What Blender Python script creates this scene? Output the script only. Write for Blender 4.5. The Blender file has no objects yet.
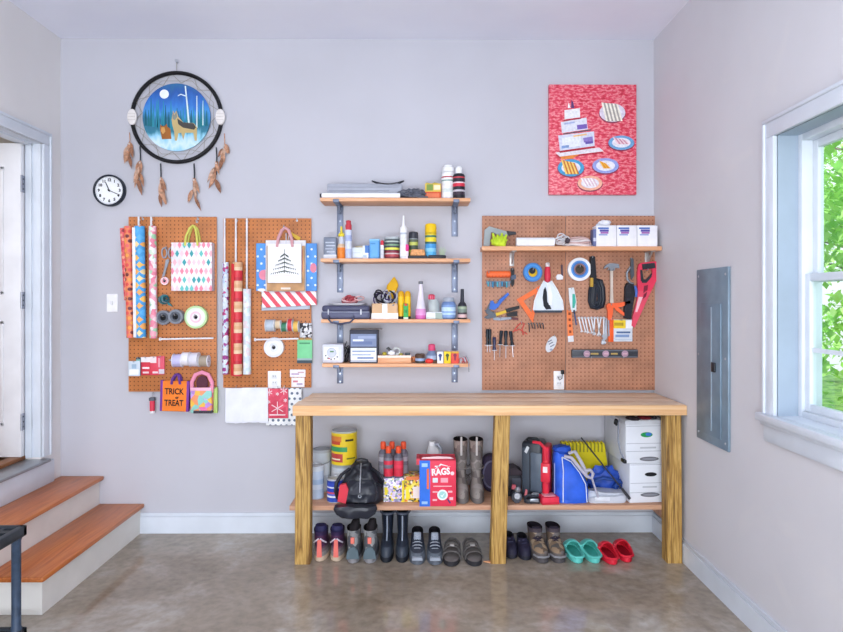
import bpy, bmesh, math, random
from mathutils import Vector, Matrix, noise
random.seed(7)
R = math.radians
PI = math.pi
SC = bpy.context.scene
COL = SC.collection
# ---------------------------------------------------------------- camera
F, D, EYE = 640.0, 4.076, 1.465
YAW = R(0.4)
CX, CY = 424.5, 302.0
FW = Vector((math.sin(YAW), math.cos(YAW), 0)); RT = Vector((math.cos(YAW), -math.sin(YAW), 0))
CAM = Vector((0, -D, EYE))
def ray(px, py):
    return FW + RT*((px-CX)/F) + Vector((0, 0, (CY-py)/F))
def at(px, py, Y):            # point of the vertical plane Y seen at a photo pixel
    d = ray(px, py); return CAM + d*((Y+D)/d.y)
def atX(px, py, X):
    d = ray(px, py); return CAM + d*(X/d.x)
def atZ(px, py, Z=0.0):
    d = ray(px, py); return CAM + d*((Z-EYE)/d.z)
def sc(Y): return F/(Y+D)
cam = bpy.data.cameras.new('camera'); camo = bpy.data.objects.new('camera', cam); COL.objects.link(camo)
cam.sensor_width = 36; cam.lens = 36*F/843; cam.shift_x = (421.5-CX)/843; cam.shift_y = (CY-316)/843
cam.clip_start = .05
camo.location = CAM; camo.rotation_euler = (PI/2, 0, -YAW)
SC.camera = camo
# ---------------------------------------------------------------- materials
def lin(h):
    if isinstance(h, int): h = ((h >> 16) & 255, (h >> 8) & 255, h & 255)
    o = []
    for c in h:
        c /= 255.0
        o.append(c/12.92 if c <= .04045 else ((c+.055)/1.055)**2.4)
    return (o[0], o[1], o[2], 1)
_mc = {}
def new_mat(name):
    m = bpy.data.materials.new(name); m.use_nodes = True
    nt = m.node_tree; return m, nt, nt.nodes['Principled BSDF']
def N(nt, t, **k):
    n = nt.nodes.new(t)
    for a, v in k.items():
        if a.startswith('_'): n.inputs[a[1:].replace('_', ' ')].default_value = v
        else: setattr(n, a, v)
    return n
def ramp(nt, stops, interp='LINEAR'):
    n = nt.nodes.new('ShaderNodeValToRGB'); e = n.color_ramp.elements; n.color_ramp.interpolation = interp
    while len(e) > 1: e.remove(e[0])
    e[0].position = stops[0][0]; e[0].color = lin(stops[0][1])
    for p, c in stops[1:]:
        q = e.new(p); q.color = lin(c)
    return n
def objco(nt, scale=(1, 1, 1), rot=(0, 0, 0), loc=(0, 0, 0)):
    t = nt.nodes.new('ShaderNodeTexCoord'); m = nt.nodes.new('ShaderNodeMapping')
    m.inputs['Scale'].default_value = scale; m.inputs['Rotation'].default_value = rot; m.inputs['Location'].default_value = loc
    nt.links.new(t.outputs['Object'], m.inputs['Vector']); return m.outputs['Vector']
def M(c, rough=.5, metal=0.0, var=.03, scale=14, alpha=None):
    """plain coloured stuff with a little procedural mottling"""
    key = (c, rough, metal, var, scale)
    if key in _mc: return _mc[key]
    m, nt, b = new_mat('paint_%06x' % c)
    v = objco(nt)
    n = N(nt, 'ShaderNodeTexNoise', _Scale=scale, _Detail=3.0); nt.links.new(v, n.inputs['Vector'])
    h = [(c >> 16) & 255, (c >> 8) & 255, c & 255]
    lo = tuple(max(0, x*(1-var*1.3)) for x in h); hi = tuple(min(255, x*(1+var)) for x in h)
    r = ramp(nt, [(.3, lo), (.7, hi)]); nt.links.new(n.outputs['Fac'], r.inputs['Fac'])
    nt.links.new(r.outputs['Color'], b.inputs['Base Color'])
    b.inputs['Roughness'].default_value = rough; b.inputs['Metallic'].default_value = metal; b.inputs['Specular IOR Level'].default_value = .28
    _mc[key] = m; return m
def glassy(c, t=.6, rough=.08):
    key = ('g', c, t)
    if key in _mc: return _mc[key]
    m, nt, b = new_mat('clear_%06x' % c)
    b.inputs['Base Color'].default_value = lin(c); b.inputs['Roughness'].default_value = rough
    tr = N(nt, 'ShaderNodeBsdfTransparent'); tr.inputs['Color'].default_value = lin(c)
    mx = N(nt, 'ShaderNodeMixShader'); mx.inputs['Fac'].default_value = t
    nt.links.new(b.outputs[0], mx.inputs[1]); nt.links.new(tr.outputs[0], mx.inputs[2])
    nt.links.new(mx.outputs[0], nt.nodes['Material Output'].inputs['Surface'])
    _mc[key] = m; return m
def wood(name, stops, sx=(2, 30, 30), rough=.5, knots=0.0, bump=.05):
    m, nt, b = new_mat(name)
    v = objco(nt, sx)
    n1 = N(nt, 'ShaderNodeTexNoise', _Scale=1.6, _Detail=6.0, _Distortion=1.2); nt.links.new(v, n1.inputs['Vector'])
    r = ramp(nt, stops); nt.links.new(n1.outputs['Fac'], r.inputs['Fac'])
    out = r.outputs['Color']
    if knots:
        v2 = objco(nt, tuple(max(1.5, s*.22) for s in sx))
        vo = N(nt, 'ShaderNodeTexVoronoi', _Scale=knots); nt.links.new(v2, vo.inputs['Vector'])
        kr = ramp(nt, [(0, 0xffffff), (.1, 0x8a8a8a), (.16, 0x000000)]); nt.links.new(vo.outputs['Distance'], kr.inputs['Fac'])
        mx = N(nt, 'ShaderNodeMix', data_type='RGBA'); nt.links.new(kr.outputs['Color'], mx.inputs['Factor'])
        nt.links.new(out, mx.inputs['A']); mx.inputs['B'].default_value = lin(0x5a3410); out = mx.outputs['Result']
    nt.links.new(out, b.inputs['Base Color']); b.inputs['Roughness'].default_value = rough
    bp = N(nt, 'ShaderNodeBump', _Strength=bump*4, _Distance=.002); nt.links.new(n1.outputs['Fac'], bp.inputs['Height'])
    nt.links.new(bp.outputs['Normal'], b.inputs['Normal'])
    return m
def spotted(name, cols, scale=60, rough=.55, stretch=(1, 1, 1), kind='voronoi', interp='CONSTANT'):
    """random patches of several colours (printed paper, camouflage, knit)"""
    m, nt, b = new_mat(name)
    v = objco(nt, stretch)
    if kind == 'voronoi':
        n = N(nt, 'ShaderNodeTexVoronoi', _Scale=scale); nt.links.new(v, n.inputs['Vector'])
        sp = N(nt, 'ShaderNodeSeparateColor'); nt.links.new(n.outputs['Color'], sp.inputs[0]); fac = sp.outputs[0]
        st = [(i/len(cols), c) for i, c in enumerate(cols)]
    else:
        n = N(nt, 'ShaderNodeTexNoise', _Scale=scale, _Detail=3.0); nt.links.new(v, n.inputs['Vector']); fac = n.outputs['Fac']
        st = [(.34+.36*i/len(cols), c) for i, c in enumerate(cols)]
    r = ramp(nt, st, interp); nt.links.new(fac, r.inputs['Fac'])
    nt.links.new(r.outputs['Color'], b.inputs['Base Color']); b.inputs['Roughness'].default_value = rough
    return m
def math_node(nt, op, a, b=None):
    n = nt.nodes.new('ShaderNodeMath'); n.operation = op
    for i, x in enumerate((a, b)):
        if x is None: continue
        if isinstance(x, (int, float)): n.inputs[i].default_value = x
        else: nt.links.new(x, n.inputs[i])
    return n.outputs[0]
def striped(name, cols, period, rot=(0, 0, 0), rough=.5, axis=2):
    """repeating bands along one local axis (after a rotation)"""
    m, nt, b = new_mat(name)
    v = objco(nt, (1, 1, 1), rot)
    sp = N(nt, 'ShaderNodeSeparateXYZ'); nt.links.new(v, sp.inputs[0])
    fr = math_node(nt, 'FRACT', math_node(nt, 'MULTIPLY', sp.outputs[axis], 1.0/period))
    r = ramp(nt, [(i/len(cols), c) for i, c in enumerate(cols)], 'CONSTANT'); nt.links.new(fr, r.inputs['Fac'])
    nt.links.new(r.outputs['Color'], b.inputs['Base Color']); b.inputs['Roughness'].default_value = rough
    return m
def dotgrid(name, base, dot, period, rad, rough=.55, rot=(0, 0, 0), third=None, stagger=False, scale2=(1, 1, 1), diamond=False):
    """regular grid of round spots in the local XZ plane"""
    m, nt, b = new_mat(name)
    v = objco(nt, scale2, rot)
    sp = N(nt, 'ShaderNodeSeparateXYZ'); nt.links.new(v, sp.inputs[0])
    fx = math_node(nt, 'MULTIPLY', sp.outputs[0], 1/period); fz = math_node(nt, 'MULTIPLY', sp.outputs[2], 1/period)
    if stagger:
        row = math_node(nt, 'MULTIPLY', math_node(nt, 'FLOOR', fz), .5); fx = math_node(nt, 'ADD', fx, row)
    ax = math_node(nt, 'SUBTRACT', math_node(nt, 'FRACT', fx), .5); az = math_node(nt, 'SUBTRACT', math_node(nt, 'FRACT', fz), .5)
    d = math_node(nt, 'SQRT', math_node(nt, 'ADD', math_node(nt, 'MULTIPLY', ax, ax), math_node(nt, 'MULTIPLY', az, az)))
    if diamond: d = math_node(nt, 'ADD', math_node(nt, 'ABSOLUTE', ax), math_node(nt, 'ABSOLUTE', az))
    mask = math_node(nt, 'LESS_THAN', d, rad/period)
    no = N(nt, 'ShaderNodeTexNoise', _Scale=9.0, _Detail=4.0); nt.links.new(v, no.inputs['Vector'])
    h = [(base >> 16) & 255, (base >> 8) & 255, base & 255]
    r = ramp(nt, [(.3, tuple(x*.9 for x in h)), (.7, tuple(min(255, x*1.06) for x in h))]); nt.links.new(no.outputs['Fac'], r.inputs['Fac'])
    mx = N(nt, 'ShaderNodeMix', data_type='RGBA'); nt.links.new(mask, mx.inputs['Factor'])
    nt.links.new(r.outputs['Color'], mx.inputs['A'])
    if third:
        vo = N(nt, 'ShaderNodeTexWhiteNoise'); cmb = N(nt, 'ShaderNodeCombineXYZ')
        nt.links.new(math_node(nt, 'FLOOR', fx), cmb.inputs[0]); nt.links.new(math_node(nt, 'FLOOR', fz), cmb.inputs[1])
        nt.links.new(cmb.outputs[0], vo.inputs['Vector'])
        rr = ramp(nt, [(i/len(third), c) for i, c in enumerate(third)], 'CONSTANT'); nt.links.new(vo.outputs['Value'], rr.inputs['Fac'])
        nt.links.new(rr.outputs['Color'], mx.inputs['B'])
    else:
        mx.inputs['B'].default_value = lin(dot)
    nt.links.new(mx.outputs['Result'], b.inputs['Base Color']); b.inputs['Roughness'].default_value = rough
    return m
# ---------------------------------------------------------------- mesh builder
class MB:
    def __init__(s, mat=None):
        s.bm = bmesh.new(); s.mats = []; s.cur = 0
        if mat: s.m(mat)
    def m(s, mat):
        if isinstance(mat, int): mat = M(mat)
        if mat not in s.mats: s.mats.append(mat)
        s.cur = s.mats.index(mat); return s
    def _f(s, faces):
        for f in faces: f.material_index = s.cur
        return s
    def face(s, pts):
        s._f([s.bm.faces.new([s.bm.verts.new(p) for p in pts])]); return s
    def box(s, x0, x1, y0, y1, z0, z1, bev=0.0, seg=2, rot=None, taper=1.0):
        vs = [s.bm.verts.new(p) for p in ((x0, y0, z0), (x1, y0, z0), (x1, y1, z0), (x0, y1, z0), (x0, y0, z1), (x1, y0, z1), (x1, y1, z1), (x0, y1, z1))]
        if taper != 1.0:
            cx, cy = (x0+x1)/2, (y0+y1)/2
            for v in vs[4:]: v.co.x = cx+(v.co.x-cx)*taper; v.co.y = cy+(v.co.y-cy)*taper
        if rot is not None:
            for v in vs: v.co = rot @ v.co
        fs = [s.bm.faces.new([vs[i] for i in q]) for q in ((0, 3, 2, 1), (4, 5, 6, 7), (0, 1, 5, 4), (1, 2, 6, 5), (2, 3, 7, 6), (3, 0, 4, 7))]
        s._f(fs)
        if bev:
            es = list({e for f in fs for e in f.edges})
            r = bmesh.ops.bevel(s.bm, geom=es, offset=bev, segments=seg, profile=.5, affect='EDGES', clamp_overlap=True)
            s._f(r['faces'])
        return s
    def rings(s, rings, cap0=True, cap1=True, mats=None):
        rv = [[s.bm.verts.new(p) for p in r] for r in rings]; n = len(rings[0])
        for k in range(len(rv)-1):
            if mats: s.m(mats[k])
            for i in range(n):
                j = (i+1) % n
                s._f([s.bm.faces.new((rv[k][i], rv[k][j], rv[k+1][j], rv[k+1][i]))])
        if cap0: s._f([s.bm.faces.new(rv[0][::-1])])
        if cap1: s._f([s.bm.faces.new(rv[-1])])
        return s
    def lathe(s, prof, c=(0, 0, 0), axis='Z', seg=24, cap0=True, cap1=True, mats=None, sx=1.0, sy=1.0):
        rings = []
        for r, h in prof:
            ring = []
            for i in range(seg):
                a = 2*PI*i/seg; u, v = r*math.cos(a)*sx, r*math.sin(a)*sy
                p = (u, v, h) if axis == 'Z' else ((u, h, v) if axis == 'Y' else (h, u, v))
                ring.append((c[0]+p[0], c[1]+p[1], c[2]+p[2]))
            rings.append(ring)
        return s.rings(rings, cap0, cap1, mats)
    def ring(s, r0, r1, h0, h1, c=(0, 0, 0), axis='Y', seg=28):
        """annulus with thickness (tape roll, clock rim)"""
        return s.lathe([(r0, h0), (r1, h0), (r1, h1), (r0, h1), (r0, h0)], c, axis, seg, False, False)
    def tube(s, pts, r, seg=6, closed=False, r1=None):
        P = [Vector(p) for p in pts]; n = len(P); rings = []
        up = Vector((0.13, .31, .94))
        for i in range(n):
            if closed: t = P[(i+1) % n]-P[i-1]
            else: t = P[min(i+1, n-1)]-P[max(i-1, 0)]
            t.normalize()
            u = up - t*up.dot(t)
            if u.length < 1e-3: u = Vector((1, 0, 0)) - t*t.x
            u.normalize(); w = t.cross(u); up = u
            rr = r if r1 is None else r+(r1-r)*i/(n-1)
            rings.append([P[i]+u*(rr*math.cos(2*PI*k/seg))+w*(rr*math.sin(2*PI*k/seg)) for k in range(seg)])
        if closed: rings.append(rings[0]); 
        return s.rings(rings, not closed, not closed)
    def cyl(s, p0, p1, r0, r1=None, seg=12):
        return s.tube([p0, p1], r0, seg, False, r1 if r1 is not None else r0)
    def prism(s, poly, y0, y1, plane='XZ'):
        """2-D outline given thickness (front at y0)"""
        def p3(p, y): return (p[0], y, p[1]) if plane == 'XZ' else ((p[0], p[1], y) if plane == 'XY' else (y, p[0], p[1]))
        a = [s.bm.verts.new(p3(p, y0)) for p in poly]; b = [s.bm.verts.new(p3(p, y1)) for p in poly]; n = len(poly)
        fs = [s.bm.faces.new(a), s.bm.faces.new(b[::-1])]
        for i in range(n):
            j = (i+1) % n; fs.append(s.bm.faces.new((a[j], a[i], b[i], b[j])))
        return s._f(fs)
    def ell(s, c, rx, rz, y0, y1, n=20, rot=0.0):
        return s.prism([(c[0]+rx*math.cos(t)*math.cos(rot)-rz*math.sin(t)*math.sin(rot), c[1]+rx*math.cos(t)*math.sin(rot)+rz*math.sin(t)*math.cos(rot)) for t in [2*PI*i/n for i in range(n)]], y0, y1)
    def supers(s, levels, n=24, cap0=True, cap1=True, mats=None):
        """stack of rounded-rectangle outlines: (z, cx, cy, rx, ry, exponent)"""
        rings = []
        for z, cx, cy, rx, ry, e in levels:
            ring = []
            for i in range(n):
                a = 2*PI*i/n; c, d = math.cos(a), math.sin(a)
                ring.append((cx+rx*math.copysign(abs(c)**(2/e), c), cy+ry*math.copysign(abs(d)**(2/e), d), z))
            rings.append(ring)
        return s.rings(rings, cap0, cap1, mats)
    def dense(s, levels, k=4, n=48, **kw):
        """like supers, with the levels finely interpolated (for cloth that gets creased afterwards)"""
        out = []
        for a, b in zip(levels, levels[1:]):
            for j in range(k): out.append(tuple(p+(q-p)*j/k for p, q in zip(a, b)))
        out.append(levels[-1]); return s.supers(out, n, **kw)
    def blob(s, c, r, amp=.2, freq=3.0, seed=0, sub=3, zmin=None):
        ret = bmesh.ops.create_icosphere(s.bm, subdivisions=sub, radius=1.0)
        off = Vector((seed*7.3, seed*3.1, seed*1.7))
        for v in ret['verts']:
            d = v.co.copy(); k = 1+amp*noise.noise(d*freq+off)+amp*.6*(abs(noise.noise(d*freq*2.1+off))-.3)
            v.co = Vector((c[0]+d.x*r[0]*k, c[1]+d.y*r[1]*k, c[2]+d.z*r[2]*k))
            if zmin is not None and v.co.z < zmin: v.co.z = zmin
        return s._f({f for v in ret['verts'] for f in v.link_faces})
    def text(s, body, c, size, depth=.0008, y=None, rot=0.0, sx=1.0, shear=0.0, bold=0.0):
        """raised lettering in the XZ plane facing -Y, centred at c"""
        cu = bpy.data.curves.new('t', 'FONT'); cu.body = body; cu.size = size; cu.align_x = 'CENTER'; cu.align_y = 'CENTER'
        cu.extrude = depth; cu.shear = shear; cu.offset = bold; cu.resolution_u = 3
        o = bpy.data.objects.new('t', cu); COL.objects.link(o)
        dg = bpy.context.evaluated_depsgraph_get(); dg.update()
        me = bpy.data.meshes.new_from_object(o.evaluated_get(dg))
        vs = []
        for v in me.vertices:
            x, z = v.co.x*sx, v.co.y
            vs.append(s.bm.verts.new((c[0]+x*math.cos(rot)-z*math.sin(rot), c[1]-v.co.z, c[2]+x*math.sin(rot)+z*math.cos(rot))))
        for p in me.polygons:
            try: s._f([s.bm.faces.new([vs[i] for i in p.vertices])])
            except ValueError: pass
        bpy.data.objects.remove(o); bpy.data.curves.remove(cu); bpy.data.meshes.remove(me)
        return s
    def xf(s, mat):
        bmesh.ops.transform(s.bm, matrix=mat, verts=s.bm.verts); return s
    def build(s, name, parent=None, loc=None, ang=35):
        me = bpy.data.meshes.new(name)
        bmesh.ops.recalc_face_normals(s.bm, faces=s.bm.faces)
        s.bm.to_mesh(me); s.bm.free()
        for m in s.mats: me.materials.append(m)
        me.shade_smooth(); me.set_sharp_from_angle(angle=R(ang))
        o = bpy.data.objects.new(name, me); COL.objects.link(o)
        if parent: o.parent = parent
        if loc is not None: o.location = loc
        return o
def tag(o, label, cat, group=None):
    o['label'] = label; o['category'] = cat
    if group: o['group'] = group
    return o
def thing(name, label, cat, loc=(0, 0, 0), rz=0.0, group=None):
    o = bpy.data.objects.new(name, None); COL.objects.link(o); o.empty_display_size = .05
    o.location = loc; o.rotation_euler = (0, 0, rz); return tag(o, label, cat, group)
def struct(o): o['kind'] = 'structure'; return o
def dup(root, loc, rz=None, label=None):
    r = root.copy(); COL.objects.link(r); r.location = loc
    if rz is not None: r.rotation_euler = (0, 0, rz)
    if label: r['label'] = label
    for ch in list(root.children):
        c = ch.copy(); COL.objects.link(c); c.parent = r
        for g in ch.children:
            d = g.copy(); COL.objects.link(d); d.parent = c
    return r
class Pix:
    """local (x, z) of a photo pixel on the vertical plane Y, about a root point"""
    def __init__(s, px, py, Y): s.root = at(px, py, Y); s.Y = Y; s.s = sc(Y)
    def __call__(s, px, py):
        p = at(px, py, s.Y)-s.root; return (p.x, p.z)
    def P(s, px, py, y=0.0):
        x, z = s(px, py); return (x, y, z)
    def poly(s, pts): return [s(*p) for p in pts]
    def L(s, n): return n/s.s
# ================================================================ THE ROOM
XL, XR, H, YR, TH = -2.28, 1.492, 3.137, -6.6, .14
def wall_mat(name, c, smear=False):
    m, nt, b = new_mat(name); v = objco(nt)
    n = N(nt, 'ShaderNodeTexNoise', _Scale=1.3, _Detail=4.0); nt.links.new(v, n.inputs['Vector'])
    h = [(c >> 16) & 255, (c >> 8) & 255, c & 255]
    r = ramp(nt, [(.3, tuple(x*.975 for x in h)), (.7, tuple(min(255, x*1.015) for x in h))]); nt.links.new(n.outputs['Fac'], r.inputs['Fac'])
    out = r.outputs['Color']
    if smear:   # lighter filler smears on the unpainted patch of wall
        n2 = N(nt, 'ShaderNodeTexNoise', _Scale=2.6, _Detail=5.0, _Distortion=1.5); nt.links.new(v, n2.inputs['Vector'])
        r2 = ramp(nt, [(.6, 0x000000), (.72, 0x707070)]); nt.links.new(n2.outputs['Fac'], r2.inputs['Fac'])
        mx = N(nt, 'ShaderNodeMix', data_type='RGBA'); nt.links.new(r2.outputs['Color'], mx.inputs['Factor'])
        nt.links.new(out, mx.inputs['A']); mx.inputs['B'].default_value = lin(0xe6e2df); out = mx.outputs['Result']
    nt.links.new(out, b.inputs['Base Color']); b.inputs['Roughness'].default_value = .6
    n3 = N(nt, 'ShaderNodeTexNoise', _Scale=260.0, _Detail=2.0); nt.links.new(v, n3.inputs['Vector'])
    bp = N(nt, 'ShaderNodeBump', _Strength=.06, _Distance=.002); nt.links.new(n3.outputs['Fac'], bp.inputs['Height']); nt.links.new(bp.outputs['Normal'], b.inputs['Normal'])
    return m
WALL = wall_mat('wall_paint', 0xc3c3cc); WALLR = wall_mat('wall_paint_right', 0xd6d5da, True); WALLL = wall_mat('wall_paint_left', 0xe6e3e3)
CEIL = wall_mat('ceiling_paint', 0xeef0ff)
TRIM = M(0xd9e0ea, .35, 0, .02, 6)
def concrete():
    m, nt, b = new_mat('polished_concrete'); v = objco(nt)
    n1 = N(nt, 'ShaderNodeTexNoise', _Scale=.9, _Detail=8.0, _Distortion=.6, _Roughness=.62)
    n2 = N(nt, 'ShaderNodeTexNoise', _Scale=2.1, _Detail=10.0, _Distortion=.35, _Roughness=.66)
    n4 = N(nt, 'ShaderNodeTexNoise', _Scale=22.0, _Detail=5.0)
    for n in (n1, n2, n4): nt.links.new(v, n.inputs['Vector'])
    r1 = ramp(nt, [(.32, 0x807261), (.5, 0x9b8d7a), (.68, 0xb3a898)]); nt.links.new(n1.outputs['Fac'], r1.inputs['Fac'])
    r2 = ramp(nt, [(.28, 0x6f6152), (.42, 0x95897a), (.53, 0xa69b8e), (.64, 0xc6c0b8), (.8, 0xdad7d3)]); nt.links.new(n2.outputs['Fac'], r2.inputs['Fac'])
    mx = N(nt, 'ShaderNodeMix', data_type='RGBA'); mx.inputs['Factor'].default_value = .55
    nt.links.new(r1.outputs['Color'], mx.inputs['A']); nt.links.new(r2.outputs['Color'], mx.inputs['B'])
    r4 = ramp(nt, [(.3, 0xb8b4b0), (.6, 0xffffff)]); nt.links.new(n4.outputs['Fac'], r4.inputs['Fac'])
    m2 = N(nt, 'ShaderNodeMix', data_type='RGBA', blend_type='MULTIPLY'); m2.inputs['Factor'].default_value = .4
    nt.links.new(mx.outputs['Result'], m2.inputs['A']); nt.links.new(r4.outputs['Color'], m2.inputs['B'])
    nt.links.new(m2.outputs['Result'], b.inputs['Base Color'])
    rr = ramp(nt, [(.3, 0x404040), (.7, 0x747474)]); nt.links.new(n2.outputs['Fac'], rr.inputs['Fac'])
    nt.links.new(rr.outputs['Color'], b.inputs['Roughness'])
    return m
mb = MB(concrete()); mb.box(XL-.1, XR+.1, YR, .1, -.12, 0); struct(mb.build('floor'))
mb = MB(CEIL); mb.box(XL-TH, XR+TH, YR, TH, H, H+.15); struct(mb.build('ceiling'))
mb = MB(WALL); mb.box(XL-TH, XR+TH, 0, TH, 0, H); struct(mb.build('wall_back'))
# rear wall around the open garage doorway (behind the camera)
mb = MB(WALL); mb.box(XL, XL+.35, YR-.1, YR, 0, H); mb.box(XR-.35, XR, YR-.1, YR, 0, H); mb.box(XL+.35, XR-.35, YR-.1, YR, 2.5, H)
struct(mb.build('wall_rear'))
# left wall with the raised doorway
DY1 = atX(41, 302, XL).y; DY0 = DY1-.86
DTOP = atX(41, 143.5, XL).z; DBOT = atX(44, 456, XL).z
mb = MB(WALLL)
mb.box(XL-TH, XL, DY1, 0, 0, H); mb.box(XL-TH, XL, YR, DY0, 0, H); mb.box(XL-TH, XL, DY0, DY1, DTOP, H); mb.box(XL-TH, XL, DY0, DY1, 0, DBOT-.03)
struct(mb.build('wall_left'))
# right wall with the window opening
WY1 = atX(777.5, 302, XR).y; WY0 = WY1-.92
WTOP = atX(778, 135, XR).z; WBOT = atX(778, 417, XR).z
mb = MB(WALLR)
mb.box(XR, XR+TH, WY1, 0, 0, H); mb.box(XR, XR+TH, YR, WY0, 0, H); mb.box(XR, XR+TH, WY0, WY1, WTOP, H); mb.box(XR, XR+TH, WY0, WY1, 0, WBOT)
struct(mb.build('wall_right'))
# baseboards
def base(pts, name):
    mb = MB(TRIM); return mb
mb = MB(TRIM); mb.box(-1.79, XR-.0, -.016, 0, 0, .105); mb.box(-1.79, XR, -.012, 0, .105, .128, .003); struct(mb.build('baseboard_back'))
mb = MB(TRIM); mb.box(XR-.016, XR, YR+.02, -.016, 0, .105); mb.box(XR-.012, XR, YR+.02, -.012, .105, .128, .003); struct(mb.build('baseboard_right'))
mb = MB(TRIM); mb.box(XL, XL+.016, YR+.02, -1.3, 0, .125, .003); struct(mb.build('baseboard_left'))
# ---------------------------------------------------------------- window
win = struct(bpy.data.objects.new('window_1', None)); COL.objects.link(win); win.location = (XR, (WY0+WY1)/2, WBOT)
wh = WTOP-WBOT; wy = (WY1-WY0)/2
def casing_bars(mb, x0, x1, y0, y1, z0, z1, w, bottom=False):
    mb.box(x0, x1, y1, y1+w, z0, z1, .004); mb.box(x0, x1, y0-w, y0, z0, z1, .004); mb.box(x0, x1, y0-w, y1+w, z1, z1+w, .004)
mb = MB(TRIM); casing_bars(mb, -.018, .0, -wy, wy, 0, wh, .078); casing_bars(mb, -.026, -.0, -wy-.062, wy+.062, 0, wh+.062, .016)
mb.build('window_casing', win)
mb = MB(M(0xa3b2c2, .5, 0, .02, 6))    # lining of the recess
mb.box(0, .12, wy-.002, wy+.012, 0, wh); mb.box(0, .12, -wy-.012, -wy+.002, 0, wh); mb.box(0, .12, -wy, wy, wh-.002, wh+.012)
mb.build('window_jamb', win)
mb = MB(TRIM); mb.box(-.045, -.0005, -wy-.1, wy+.1, -.028, .004, .006); mb.box(-.002, .115, -wy+.001, wy-.001, -.002, .004); mb.build('window_stool', win)
mb = MB(TRIM); mb.box(-.018, 0, -wy-.08, wy+.08, -.115, -.028, .005); mb.box(-.03, 0, -wy-.085, wy+.085, -.045, -.028, .006); mb.build('window_apron', win)
VIN = M(0xdfe6ee, .3, 0, .02, 6)
fx = .085
def frame(mb, x0, x1, y0, y1, z0, z1, w):
    mb.box(x0, x1, y0, y0+w, z0, z1, .003); mb.box(x0, x1, y1-w, y1, z0, z1, .003); mb.box(x0, x1, y0+w, y1-w, z0, z0+w, .003); mb.box(x0, x1, y0+w, y1-w, z1-w, z1, .003)
mb = MB(VIN); frame(mb, fx, .17, -wy, wy, 0, wh, .03); mb.build('window_frame', win)
zm = atX(805, 279, XR+.12).z-WBOT
mb = MB(VIN); frame(mb, fx+.012, fx+.04, -wy+.03, wy-.03, .03, zm+.02, .032)
ls = mb.build('lower_sash', win)
mb = MB(VIN); ih = zm-.01
for k in (1, 2):
    yy = -wy+.062+(2*wy-.124)*k/3; mb.box(fx+.02, fx+.034, yy-.009, yy+.009, .06, zm)
zz = atX(815, 350, XR+.12).z-WBOT; mb.box(fx+.02, fx+.034, -wy+.06, wy-.06, zz-.009, zz+.009); mb.build('muntin', ls)
mb = MB(VIN); frame(mb, fx+.044, fx+.07, -wy+.03, wy-.03, zm-.015, wh-.03, .034); us = mb.build('upper_sash', win)
mb = MB(VIN)
for k in (1, 2):
    yy = -wy+.062+(2*wy-.124)*k/3; mb.box(fx+.05, fx+.064, yy-.009, yy+.009, zm, wh-.06)
mb.build('muntin', us)
def pane():
    m, nt, b = new_mat('window_glass'); nt.nodes.remove(b)
    tr = N(nt, 'ShaderNodeBsdfTransparent'); tr.inputs['Color'].default_value = (.94, .98, .96, 1)
    gl = N(nt, 'ShaderNodeBsdfGlossy', _Roughness=.02); fr = N(nt, 'ShaderNodeLayerWeight', _Blend=.12)
    mx = N(nt, 'ShaderNodeMixShader'); nt.links.new(math_node(nt, 'MULTIPLY', fr.outputs['Facing'], .25), mx.inputs['Fac']); nt.links.new(tr.outputs[0], mx.inputs[1]); nt.links.new(gl.outputs[0], mx.inputs[2])
    nt.links.new(mx.outputs[0], nt.nodes['Material Output'].inputs['Surface']); return m
PANE = pane()
mb = MB(PANE); mb.box(fx+.026, fx+.028, -wy+.06, wy-.06, .06, zm-.01); mb.build('pane', ls)
mb = MB(PANE); mb.box(fx+.056, fx+.058, -wy+.06, wy-.06, zm+.018, wh-.06); mb.build('pane', us)
mb = MB(M(0xd8dadd, .3)); mb.box(fx-.012, fx+.012, -.03, .03, zm-.004, zm+.014, .003); mb.build('sash_lock', win)
# ---------------------------------------------------------------- door in the left wall
door = struct(bpy.data.objects.new('door_1', None)); COL.objects.link(door); door.location = (XL, DY1, DBOT)
dh = DTOP-DBOT; dw = DY1-DY0
mb = MB(TRIM); w = .075
mb.box(0, .018, 0, w, 0, dh, .004); mb.box(0, .018, -dw-w, -dw, 0, dh, .004); mb.box(0, .018, -dw-w, w, dh, dh+w, .004)
mb.box(.001, .026, w-.016, w+.001, 0, dh+w-.016, .004); mb.box(.001, .026, -dw-w, w+.001, dh+w-.016, dh+w+.001, .004)
mb.build('door_casing', door)
mb = MB(TRIM)
mb.box(-.14, 0, -.002, .02, 0, dh); mb.box(-.14, 0, -dw-.02, -dw+.002, 0, dh); mb.box(-.14, 0, -dw, 0, dh-.002, dh+.02)
mb.box(-.085, -.05, -.014, 0, 0, dh); mb.box(-.085, -.05, -dw, 0, dh-.014, dh)
mb.build('door_jamb', door)
mb = MB(M(0x9d9fa3, .35, .7)); mb.box(-.13, .05, -dw-.02, .02, -.03, -.012, .004); mb.m(0x8c5a34); mb.box(-.16, -.09, -dw, 0, -.012, .012, .005); mb.build('threshold', door)
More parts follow.
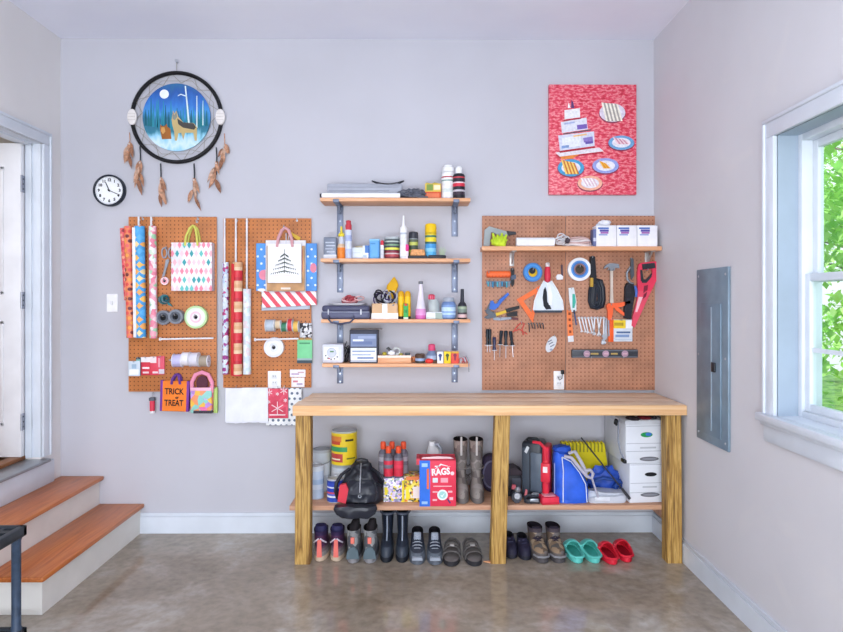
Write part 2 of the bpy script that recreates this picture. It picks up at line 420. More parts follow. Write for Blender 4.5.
# leaf swung open into the house
DOORP = M(0xf0f0f4, .35, 0, .02, 6)
mb = MB(DOORP); lw = .8; y0 = -.05
hx = -.09
mb.box(hx-lw, hx, y0, y0+.04, .012, dh-.01, .003)
def panel(mb, xa, xb, za, zb):
    for (a, b, c, d) in ((xa, xb, za, za+.02), (xa, xb, zb-.02, zb), (xa, xa+.02, za, zb), (xb-.02, xb, za, zb)): mb.box(a, b, y0-.006, y0+.002, c, d, .004)
    mb.box(xa+.05, xb-.05, y0-.005, y0+.002, za+.05, zb-.05, .004)
for xa, xb in ((hx-lw+.1, hx-lw/2-.05), (hx-lw/2+.05, hx-.1)):
    panel(mb, xa, xb, .2, .82); panel(mb, xa, xb, .98, dh-.15)
leaf = mb.build('door_leaf', door)
mb = MB(M(0x9ea2ad, .3, .8))
for zz in (.22, dh*.5, dh-.25):
    mb.box(hx-.004, hx+.003, y0+.002, y0+.036, zz-.05, zz+.05); mb.cyl((hx+.005, y0+.0, zz-.05), (hx+.005, y0+.0, zz+.05), .006)
    mb.box(hx+.002, hx+.04, -.004, -.0005, zz-.05, zz+.05)
    mb.m(0x55585f)
    for dz in (-.03, 0, .03): mb.cyl((hx+.003, y0+.018, zz+dz), (hx+.006, y0+.018, zz+dz), .005)
    mb.m(M(0x9ea2ad, .3, .8))
mb.build('hinge', door)
mb = MB(M(0xb9b4a4, .25, .9)); mb.lathe([(.0, 0), (.026, .0), (.026, .008), (.012, .012), (.012, .035), (.028, .045), (.026, .065), (.0, .07)], (hx-lw+.07, y0-.07, .96-.03), 'Y', 20, False, False)
mb.build('door_knob', leaf)
# hallway behind the doorway
HF = wood('hall_floor_boards', [(.3, 0x6b3c22), (.6, 0x8a5230)], (30, 2, 30))
mb = MB(HF); mb.box(XL-2.2, XL-.1, DY0-1.2, .35, DBOT-.12, DBOT-.012); struct(mb.build('floor_hall'))
mb = MB(M(0xd8d2c8, .6, 0, .02, 3)); mb.box(XL-2.3, XL-2.2, DY0-1.2, .35, DBOT-.1, H); mb.box(XL-2.2, XL-TH, .25, .35, DBOT-.012, H); mb.box(XL-2.2, XL-TH, DY0-1.2, DY0-1.1, DBOT-.012, H)
struct(mb.build('wall_hall'))
mb = MB(CEIL); mb.box(XL-2.2, XL-TH, DY0-1.1, .25, H-.25, H-.15); struct(mb.build('ceiling_hall'))
# white board under the threshold
mb = MB(TRIM); zb = .363
mb.box(XL, XL+.03, DY0-.15, DY1+.09, zb, DBOT-.03, .003); struct(mb.build('trim_1'))
# ---------------------------------------------------------------- stairs
OAK = wood('stained_oak', [(.25, 0xa25426), (.5, 0xbd6a34), (.75, 0xcd8044)], (26, 1.6, 26), .33, 0, .03)
RIS = M(0xe6e3de, .45, 0, .02, 5)
st = thing('staircase', 'two-step staircase with brown oak treads and white risers below the doorway', 'stairs', (XL+.002, -.0, 0))
yN = -1.066
mb = MB(OAK); mb.box(.245, .53, yN-.03, -.003, .162, .187, .007); mb.build('tread', st)
mb = MB(OAK); mb.box(.0, .275, yN-.03, -.003, .338, .363, .007); mb.build('tread', st)
mb = MB(RIS); mb.box(.245, .508, yN, -.003, 0, .162); mb.build('riser', st)
mb = MB(RIS); mb.box(.0, .245, yN, -.003, 0, .338); mb.build('riser', st)
# ---------------------------------------------------------------- black plastic rack beside the stairs
BP = M(0x2a3038, .45, 0, .1, 30); BPb = M(0x3c4a5e, .35, 0, .1, 30)
rk = thing('storage_rack', 'black plastic two-tier storage rack standing by the foot of the stairs', 'shelf rack', (-1.96, -1.72, 0))
xr, yb = .24, .46
for z in (.0+.045, .49):
    mb = MB(BP); x0, x1, y0_, y1_ = -xr, xr, -yb, yb
    mb.box(x0, x1, y0_, y0_+.03, z-.045, z, .006); mb.box(x0, x1, y1_-.03, y1_, z-.045, z, .006); mb.box(x0, x0+.03, y0_, y1_, z-.045, z, .006); mb.box(x1-.03, x1, y0_, y1_, z-.045, z, .006)
    for k in range(9):
        yy = y0_+.03+(k+.5)*(y1_-y0_-.06)/9; mb.box(x0+.02, x1-.02, yy-.016, yy+.016, z-.014, z-.004)
    for k in range(4):
        xx = x0+.03+(k+.5)*(x1-x0-.06)/4; mb.box(xx-.008, xx+.008, y0_+.02, y1_-.02, z-.03, z-.006)
    mb.build('shelf', rk)
mb0 = None
for sx in (-1, 1):
    for sy in (-1, 1):
        mb = MB(BPb); cx, cy = sx*(xr-.03), sy*(yb-.03)
        mb.lathe([(.024, .045), (.019, .06), (.019, .43), (.024, .445)], (cx, cy, 0), 'Z', 16); mb.build('post', rk)
# ---------------------------------------------------------------- outdoors
mb = MB(spotted('lawn_green', [0x3f6a28, 0x5c8a36, 0x7ba24a, 0x4c7a30], 3.0, .9, kind='noise', interp='LINEAR')); mb.box(XR+TH+.02, 16, -9, 14, -.6, -.5); g = mb.build('lawn'); g['kind'] = 'structure'
LEAF = spotted('leaf_green', [0x5f9a44, 0x83bf5a, 0xa8d876, 0xcdeca0], 1.4, .7, kind='noise', interp='LINEAR')
_b = LEAF.node_tree.nodes['Principled BSDF']; _tr = N(LEAF.node_tree, 'ShaderNodeBsdfTranslucent'); _tr.inputs['Color'].default_value = lin(0xa6dc62); _mx = N(LEAF.node_tree, 'ShaderNodeMixShader'); _mx.inputs['Fac'].default_value = .45
LEAF.node_tree.links.new(_b.outputs[0], _mx.inputs[1]); LEAF.node_tree.links.new(_tr.outputs[0], _mx.inputs[2]); LEAF.node_tree.links.new(_mx.outputs[0], LEAF.node_tree.nodes['Material Output'].inputs['Surface'])
BARK = spotted('bark', [0x4a4038, 0x6c6055, 0x7e7266], 6, .9, (6, 6, 1), 'noise', 'LINEAR')
def tree(x, y, h, rad, label, seed, nl=1500):
    rnd = random.Random(seed)
    t = thing('leafy_tree', label, 'tree', (x, y, -.5), 0, 'trees outside the window')
    mb = MB(BARK); mb.tube([(0, 0, 0), (.05, .03, h*.3), (-.04, .06, h*.6), (.02, 0, h*.9)], .13, 8, r1=.03)
    for k in range(9):
        a = rnd.uniform(0, 6.28); z = h*rnd.uniform(.2, .8); l = rad*rnd.uniform(.5, .9)
        mb.tube([(0, .03, z), (math.cos(a)*l*.5, math.sin(a)*l*.5, z+.25), (math.cos(a)*l, math.sin(a)*l, z+.3)], .035, 5, r1=.01)
    mb.build('trunk', t)
    mb = MB(LEAF); cl = []
    for k in range(34):
        z = h*(.1+.9*rnd.random()); rr = rad*(1-.5*abs(z/h-.55))*math.sqrt(rnd.random()); a = rnd.uniform(0, 6.28); cl.append(Vector((rr*math.cos(a), rr*math.sin(a), z)))
    for k in range(nl):
        c = cl[rnd.randrange(len(cl))]+Vector((rnd.gauss(0, .28), rnd.gauss(0, .28), rnd.gauss(0, .22)))
        q = Matrix.Rotation(rnd.uniform(0, 6.28), 3, 'Z') @ Matrix.Rotation(rnd.uniform(-1.1, 1.1), 3, 'X'); s_ = rnd.uniform(.05, .095)
        mb.face([c+q @ Vector(v) for v in ((0, -s_, 0), (s_*.6, 0, .01), (0, s_*1.2, 0), (-s_*.6, 0, .01))])
    mb.build('crown', t)
tree(5.0, 3.0, 5.2, 1.35, 'bright green leafy tree outside, nearest of the trees seen through the window', 1, 4200)
tree(9.4, 9.5, 7.0, 1.9, 'taller green tree behind the nearest one outside the window', 2, 4500)
tree(8.4, 4.6, 4.8, 1.5, 'green tree to the right of the nearest tree outside the window', 3, 3400)
tree(4.6, -.6, 4.5, 1.3, 'green tree outside straight across from the window', 4)
# ================================================================ BACK WALL: LEFT SIDE
BLK = M(0x17171b, .4); WHT = M(0xf1f2f5, .45, 0, .03); STEEL = M(0xb6bac2, .3, .7); GREY = M(0x8b9099, .5); DGREY = M(0x474b55, .5)
PEG = dotgrid('pegboard_brown', 0xc47a44, 0x6a3a1a, .0254, .0042); PEGR = dotgrid('pegboard_brown_tan', 0xb88367, 0x74482f, .0254, .0042)
def pegboard(x0, x1, y0, y1, label, mat, hooks=()):
    a, b = at(x0, y1, -.012), at(x1, y0, -.012); w, h = (b.x-a.x)/2, b.z-a.z
    t = thing('pegboard', label, 'pegboard', ((a.x+b.x)/2, 0, a.z), 0, 'pegboards on the back wall')
    mb = MB(mat); mb.box(-w, w, -.019, -.013, 0, h, .001); mb.build('panel', t)
    mb = MB(M(0x8a6a4c, .7))
    mb.box(-w+.01, -w+.04, -.013, -.0005, .01, h-.01); mb.box(w-.04, w-.01, -.013, -.0005, .01, h-.01); mb.build('mounting_batten', t)
    if hooks:
        for hx_, hy_ in hooks:
            mb = MB(STEEL); p = at(hx_, hy_, -.02); x, z = p.x-t.location.x, p.z-a.z
            mb.tube([(x, -.019, z), (x, -.03, z), (x, -.034, z+.012)], .003, 6); mb.cyl((x, -.0195, z), (x, -.022, z), .007); mb.build('screw_hook', t)
    return t
pegboard(129, 217, 217, 391.5, 'brown pegboard panel with wrapping rolls and pink diamond gift bag, leftmost', PEG, ((143, 219), (152, 219), (198, 219), (197, 222)))
pegboard(223.5, 311.5, 218.5, 387.5, 'narrow brown pegboard panel with red striped wrapping rolls and christmas gift bags', PEG, ((237, 220.5), (297, 220.5), (284, 227), (225, 221), (247, 221)))
pegboard(482, 565.2, 216, 390, 'tan pegboard panel over bench holding dustpan, orange square and screwdrivers', PEGR)
pegboard(565.6, 655.5, 216, 390, 'tan pegboard panel over bench holding saw, hammer and level', PEGR)
# ---- wall plates
def plate(px0, px1, py0, py1, Y, label, kind, name):
    q = Pix((px0+px1)/2, (py0+py1)/2, Y); w, h = q.L(px1-px0)/2, q.L(py1-py0)/2
    t = thing(name, label, 'switch' if kind == 's' else 'outlet', q.root)
    mb = MB(WHT); mb.box(-w, w, -.006, 0, -h, h, .003); mb.build('cover_plate', t)
    if kind == 's':
        mb = MB(M(0xe2e4e8, .4)); mb.box(-.006, .006, -.016, -.005, -.011, .013, .002); mb.build('toggle', t)
    else:
        for s_ in (1, -1):
            mb = MB(M(0xe2e4e8, .4)); mb.box(-.017, .017, -.008, -.004, s_*.02-.013, s_*.02+.013, .005)
            mb.m(BLK); mb.box(-.008, -.005, -.0085, -.007, s_*.02-.003, s_*.02+.007); mb.box(.005, .008, -.0085, -.007, s_*.02-.003, s_*.02+.007); mb.build('socket', t)
    return t
plate(107, 118, 294, 312, -.0005, 'white light switch plate on wall left of pegboards', 's', 'light_switch')
plate(268, 281, 371, 388, -.0195, 'white outlet plate at bottom of the narrow left pegboard', 'o', 'wall_outlet')
plate(553.5, 564, 371, 389.5, -.0195, 'white outlet plate with plugged cord at bottom of tan pegboard', 'o', 'wall_outlet')
q = Pix(562, 372, -.025); t = thing('plug', 'small dark plug at top of the outlet on the tan pegboard', 'plug', q.root)
mb = MB(BLK); mb.box(-.01, .012, -.02, -.004, -.012, .014, .003); mb.build('plug_body', t); mb = MB(BLK); mb.tube([(0, -.012, -.01), (-.004, -.014, -.04), (-.02, -.012, -.05), (-.026, -.012, -.03)], .0025); mb.build('cord', t)
# ---- clock
q = Pix(110.8, 191, -.0005); r = q.L(15.7)
t = thing('wall_clock', 'round white wall clock with black rim below the dream catcher', 'clock', q.root)
mb = MB(M(0x1b2333, .3)); mb.lathe([(r*.88, -.02), (r*.9, -.032), (r*.97, -.034), (r, -.026), (r, 0), (r*.86, 0), (r*.88, -.02)], (0, 0, 0), 'Y', 48, False, False); mb.build('rim', t)
mb = MB(M(0xf4f6fb, .5, 0, .01)); mb.lathe([(0, -.02), (r*.885, -.02)], (0, 0, 0), 'Y', 40, False, False)
mb.m(BLK)
for k in range(1, 13):
    a = PI/2-k*PI/6; mb.text(str(k), (r*.66*math.cos(a), -.021, r*.66*math.sin(a)), r*.25, bold=.001)
for k in range(60):
    a = k*PI/30; mb.box(-.0006, .0006, -.0212, -.02, r*.8, r*(.85), rot=Matrix.Rotation(a, 3, 'Y'))
mb.build('dial', t)
def hand(mb, ang, l, w, y): mb.box(-w, w, y-.001, y, -l*.15, l, rot=Matrix.Rotation(ang, 3, 'Y')); return mb
hand(MB(BLK), R(-23), r*.55, .003, -.0225).build('hour_hand', t); hand(MB(BLK), R(114), r*.74, .0022, -.0245).build('minute_hand', t)
MB(BLK).lathe([(0, -.027), (.006, -.027), (.006, -.02)], (0, 0, 0), 'Y', 16, False, False).build('hub', t)
# ---- dream catcher
q = Pix(177.5, 118, -.004); s_ = q.s
nail = thing('wall_nail', 'silver nail hook in the wall above the dream catcher', 'nail', at(178, 63, 0)); mb = MB(STEEL); mb.cyl((0, -.001, 0), (0, -.03, .004), .004); mb.lathe([(0, -.032), (.011, -.031), (.011, -.029)], (0, 0, .004), 'Y', 12, False, False); mb.build('shank', nail)
t = thing('dream_catcher', 'large dream catcher with black hoop, wolf scene disc and hanging brown feathers', 'dream catcher', q.root)
Rr = 44.3/s_; rd = 33.6/s_
pt = lambda a, r_, y=0: (r_*math.cos(a), y, r_*math.sin(a))
mb = MB(BLK); mb.tube([pt(2*PI*k/64, Rr, -.012) for k in range(64)], .0125, 8, True); mb.build('hoop', t)
mb = MB(M(0x9a948a, .8))
for k in range(12):
    a, b = 2*PI*k/12+.13, 2*PI*(k+1)/12+.13; m_ = (a+b)/2
    mb.cyl(pt(a, Rr, -.012), pt(m_-.52, rd+.006, -.012), .0016, seg=5); mb.cyl(pt(a, Rr, -.012), pt(m_+.0, rd+.006, -.012), .0016, seg=5)
for k in range(8):
    mb.cyl(pt(2*PI*k/8+PI/8, rd*1.17, -.0125), pt(2*PI*(k+1)/8+PI/8, rd*1.17, -.0125), .0013, seg=5)
mb.cyl(pt(PI/2, Rr, -.012), (0, -.016, q.L(55)), .0016, seg=5); mb.build('web', t)
def night():
    m, nt, b = new_mat('night_scene'); v = objco(nt); sp = N(nt, 'ShaderNodeSeparateXYZ'); nt.links.new(v, sp.inputs[0])
    n = N(nt, 'ShaderNodeTexNoise', _Scale=9.0, _Detail=5.0); nt.links.new(objco(nt, (3, 1, 1)), n.inputs['Vector'])
    z = math_node(nt, 'ADD', math_node(nt, 'MULTIPLY', math_node(nt, 'ADD', sp.outputs[2], rd), 1/(2*rd)), math_node(nt, 'MULTIPLY', math_node(nt, 'SUBTRACT', n.outputs['Fac'], .5), .35))
    r_ = ramp(nt, [(0, 0x9fd6f2), (.1, 0xd4ecf8), (.22, 0x8fd0ea), (.3, 0x2f7d96), (.45, 0x1f6a8c), (.56, 0x3f92d8), (.7, 0x2f74cc), (.85, 0x1f58ab), (1, 0x2a6a9c)]); nt.links.new(z, r_.inputs['Fac'])
    nt.links.new(r_.outputs['Color'], b.inputs['Base Color']); b.inputs['Roughness'].default_value = .5; return m
mb = MB(night()); mb.lathe([(0, -.018), (rd, -.018), (rd, -.008), (0, -.008)], (0, 0, 0), 'Y', 48, False, False)
cw = lambda cx, cy: q(120+.2454*cx, 55+.2454*cy)
mb.m(M(0xf4fbff, .5)); mb.ell(cw(185, 163), .029, .029, -.0186, -.018)
rnd = random.Random(4)
for k in range(26):
    cx = 112+k*10.2+rnd.uniform(-4, 4); hgt = rnd.uniform(60, 120)
    if abs(cx-235) > 128: continue
    mb.m(rnd.choice([0x1d6f7c, 0x23808a, 0x2f8fa6, 0x185e70])); base_y = 310-abs(cx-235)*.15
    mb.prism([cw(cx-5, base_y), cw(cx+5, base_y), cw(cx+.8, base_y-hgt), cw(cx-.8, base_y-hgt)], -.0185, -.018)
mb.m(0xdff2f4)
for pts in ([(283, 300), (290, 300), (282, 215), (273, 130), (268, 130), (276, 215)], [(315, 300), (320, 300), (319, 170), (316, 170)], [(340, 290), (344, 290), (343, 190), (341, 190)], [(276, 175), (252, 166), (240, 172), (240, 169), (252, 162), (276, 170)]): mb.prism([cw(*p) for p in pts], -.0191, -.018)
wolf = [(215, 268), (221, 230), (227, 244), (234, 230), (242, 255), (262, 278), (305, 281), (318, 298), (317, 352), (309, 352), (303, 320), (270, 320), (262, 348), (254, 320), (242, 322), (237, 352), (228, 352), (226, 318), (219, 292)]
mb.m(0xc9b27c); mb.prism([cw(*p) for p in wolf], -.0197, -.018)
mb.m(0x4c4a48); mb.prism([cw(*p) for p in [(238, 262), (262, 278), (304, 282), (314, 298), (306, 308), (262, 300), (242, 285)]], -.0202, -.019)
mb.m(0x8a8f86); mb.prism([cw(*p) for p in [(220, 236), (227, 250), (234, 236), (238, 256), (228, 270), (219, 262)]], -.0204, -.019)
mb.m(0xa4662f); mb.prism([cw(*p) for p in [(168, 304), (170, 286), (178, 294), (188, 292), (195, 284), (198, 296), (210, 304), (214, 345), (176, 346)]], -.0198, -.018)
mb.m(0xd9a35e); mb.prism([cw(*p) for p in [(174, 298), (186, 298), (190, 315), (180, 326), (172, 314)]], -.0203, -.019)
mb.build('painted_disc', t)
for (cx, cy) in ((133.8, 118), (221.5, 118)):
    mb = MB(M(0xe9e4e2, .7)); x, z = q(cx, cy); mb.lathe([(0, -.032), (.02, -.034), (.036, -.03), (.038, -.02), (.03, -.008)], (x, 0, z), 'Y', 20, True, True, sx=.8, sy=1.35)
    mb.m(0xc9c2be)
    for k in (-.02, 0, .02): mb.box(x-.022, x+.022, -.0355, -.03, z+k-.001, z+k+.001)
    mb.build('leather_wrap', t)
FEA = [M(c, .8, 0, .15, 60) for c in (0xa9785c, 0xb98c72, 0x8f6550, 0xc4a18c)]
def feather(par, x, z, ln, wd, ang, col, y):
    mb = MB(FEA[col]); pts = []
    for k in range(7):
        u = k/6; pts.append((wd*math.sin(PI*min(1, u*1.02)**.8)*.5, -ln*u))
    poly = pts+[(-p[0], p[1]) for p in pts[-2:0:-1]]
    c, s2 = math.cos(ang), math.sin(ang)
    mb.prism([(x+p[0]*c-p[1]*s2, z+p[0]*s2+p[1]*c) for p in poly], y-.002, y); mb.build('feather', par)
for cx, cy0, cy1, kn in ((130.5, 133, 170, 0), (141, 147, 196, 1), (161.5, 164, 211, 1), (194.8, 164, 213, 1), (217, 148, 196, 1), (225, 134, 173, 0)):
    mb = MB(M(0x3a4046, .8) if kn else FEA[1]); x, z0 = q(cx, cy0); _, z1 = q(cx, cy1); hgt = z0-z1; zc = z1+hgt*.6
    mb.tube([(x, -.014, z0), (x+.003, -.014, (z0+zc)/2), (x, -.014, zc-.05)], .0045 if kn else .003, 5)
    rr = random.Random(int(cx))
    mb.m(0xd8cfc8); mb.lathe([(.0, -.012), (.008, 0), (0, .012)], (x, -.016, zc+.02), 'Z', 8, False, False)
    ft = mb.build('feather_tassel', t)
    for k in range(7): feather(ft, x+rr.uniform(-.012, .012), zc-(k//2)*hgt*.125+.035, hgt*rr.uniform(.26, .38), rr.uniform(.018, .03), rr.uniform(-.5, .5), k % 4, -.016-.0022*k)
# ---- cake painting
q = Pix(591, 141, -.0005); cp = lambda cx, cy: q(530+.2058*cx, 75+.2058*cy)
t = thing('canvas_painting', 'red canvas painting of a tiered white cake and plates of cake slices', 'painting', q.root)
REDP = spotted('red_brushwork', [0xc4283e, 0xd8344c, 0xdf4058, 0xe4506a, 0xec7a86, 0xf0a0a4, 0xe2566a], 34, .5, (1, 1, 2.2), 'noise', 'LINEAR')
x0, z0 = cp(88, 585); x1, z1 = cp(510, 54)
mb = MB(REDP); mb.box(x0, x1, -.03, 0, z0, z1, .003)
LY = [.0303]
def dec(c, pts):
    LY[0] += .00008; mb.m(M(c, .55, 0, .05, 80)); mb.prism([cp(*p) for p in pts], -LY[0], -.0295)
def de(c, cx, cy, rx, ry):
    LY[0] += .00008; mb.m(M(c, .55, 0, .05, 80)); x, z = cp(cx, cy); k = .2058/q.s; mb.ell((x, z), rx*k, ry*k, -LY[0], -.0295)
dec(0xb8283c, [(118, 392), (330, 366), (352, 384), (140, 412)]); dec(0xe9e2ea, [(118, 382), (330, 358), (352, 376), (140, 402)])
dec(0xe78a3c, [(140, 402), (236, 390), (200, 412), (150, 414)])
dec(0xa82436, [(134, 374), (308, 352), (310, 360), (140, 384)])
dec(0xd6d9ec, [(132, 300), (305, 280), (308, 350), (140, 374)]); dec(0xe9edf5, [(150, 312), (240, 300), (240, 350), (152, 360)]); dec(0x8d7cc4, [(252, 312), (298, 304), (300, 326), (256, 334)]); dec(0x6a58ac, [(262, 330), (300, 326), (300, 338), (264, 342)]); dec(0xf0c88a, [(205, 300), (270, 290), (270, 298), (206, 308)]); dec(0x7f9fd0, [(148, 350), (184, 346), (184, 358), (148, 364)])
dec(0x5c5560, [(156, 290), (290, 270), (290, 276), (156, 296)])
dec(0xdfe2f0, [(145, 236), (268, 213), (275, 270), (150, 288)]); dec(0x7a63b8, [(222, 250), (270, 244), (272, 266), (224, 272)]); dec(0xaab8de, [(160, 240), (210, 232), (212, 240), (162, 248)])
dec(0xa02838, [(158, 226), (242, 214), (242, 220), (158, 232)]); dec(0xf0f0f6, [(162, 178), (236, 168), (238, 212), (163, 222)])
dec(0xf4f2f4, [(178, 168), (182, 140), (192, 168)]); dec(0x5a3f74, [(194, 168), (196, 128), (204, 140), (210, 168)])
for cx, cy, rx, ry, c in ((393, 190, 63, 45, 0xdcd4e4), (436, 335, 63, 35, 0x6fa6d4), (193, 456, 64, 42, 0x4b9fd0), (360, 446, 64, 37, 0x97a4e0), (285, 530, 60, 36, 0xf0b49a)):
    de(0x8a3550, cx, cy+4, rx+2, ry+2); de(c, cx, cy, rx, ry); de(0xe9e6f0, cx, cy, rx*.72, ry*.68)
def slices(cx, cy, w, h, c1, c2, n, lean):
    for k in range(n):
        x = cx-w/2+k*w/n; dec(c1 if k % 2 == 0 else c2, [(x, cy-h/2+k*lean), (x+w/n, cy-h/2+(k+1)*lean), (x+w/n+22, cy+h/2), (x+22, cy+h/2)])
slices(380, 186, 80, 90, 0xf6efe2, 0xa8a29c, 9, 1); slices(425, 325, 62, 34, 0xf0d4dc, 0xcf8ea4, 7, 2); slices(178, 452, 66, 70, 0xf2d070, 0xd07a3a, 8, 2); slices(345, 440, 34, 38, 0xf4b93c, 0xe08a2c, 5, 3); slices(270, 526, 62, 38, 0xfaf2f2, 0xe0c0d0, 8, 0)
mb.build('painted_canvas', t)
mb = MB(M(0x6a1f2c, .6)); mb.box(x0+.004, x1-.004, -.006, -.0003, z0+.004, z1-.004); mb.build('stretcher_frame', t)
# ================================================================ WRAPPING PAPER AND GIFT BAGS (LEFT PEGBOARDS)
PY = -.0195
def rod(px, y0, y1, label, horiz=None):
    if horiz is None:
        q = Pix(px, (y0+y1)/2, PY); t = thing('hanging_rod', label, 'rod', q.root); h = q.L(y1-y0)/2
        mb = MB(M(0xe8e9ee, .4)); mb.cyl((0, -.02, -h), (0, -.02, h), .006, seg=8); mb.cyl((0, 0, h-.02), (0, -.02, h-.012), .004, seg=6); mb.cyl((0, 0, h-.05), (0, -.02, h-.05), .004, seg=6); mb.build('dowel', t)
    else:
        q = Pix((px+horiz)/2, y0, PY); t = thing('hanging_rod', label, 'rod', q.root); h = q.L(horiz-px)/2
        mb = MB(M(0xe8e9ee, .4)); mb.cyl((-h, -.055, -.004), (h, -.055, .002), .0055, seg=8); mb.cyl((-h+.006, 0, -.004), (-h+.006, -.055, -.004), .004, seg=6); mb.cyl((h-.03, 0, 0), (h-.03, -.055, 0), .004, seg=6); mb.lathe([(0, -h-.006), (.011, -h-.004), (.011, -h+.004), (0, -h+.006)], (0, -.055, -.004), 'X', 10, False, False); mb.build('dowel', t)
def roll(px0, px1, py0, py1, Y, mat, label, tilt=0.0, edge=None):
    q = Pix((px0+px1)/2, (py0+py1)/2, Y); r_ = q.L(px1-px0)/2; h = q.L(py1-py0)/2
    t = thing('wrapping_paper_roll', label, 'wrapping paper', q.root, 0, 'rolls of wrapping paper')
    rot = Matrix.Rotation(tilt, 4, 'Y')
    mb = MB(mat); mb.lathe([(r_*.8, -h), (r_, -h), (r_, h), (r_*.8, h), (r_*.8, -h)], (0, 0, 0), 'Z', 24, False, False)
    if edge: mb.m(edge); mb.box(-r_*1.0, -r_*.45, -r_*1.03, -r_*.6, -h*.99, h*.97, .001)
    mb.xf(rot); mb.build('paper', t)
    mb = MB(M(0xb58a60, .7)); mb.lathe([(r_*.7, -h*1.003), (r_*.8, -h*1.003), (r_*.8, h*1.003), (r_*.7, h*1.003), (r_*.7, -h*1.003)], (0, 0, 0), 'Z', 20, False, False); mb.xf(rot); mb.build('tube_core', t)
W1 = dotgrid('paper_coral', 0xf0865a, 0, .03, .011, .5, (0, 0, .2), (0xe2504f, 0x6f2a34, 0xf2a24a, 0xe86a6a), True)
W1b = dotgrid('paper_coral_red', 0xe9646a, 0, .028, .0095, .5, (0, 0, .2), (0xc8394c, 0xf2a68a, 0x8a2a3a), True)
W2 = striped('paper_blue', [0x4aa6e6, 0x4aa6e6, 0xf2b25c, 0xf6e0b0], .055); W2 = dotgrid('paper_blue_balloons', 0x4aa6e6, 0, .034, .0165, .5, (0, 0, .3), (0xf6c162, 0xf2ae5e, 0xf3dba0, 0x58b0ea), True, (1, 1, .8), True)
W3 = spotted('paper_floral', [0xf4d2d8, 0xe9859e, 0xd9ecd6, 0xf2f2f4, 0x9fcfa8, 0xf0a9bb], 42, .5)
roll(122.2, 127.6, 228.5, 300, -.045, W1b, 'short red patterned wrapping roll at far left edge behind the orange one', -.06)
roll(125.6, 133.4, 226.5, 337.5, -.058, W1, 'orange red wrapping paper roll with dark dots, left of the blue one', .03 and -.022)
roll(135, 145.2, 226.5, 337.5, -.062, W2, 'blue wrapping paper roll with yellow balloon shapes on leftmost pegboard', -.012, M(0xf2f1f4))
roll(149.3, 156.8, 226.5, 338, -.05, W3, 'pink white and green floral wrapping paper roll on leftmost pegboard', -.01)
rod(140, 217, 229, 'short white rod above the blue wrapping roll'); rod(152.5, 217, 229, 'short white rod above the floral wrapping roll')
rod(164, 338, 338, 'white horizontal rod under the two grey spools on leftmost pegboard', 216)
W4 = spotted('paper_berries', [0xcfdcec, 0xdfe8f2, 0xcfdcec, 0xb9cce4, 0xdfe8f2, 0xb83a7c, 0xcfdcec, 0x9a3a8a], 55, .5)
def bands():
    m = striped('paper_red_kraft', [0xd6303f, 0xd6303f, 0xe8c8a6, 0xd9a67c, 0xe0b48e, 0xc22436], .13); return m
W6 = spotted('paper_pale', [0xdfe8f0, 0xcfdde8, 0xe9eff4, 0xe0d3da, 0xd0e4e4], 48, .5)
roll(222.5, 228.6, 262.5, 374, -.05, W4, 'pale blue wrapping roll with magenta berries, left edge of narrow pegboard')
roll(232.5, 242.3, 262.5, 375.5, -.055, bands(), 'red and kraft banded wrapping paper roll on narrow pegboard', .005, M(0xc9282f))
roll(243.2, 251, 289, 374, -.05, W6, 'pale silver blue wrapping roll hanging lowest on narrow pegboard')
rod(225.5, 219, 264, 'long white rod at left edge above the berry roll'); rod(236.8, 219, 264, 'white rod above the red banded roll'); rod(247.7, 219, 291, 'longest white rod above the pale silver roll')
rod(257.5, 338.5, 338.5, 'white horizontal rod under ribbon spools on narrow pegboard', 300)
# scissors
q = Pix(168, 261, PY); t = thing('scissors', 'grey scissors hanging open beside the pink diamond gift bag', 'scissors', q.root)
mb = MB(M(0x9aa0aa, .3, .6)); mb.prism(q.poly([(167.5, 260), (170, 260), (165, 276), (162.5, 277)]), -.01, -.006); mb.prism(q.poly([(166.5, 260), (169.5, 259), (165.5, 276), (164, 276)]), -.014, -.01); mb.build('blade', t)
for cx, rz_ in ((165, .3), (171.5, -.35)):
    mb = MB(M(0xa2a6b0, .5)); x, z = q(cx, 253); mb.tube([(x+.012*math.cos(a)*1.3, -.01, z+.032*math.sin(a)) for a in [2*PI*k/16 for k in range(16)]], .005, 6, True); mb.build('finger_loop', t)
mb = MB(STEEL); x, z = q(168, 248); mb.tube([(x, 0, z), (x, -.03, z), (x, -.033, z+.01)], .003); mb.build('hook', t)
def tape(px, py, r_px, inner, wid, label, cols, Y=PY, name='tape_roll', cat='tape', core=None, off=.0):
    q = Pix(px, py, Y); t = thing(name, label, cat, q.root); r_ = q.L(r_px)
    y1 = -.003-off; mb = MB(); n = len(cols)
    for k, c in enumerate(cols):
        ra, rb = r_*(inner+(1-inner)*k/n), r_*(inner+(1-inner)*(k+1)/n); mb.m(M(c, .45)); mb.ring(ra, rb, y1-wid-(.002 if k == 0 else 0), y1)
    mb.build('tape', t)
    mb = MB(M(core or 0x2a2a30, .6)); mb.lathe([(0, y1-wid*.5), (r_*inner, y1-wid*.5), (r_*inner, y1), (0, y1)], (0, 0, 0), 'Y', 20, False, False); mb.build('core', t)
    mb = MB(STEEL); mb.tube([(0, .003, r_*inner*.5), (0, y1-wid-.015, r_*inner*.5), (0, y1-wid-.018, r_*inner*.5+.012)], .0028); mb.build('hook', t)
    return t
tape(165.5, 281, 4, .35, .014, 'tiny pink tape roll hanging below the scissors', [0xf0a6b4, 0xf0d6dc])
tape(165.5, 317.5, 7.2, .4, .035, 'grey ribbon spool with dark hole, left of two', [0x50555f, 0x7b808a], core=0x15151a)
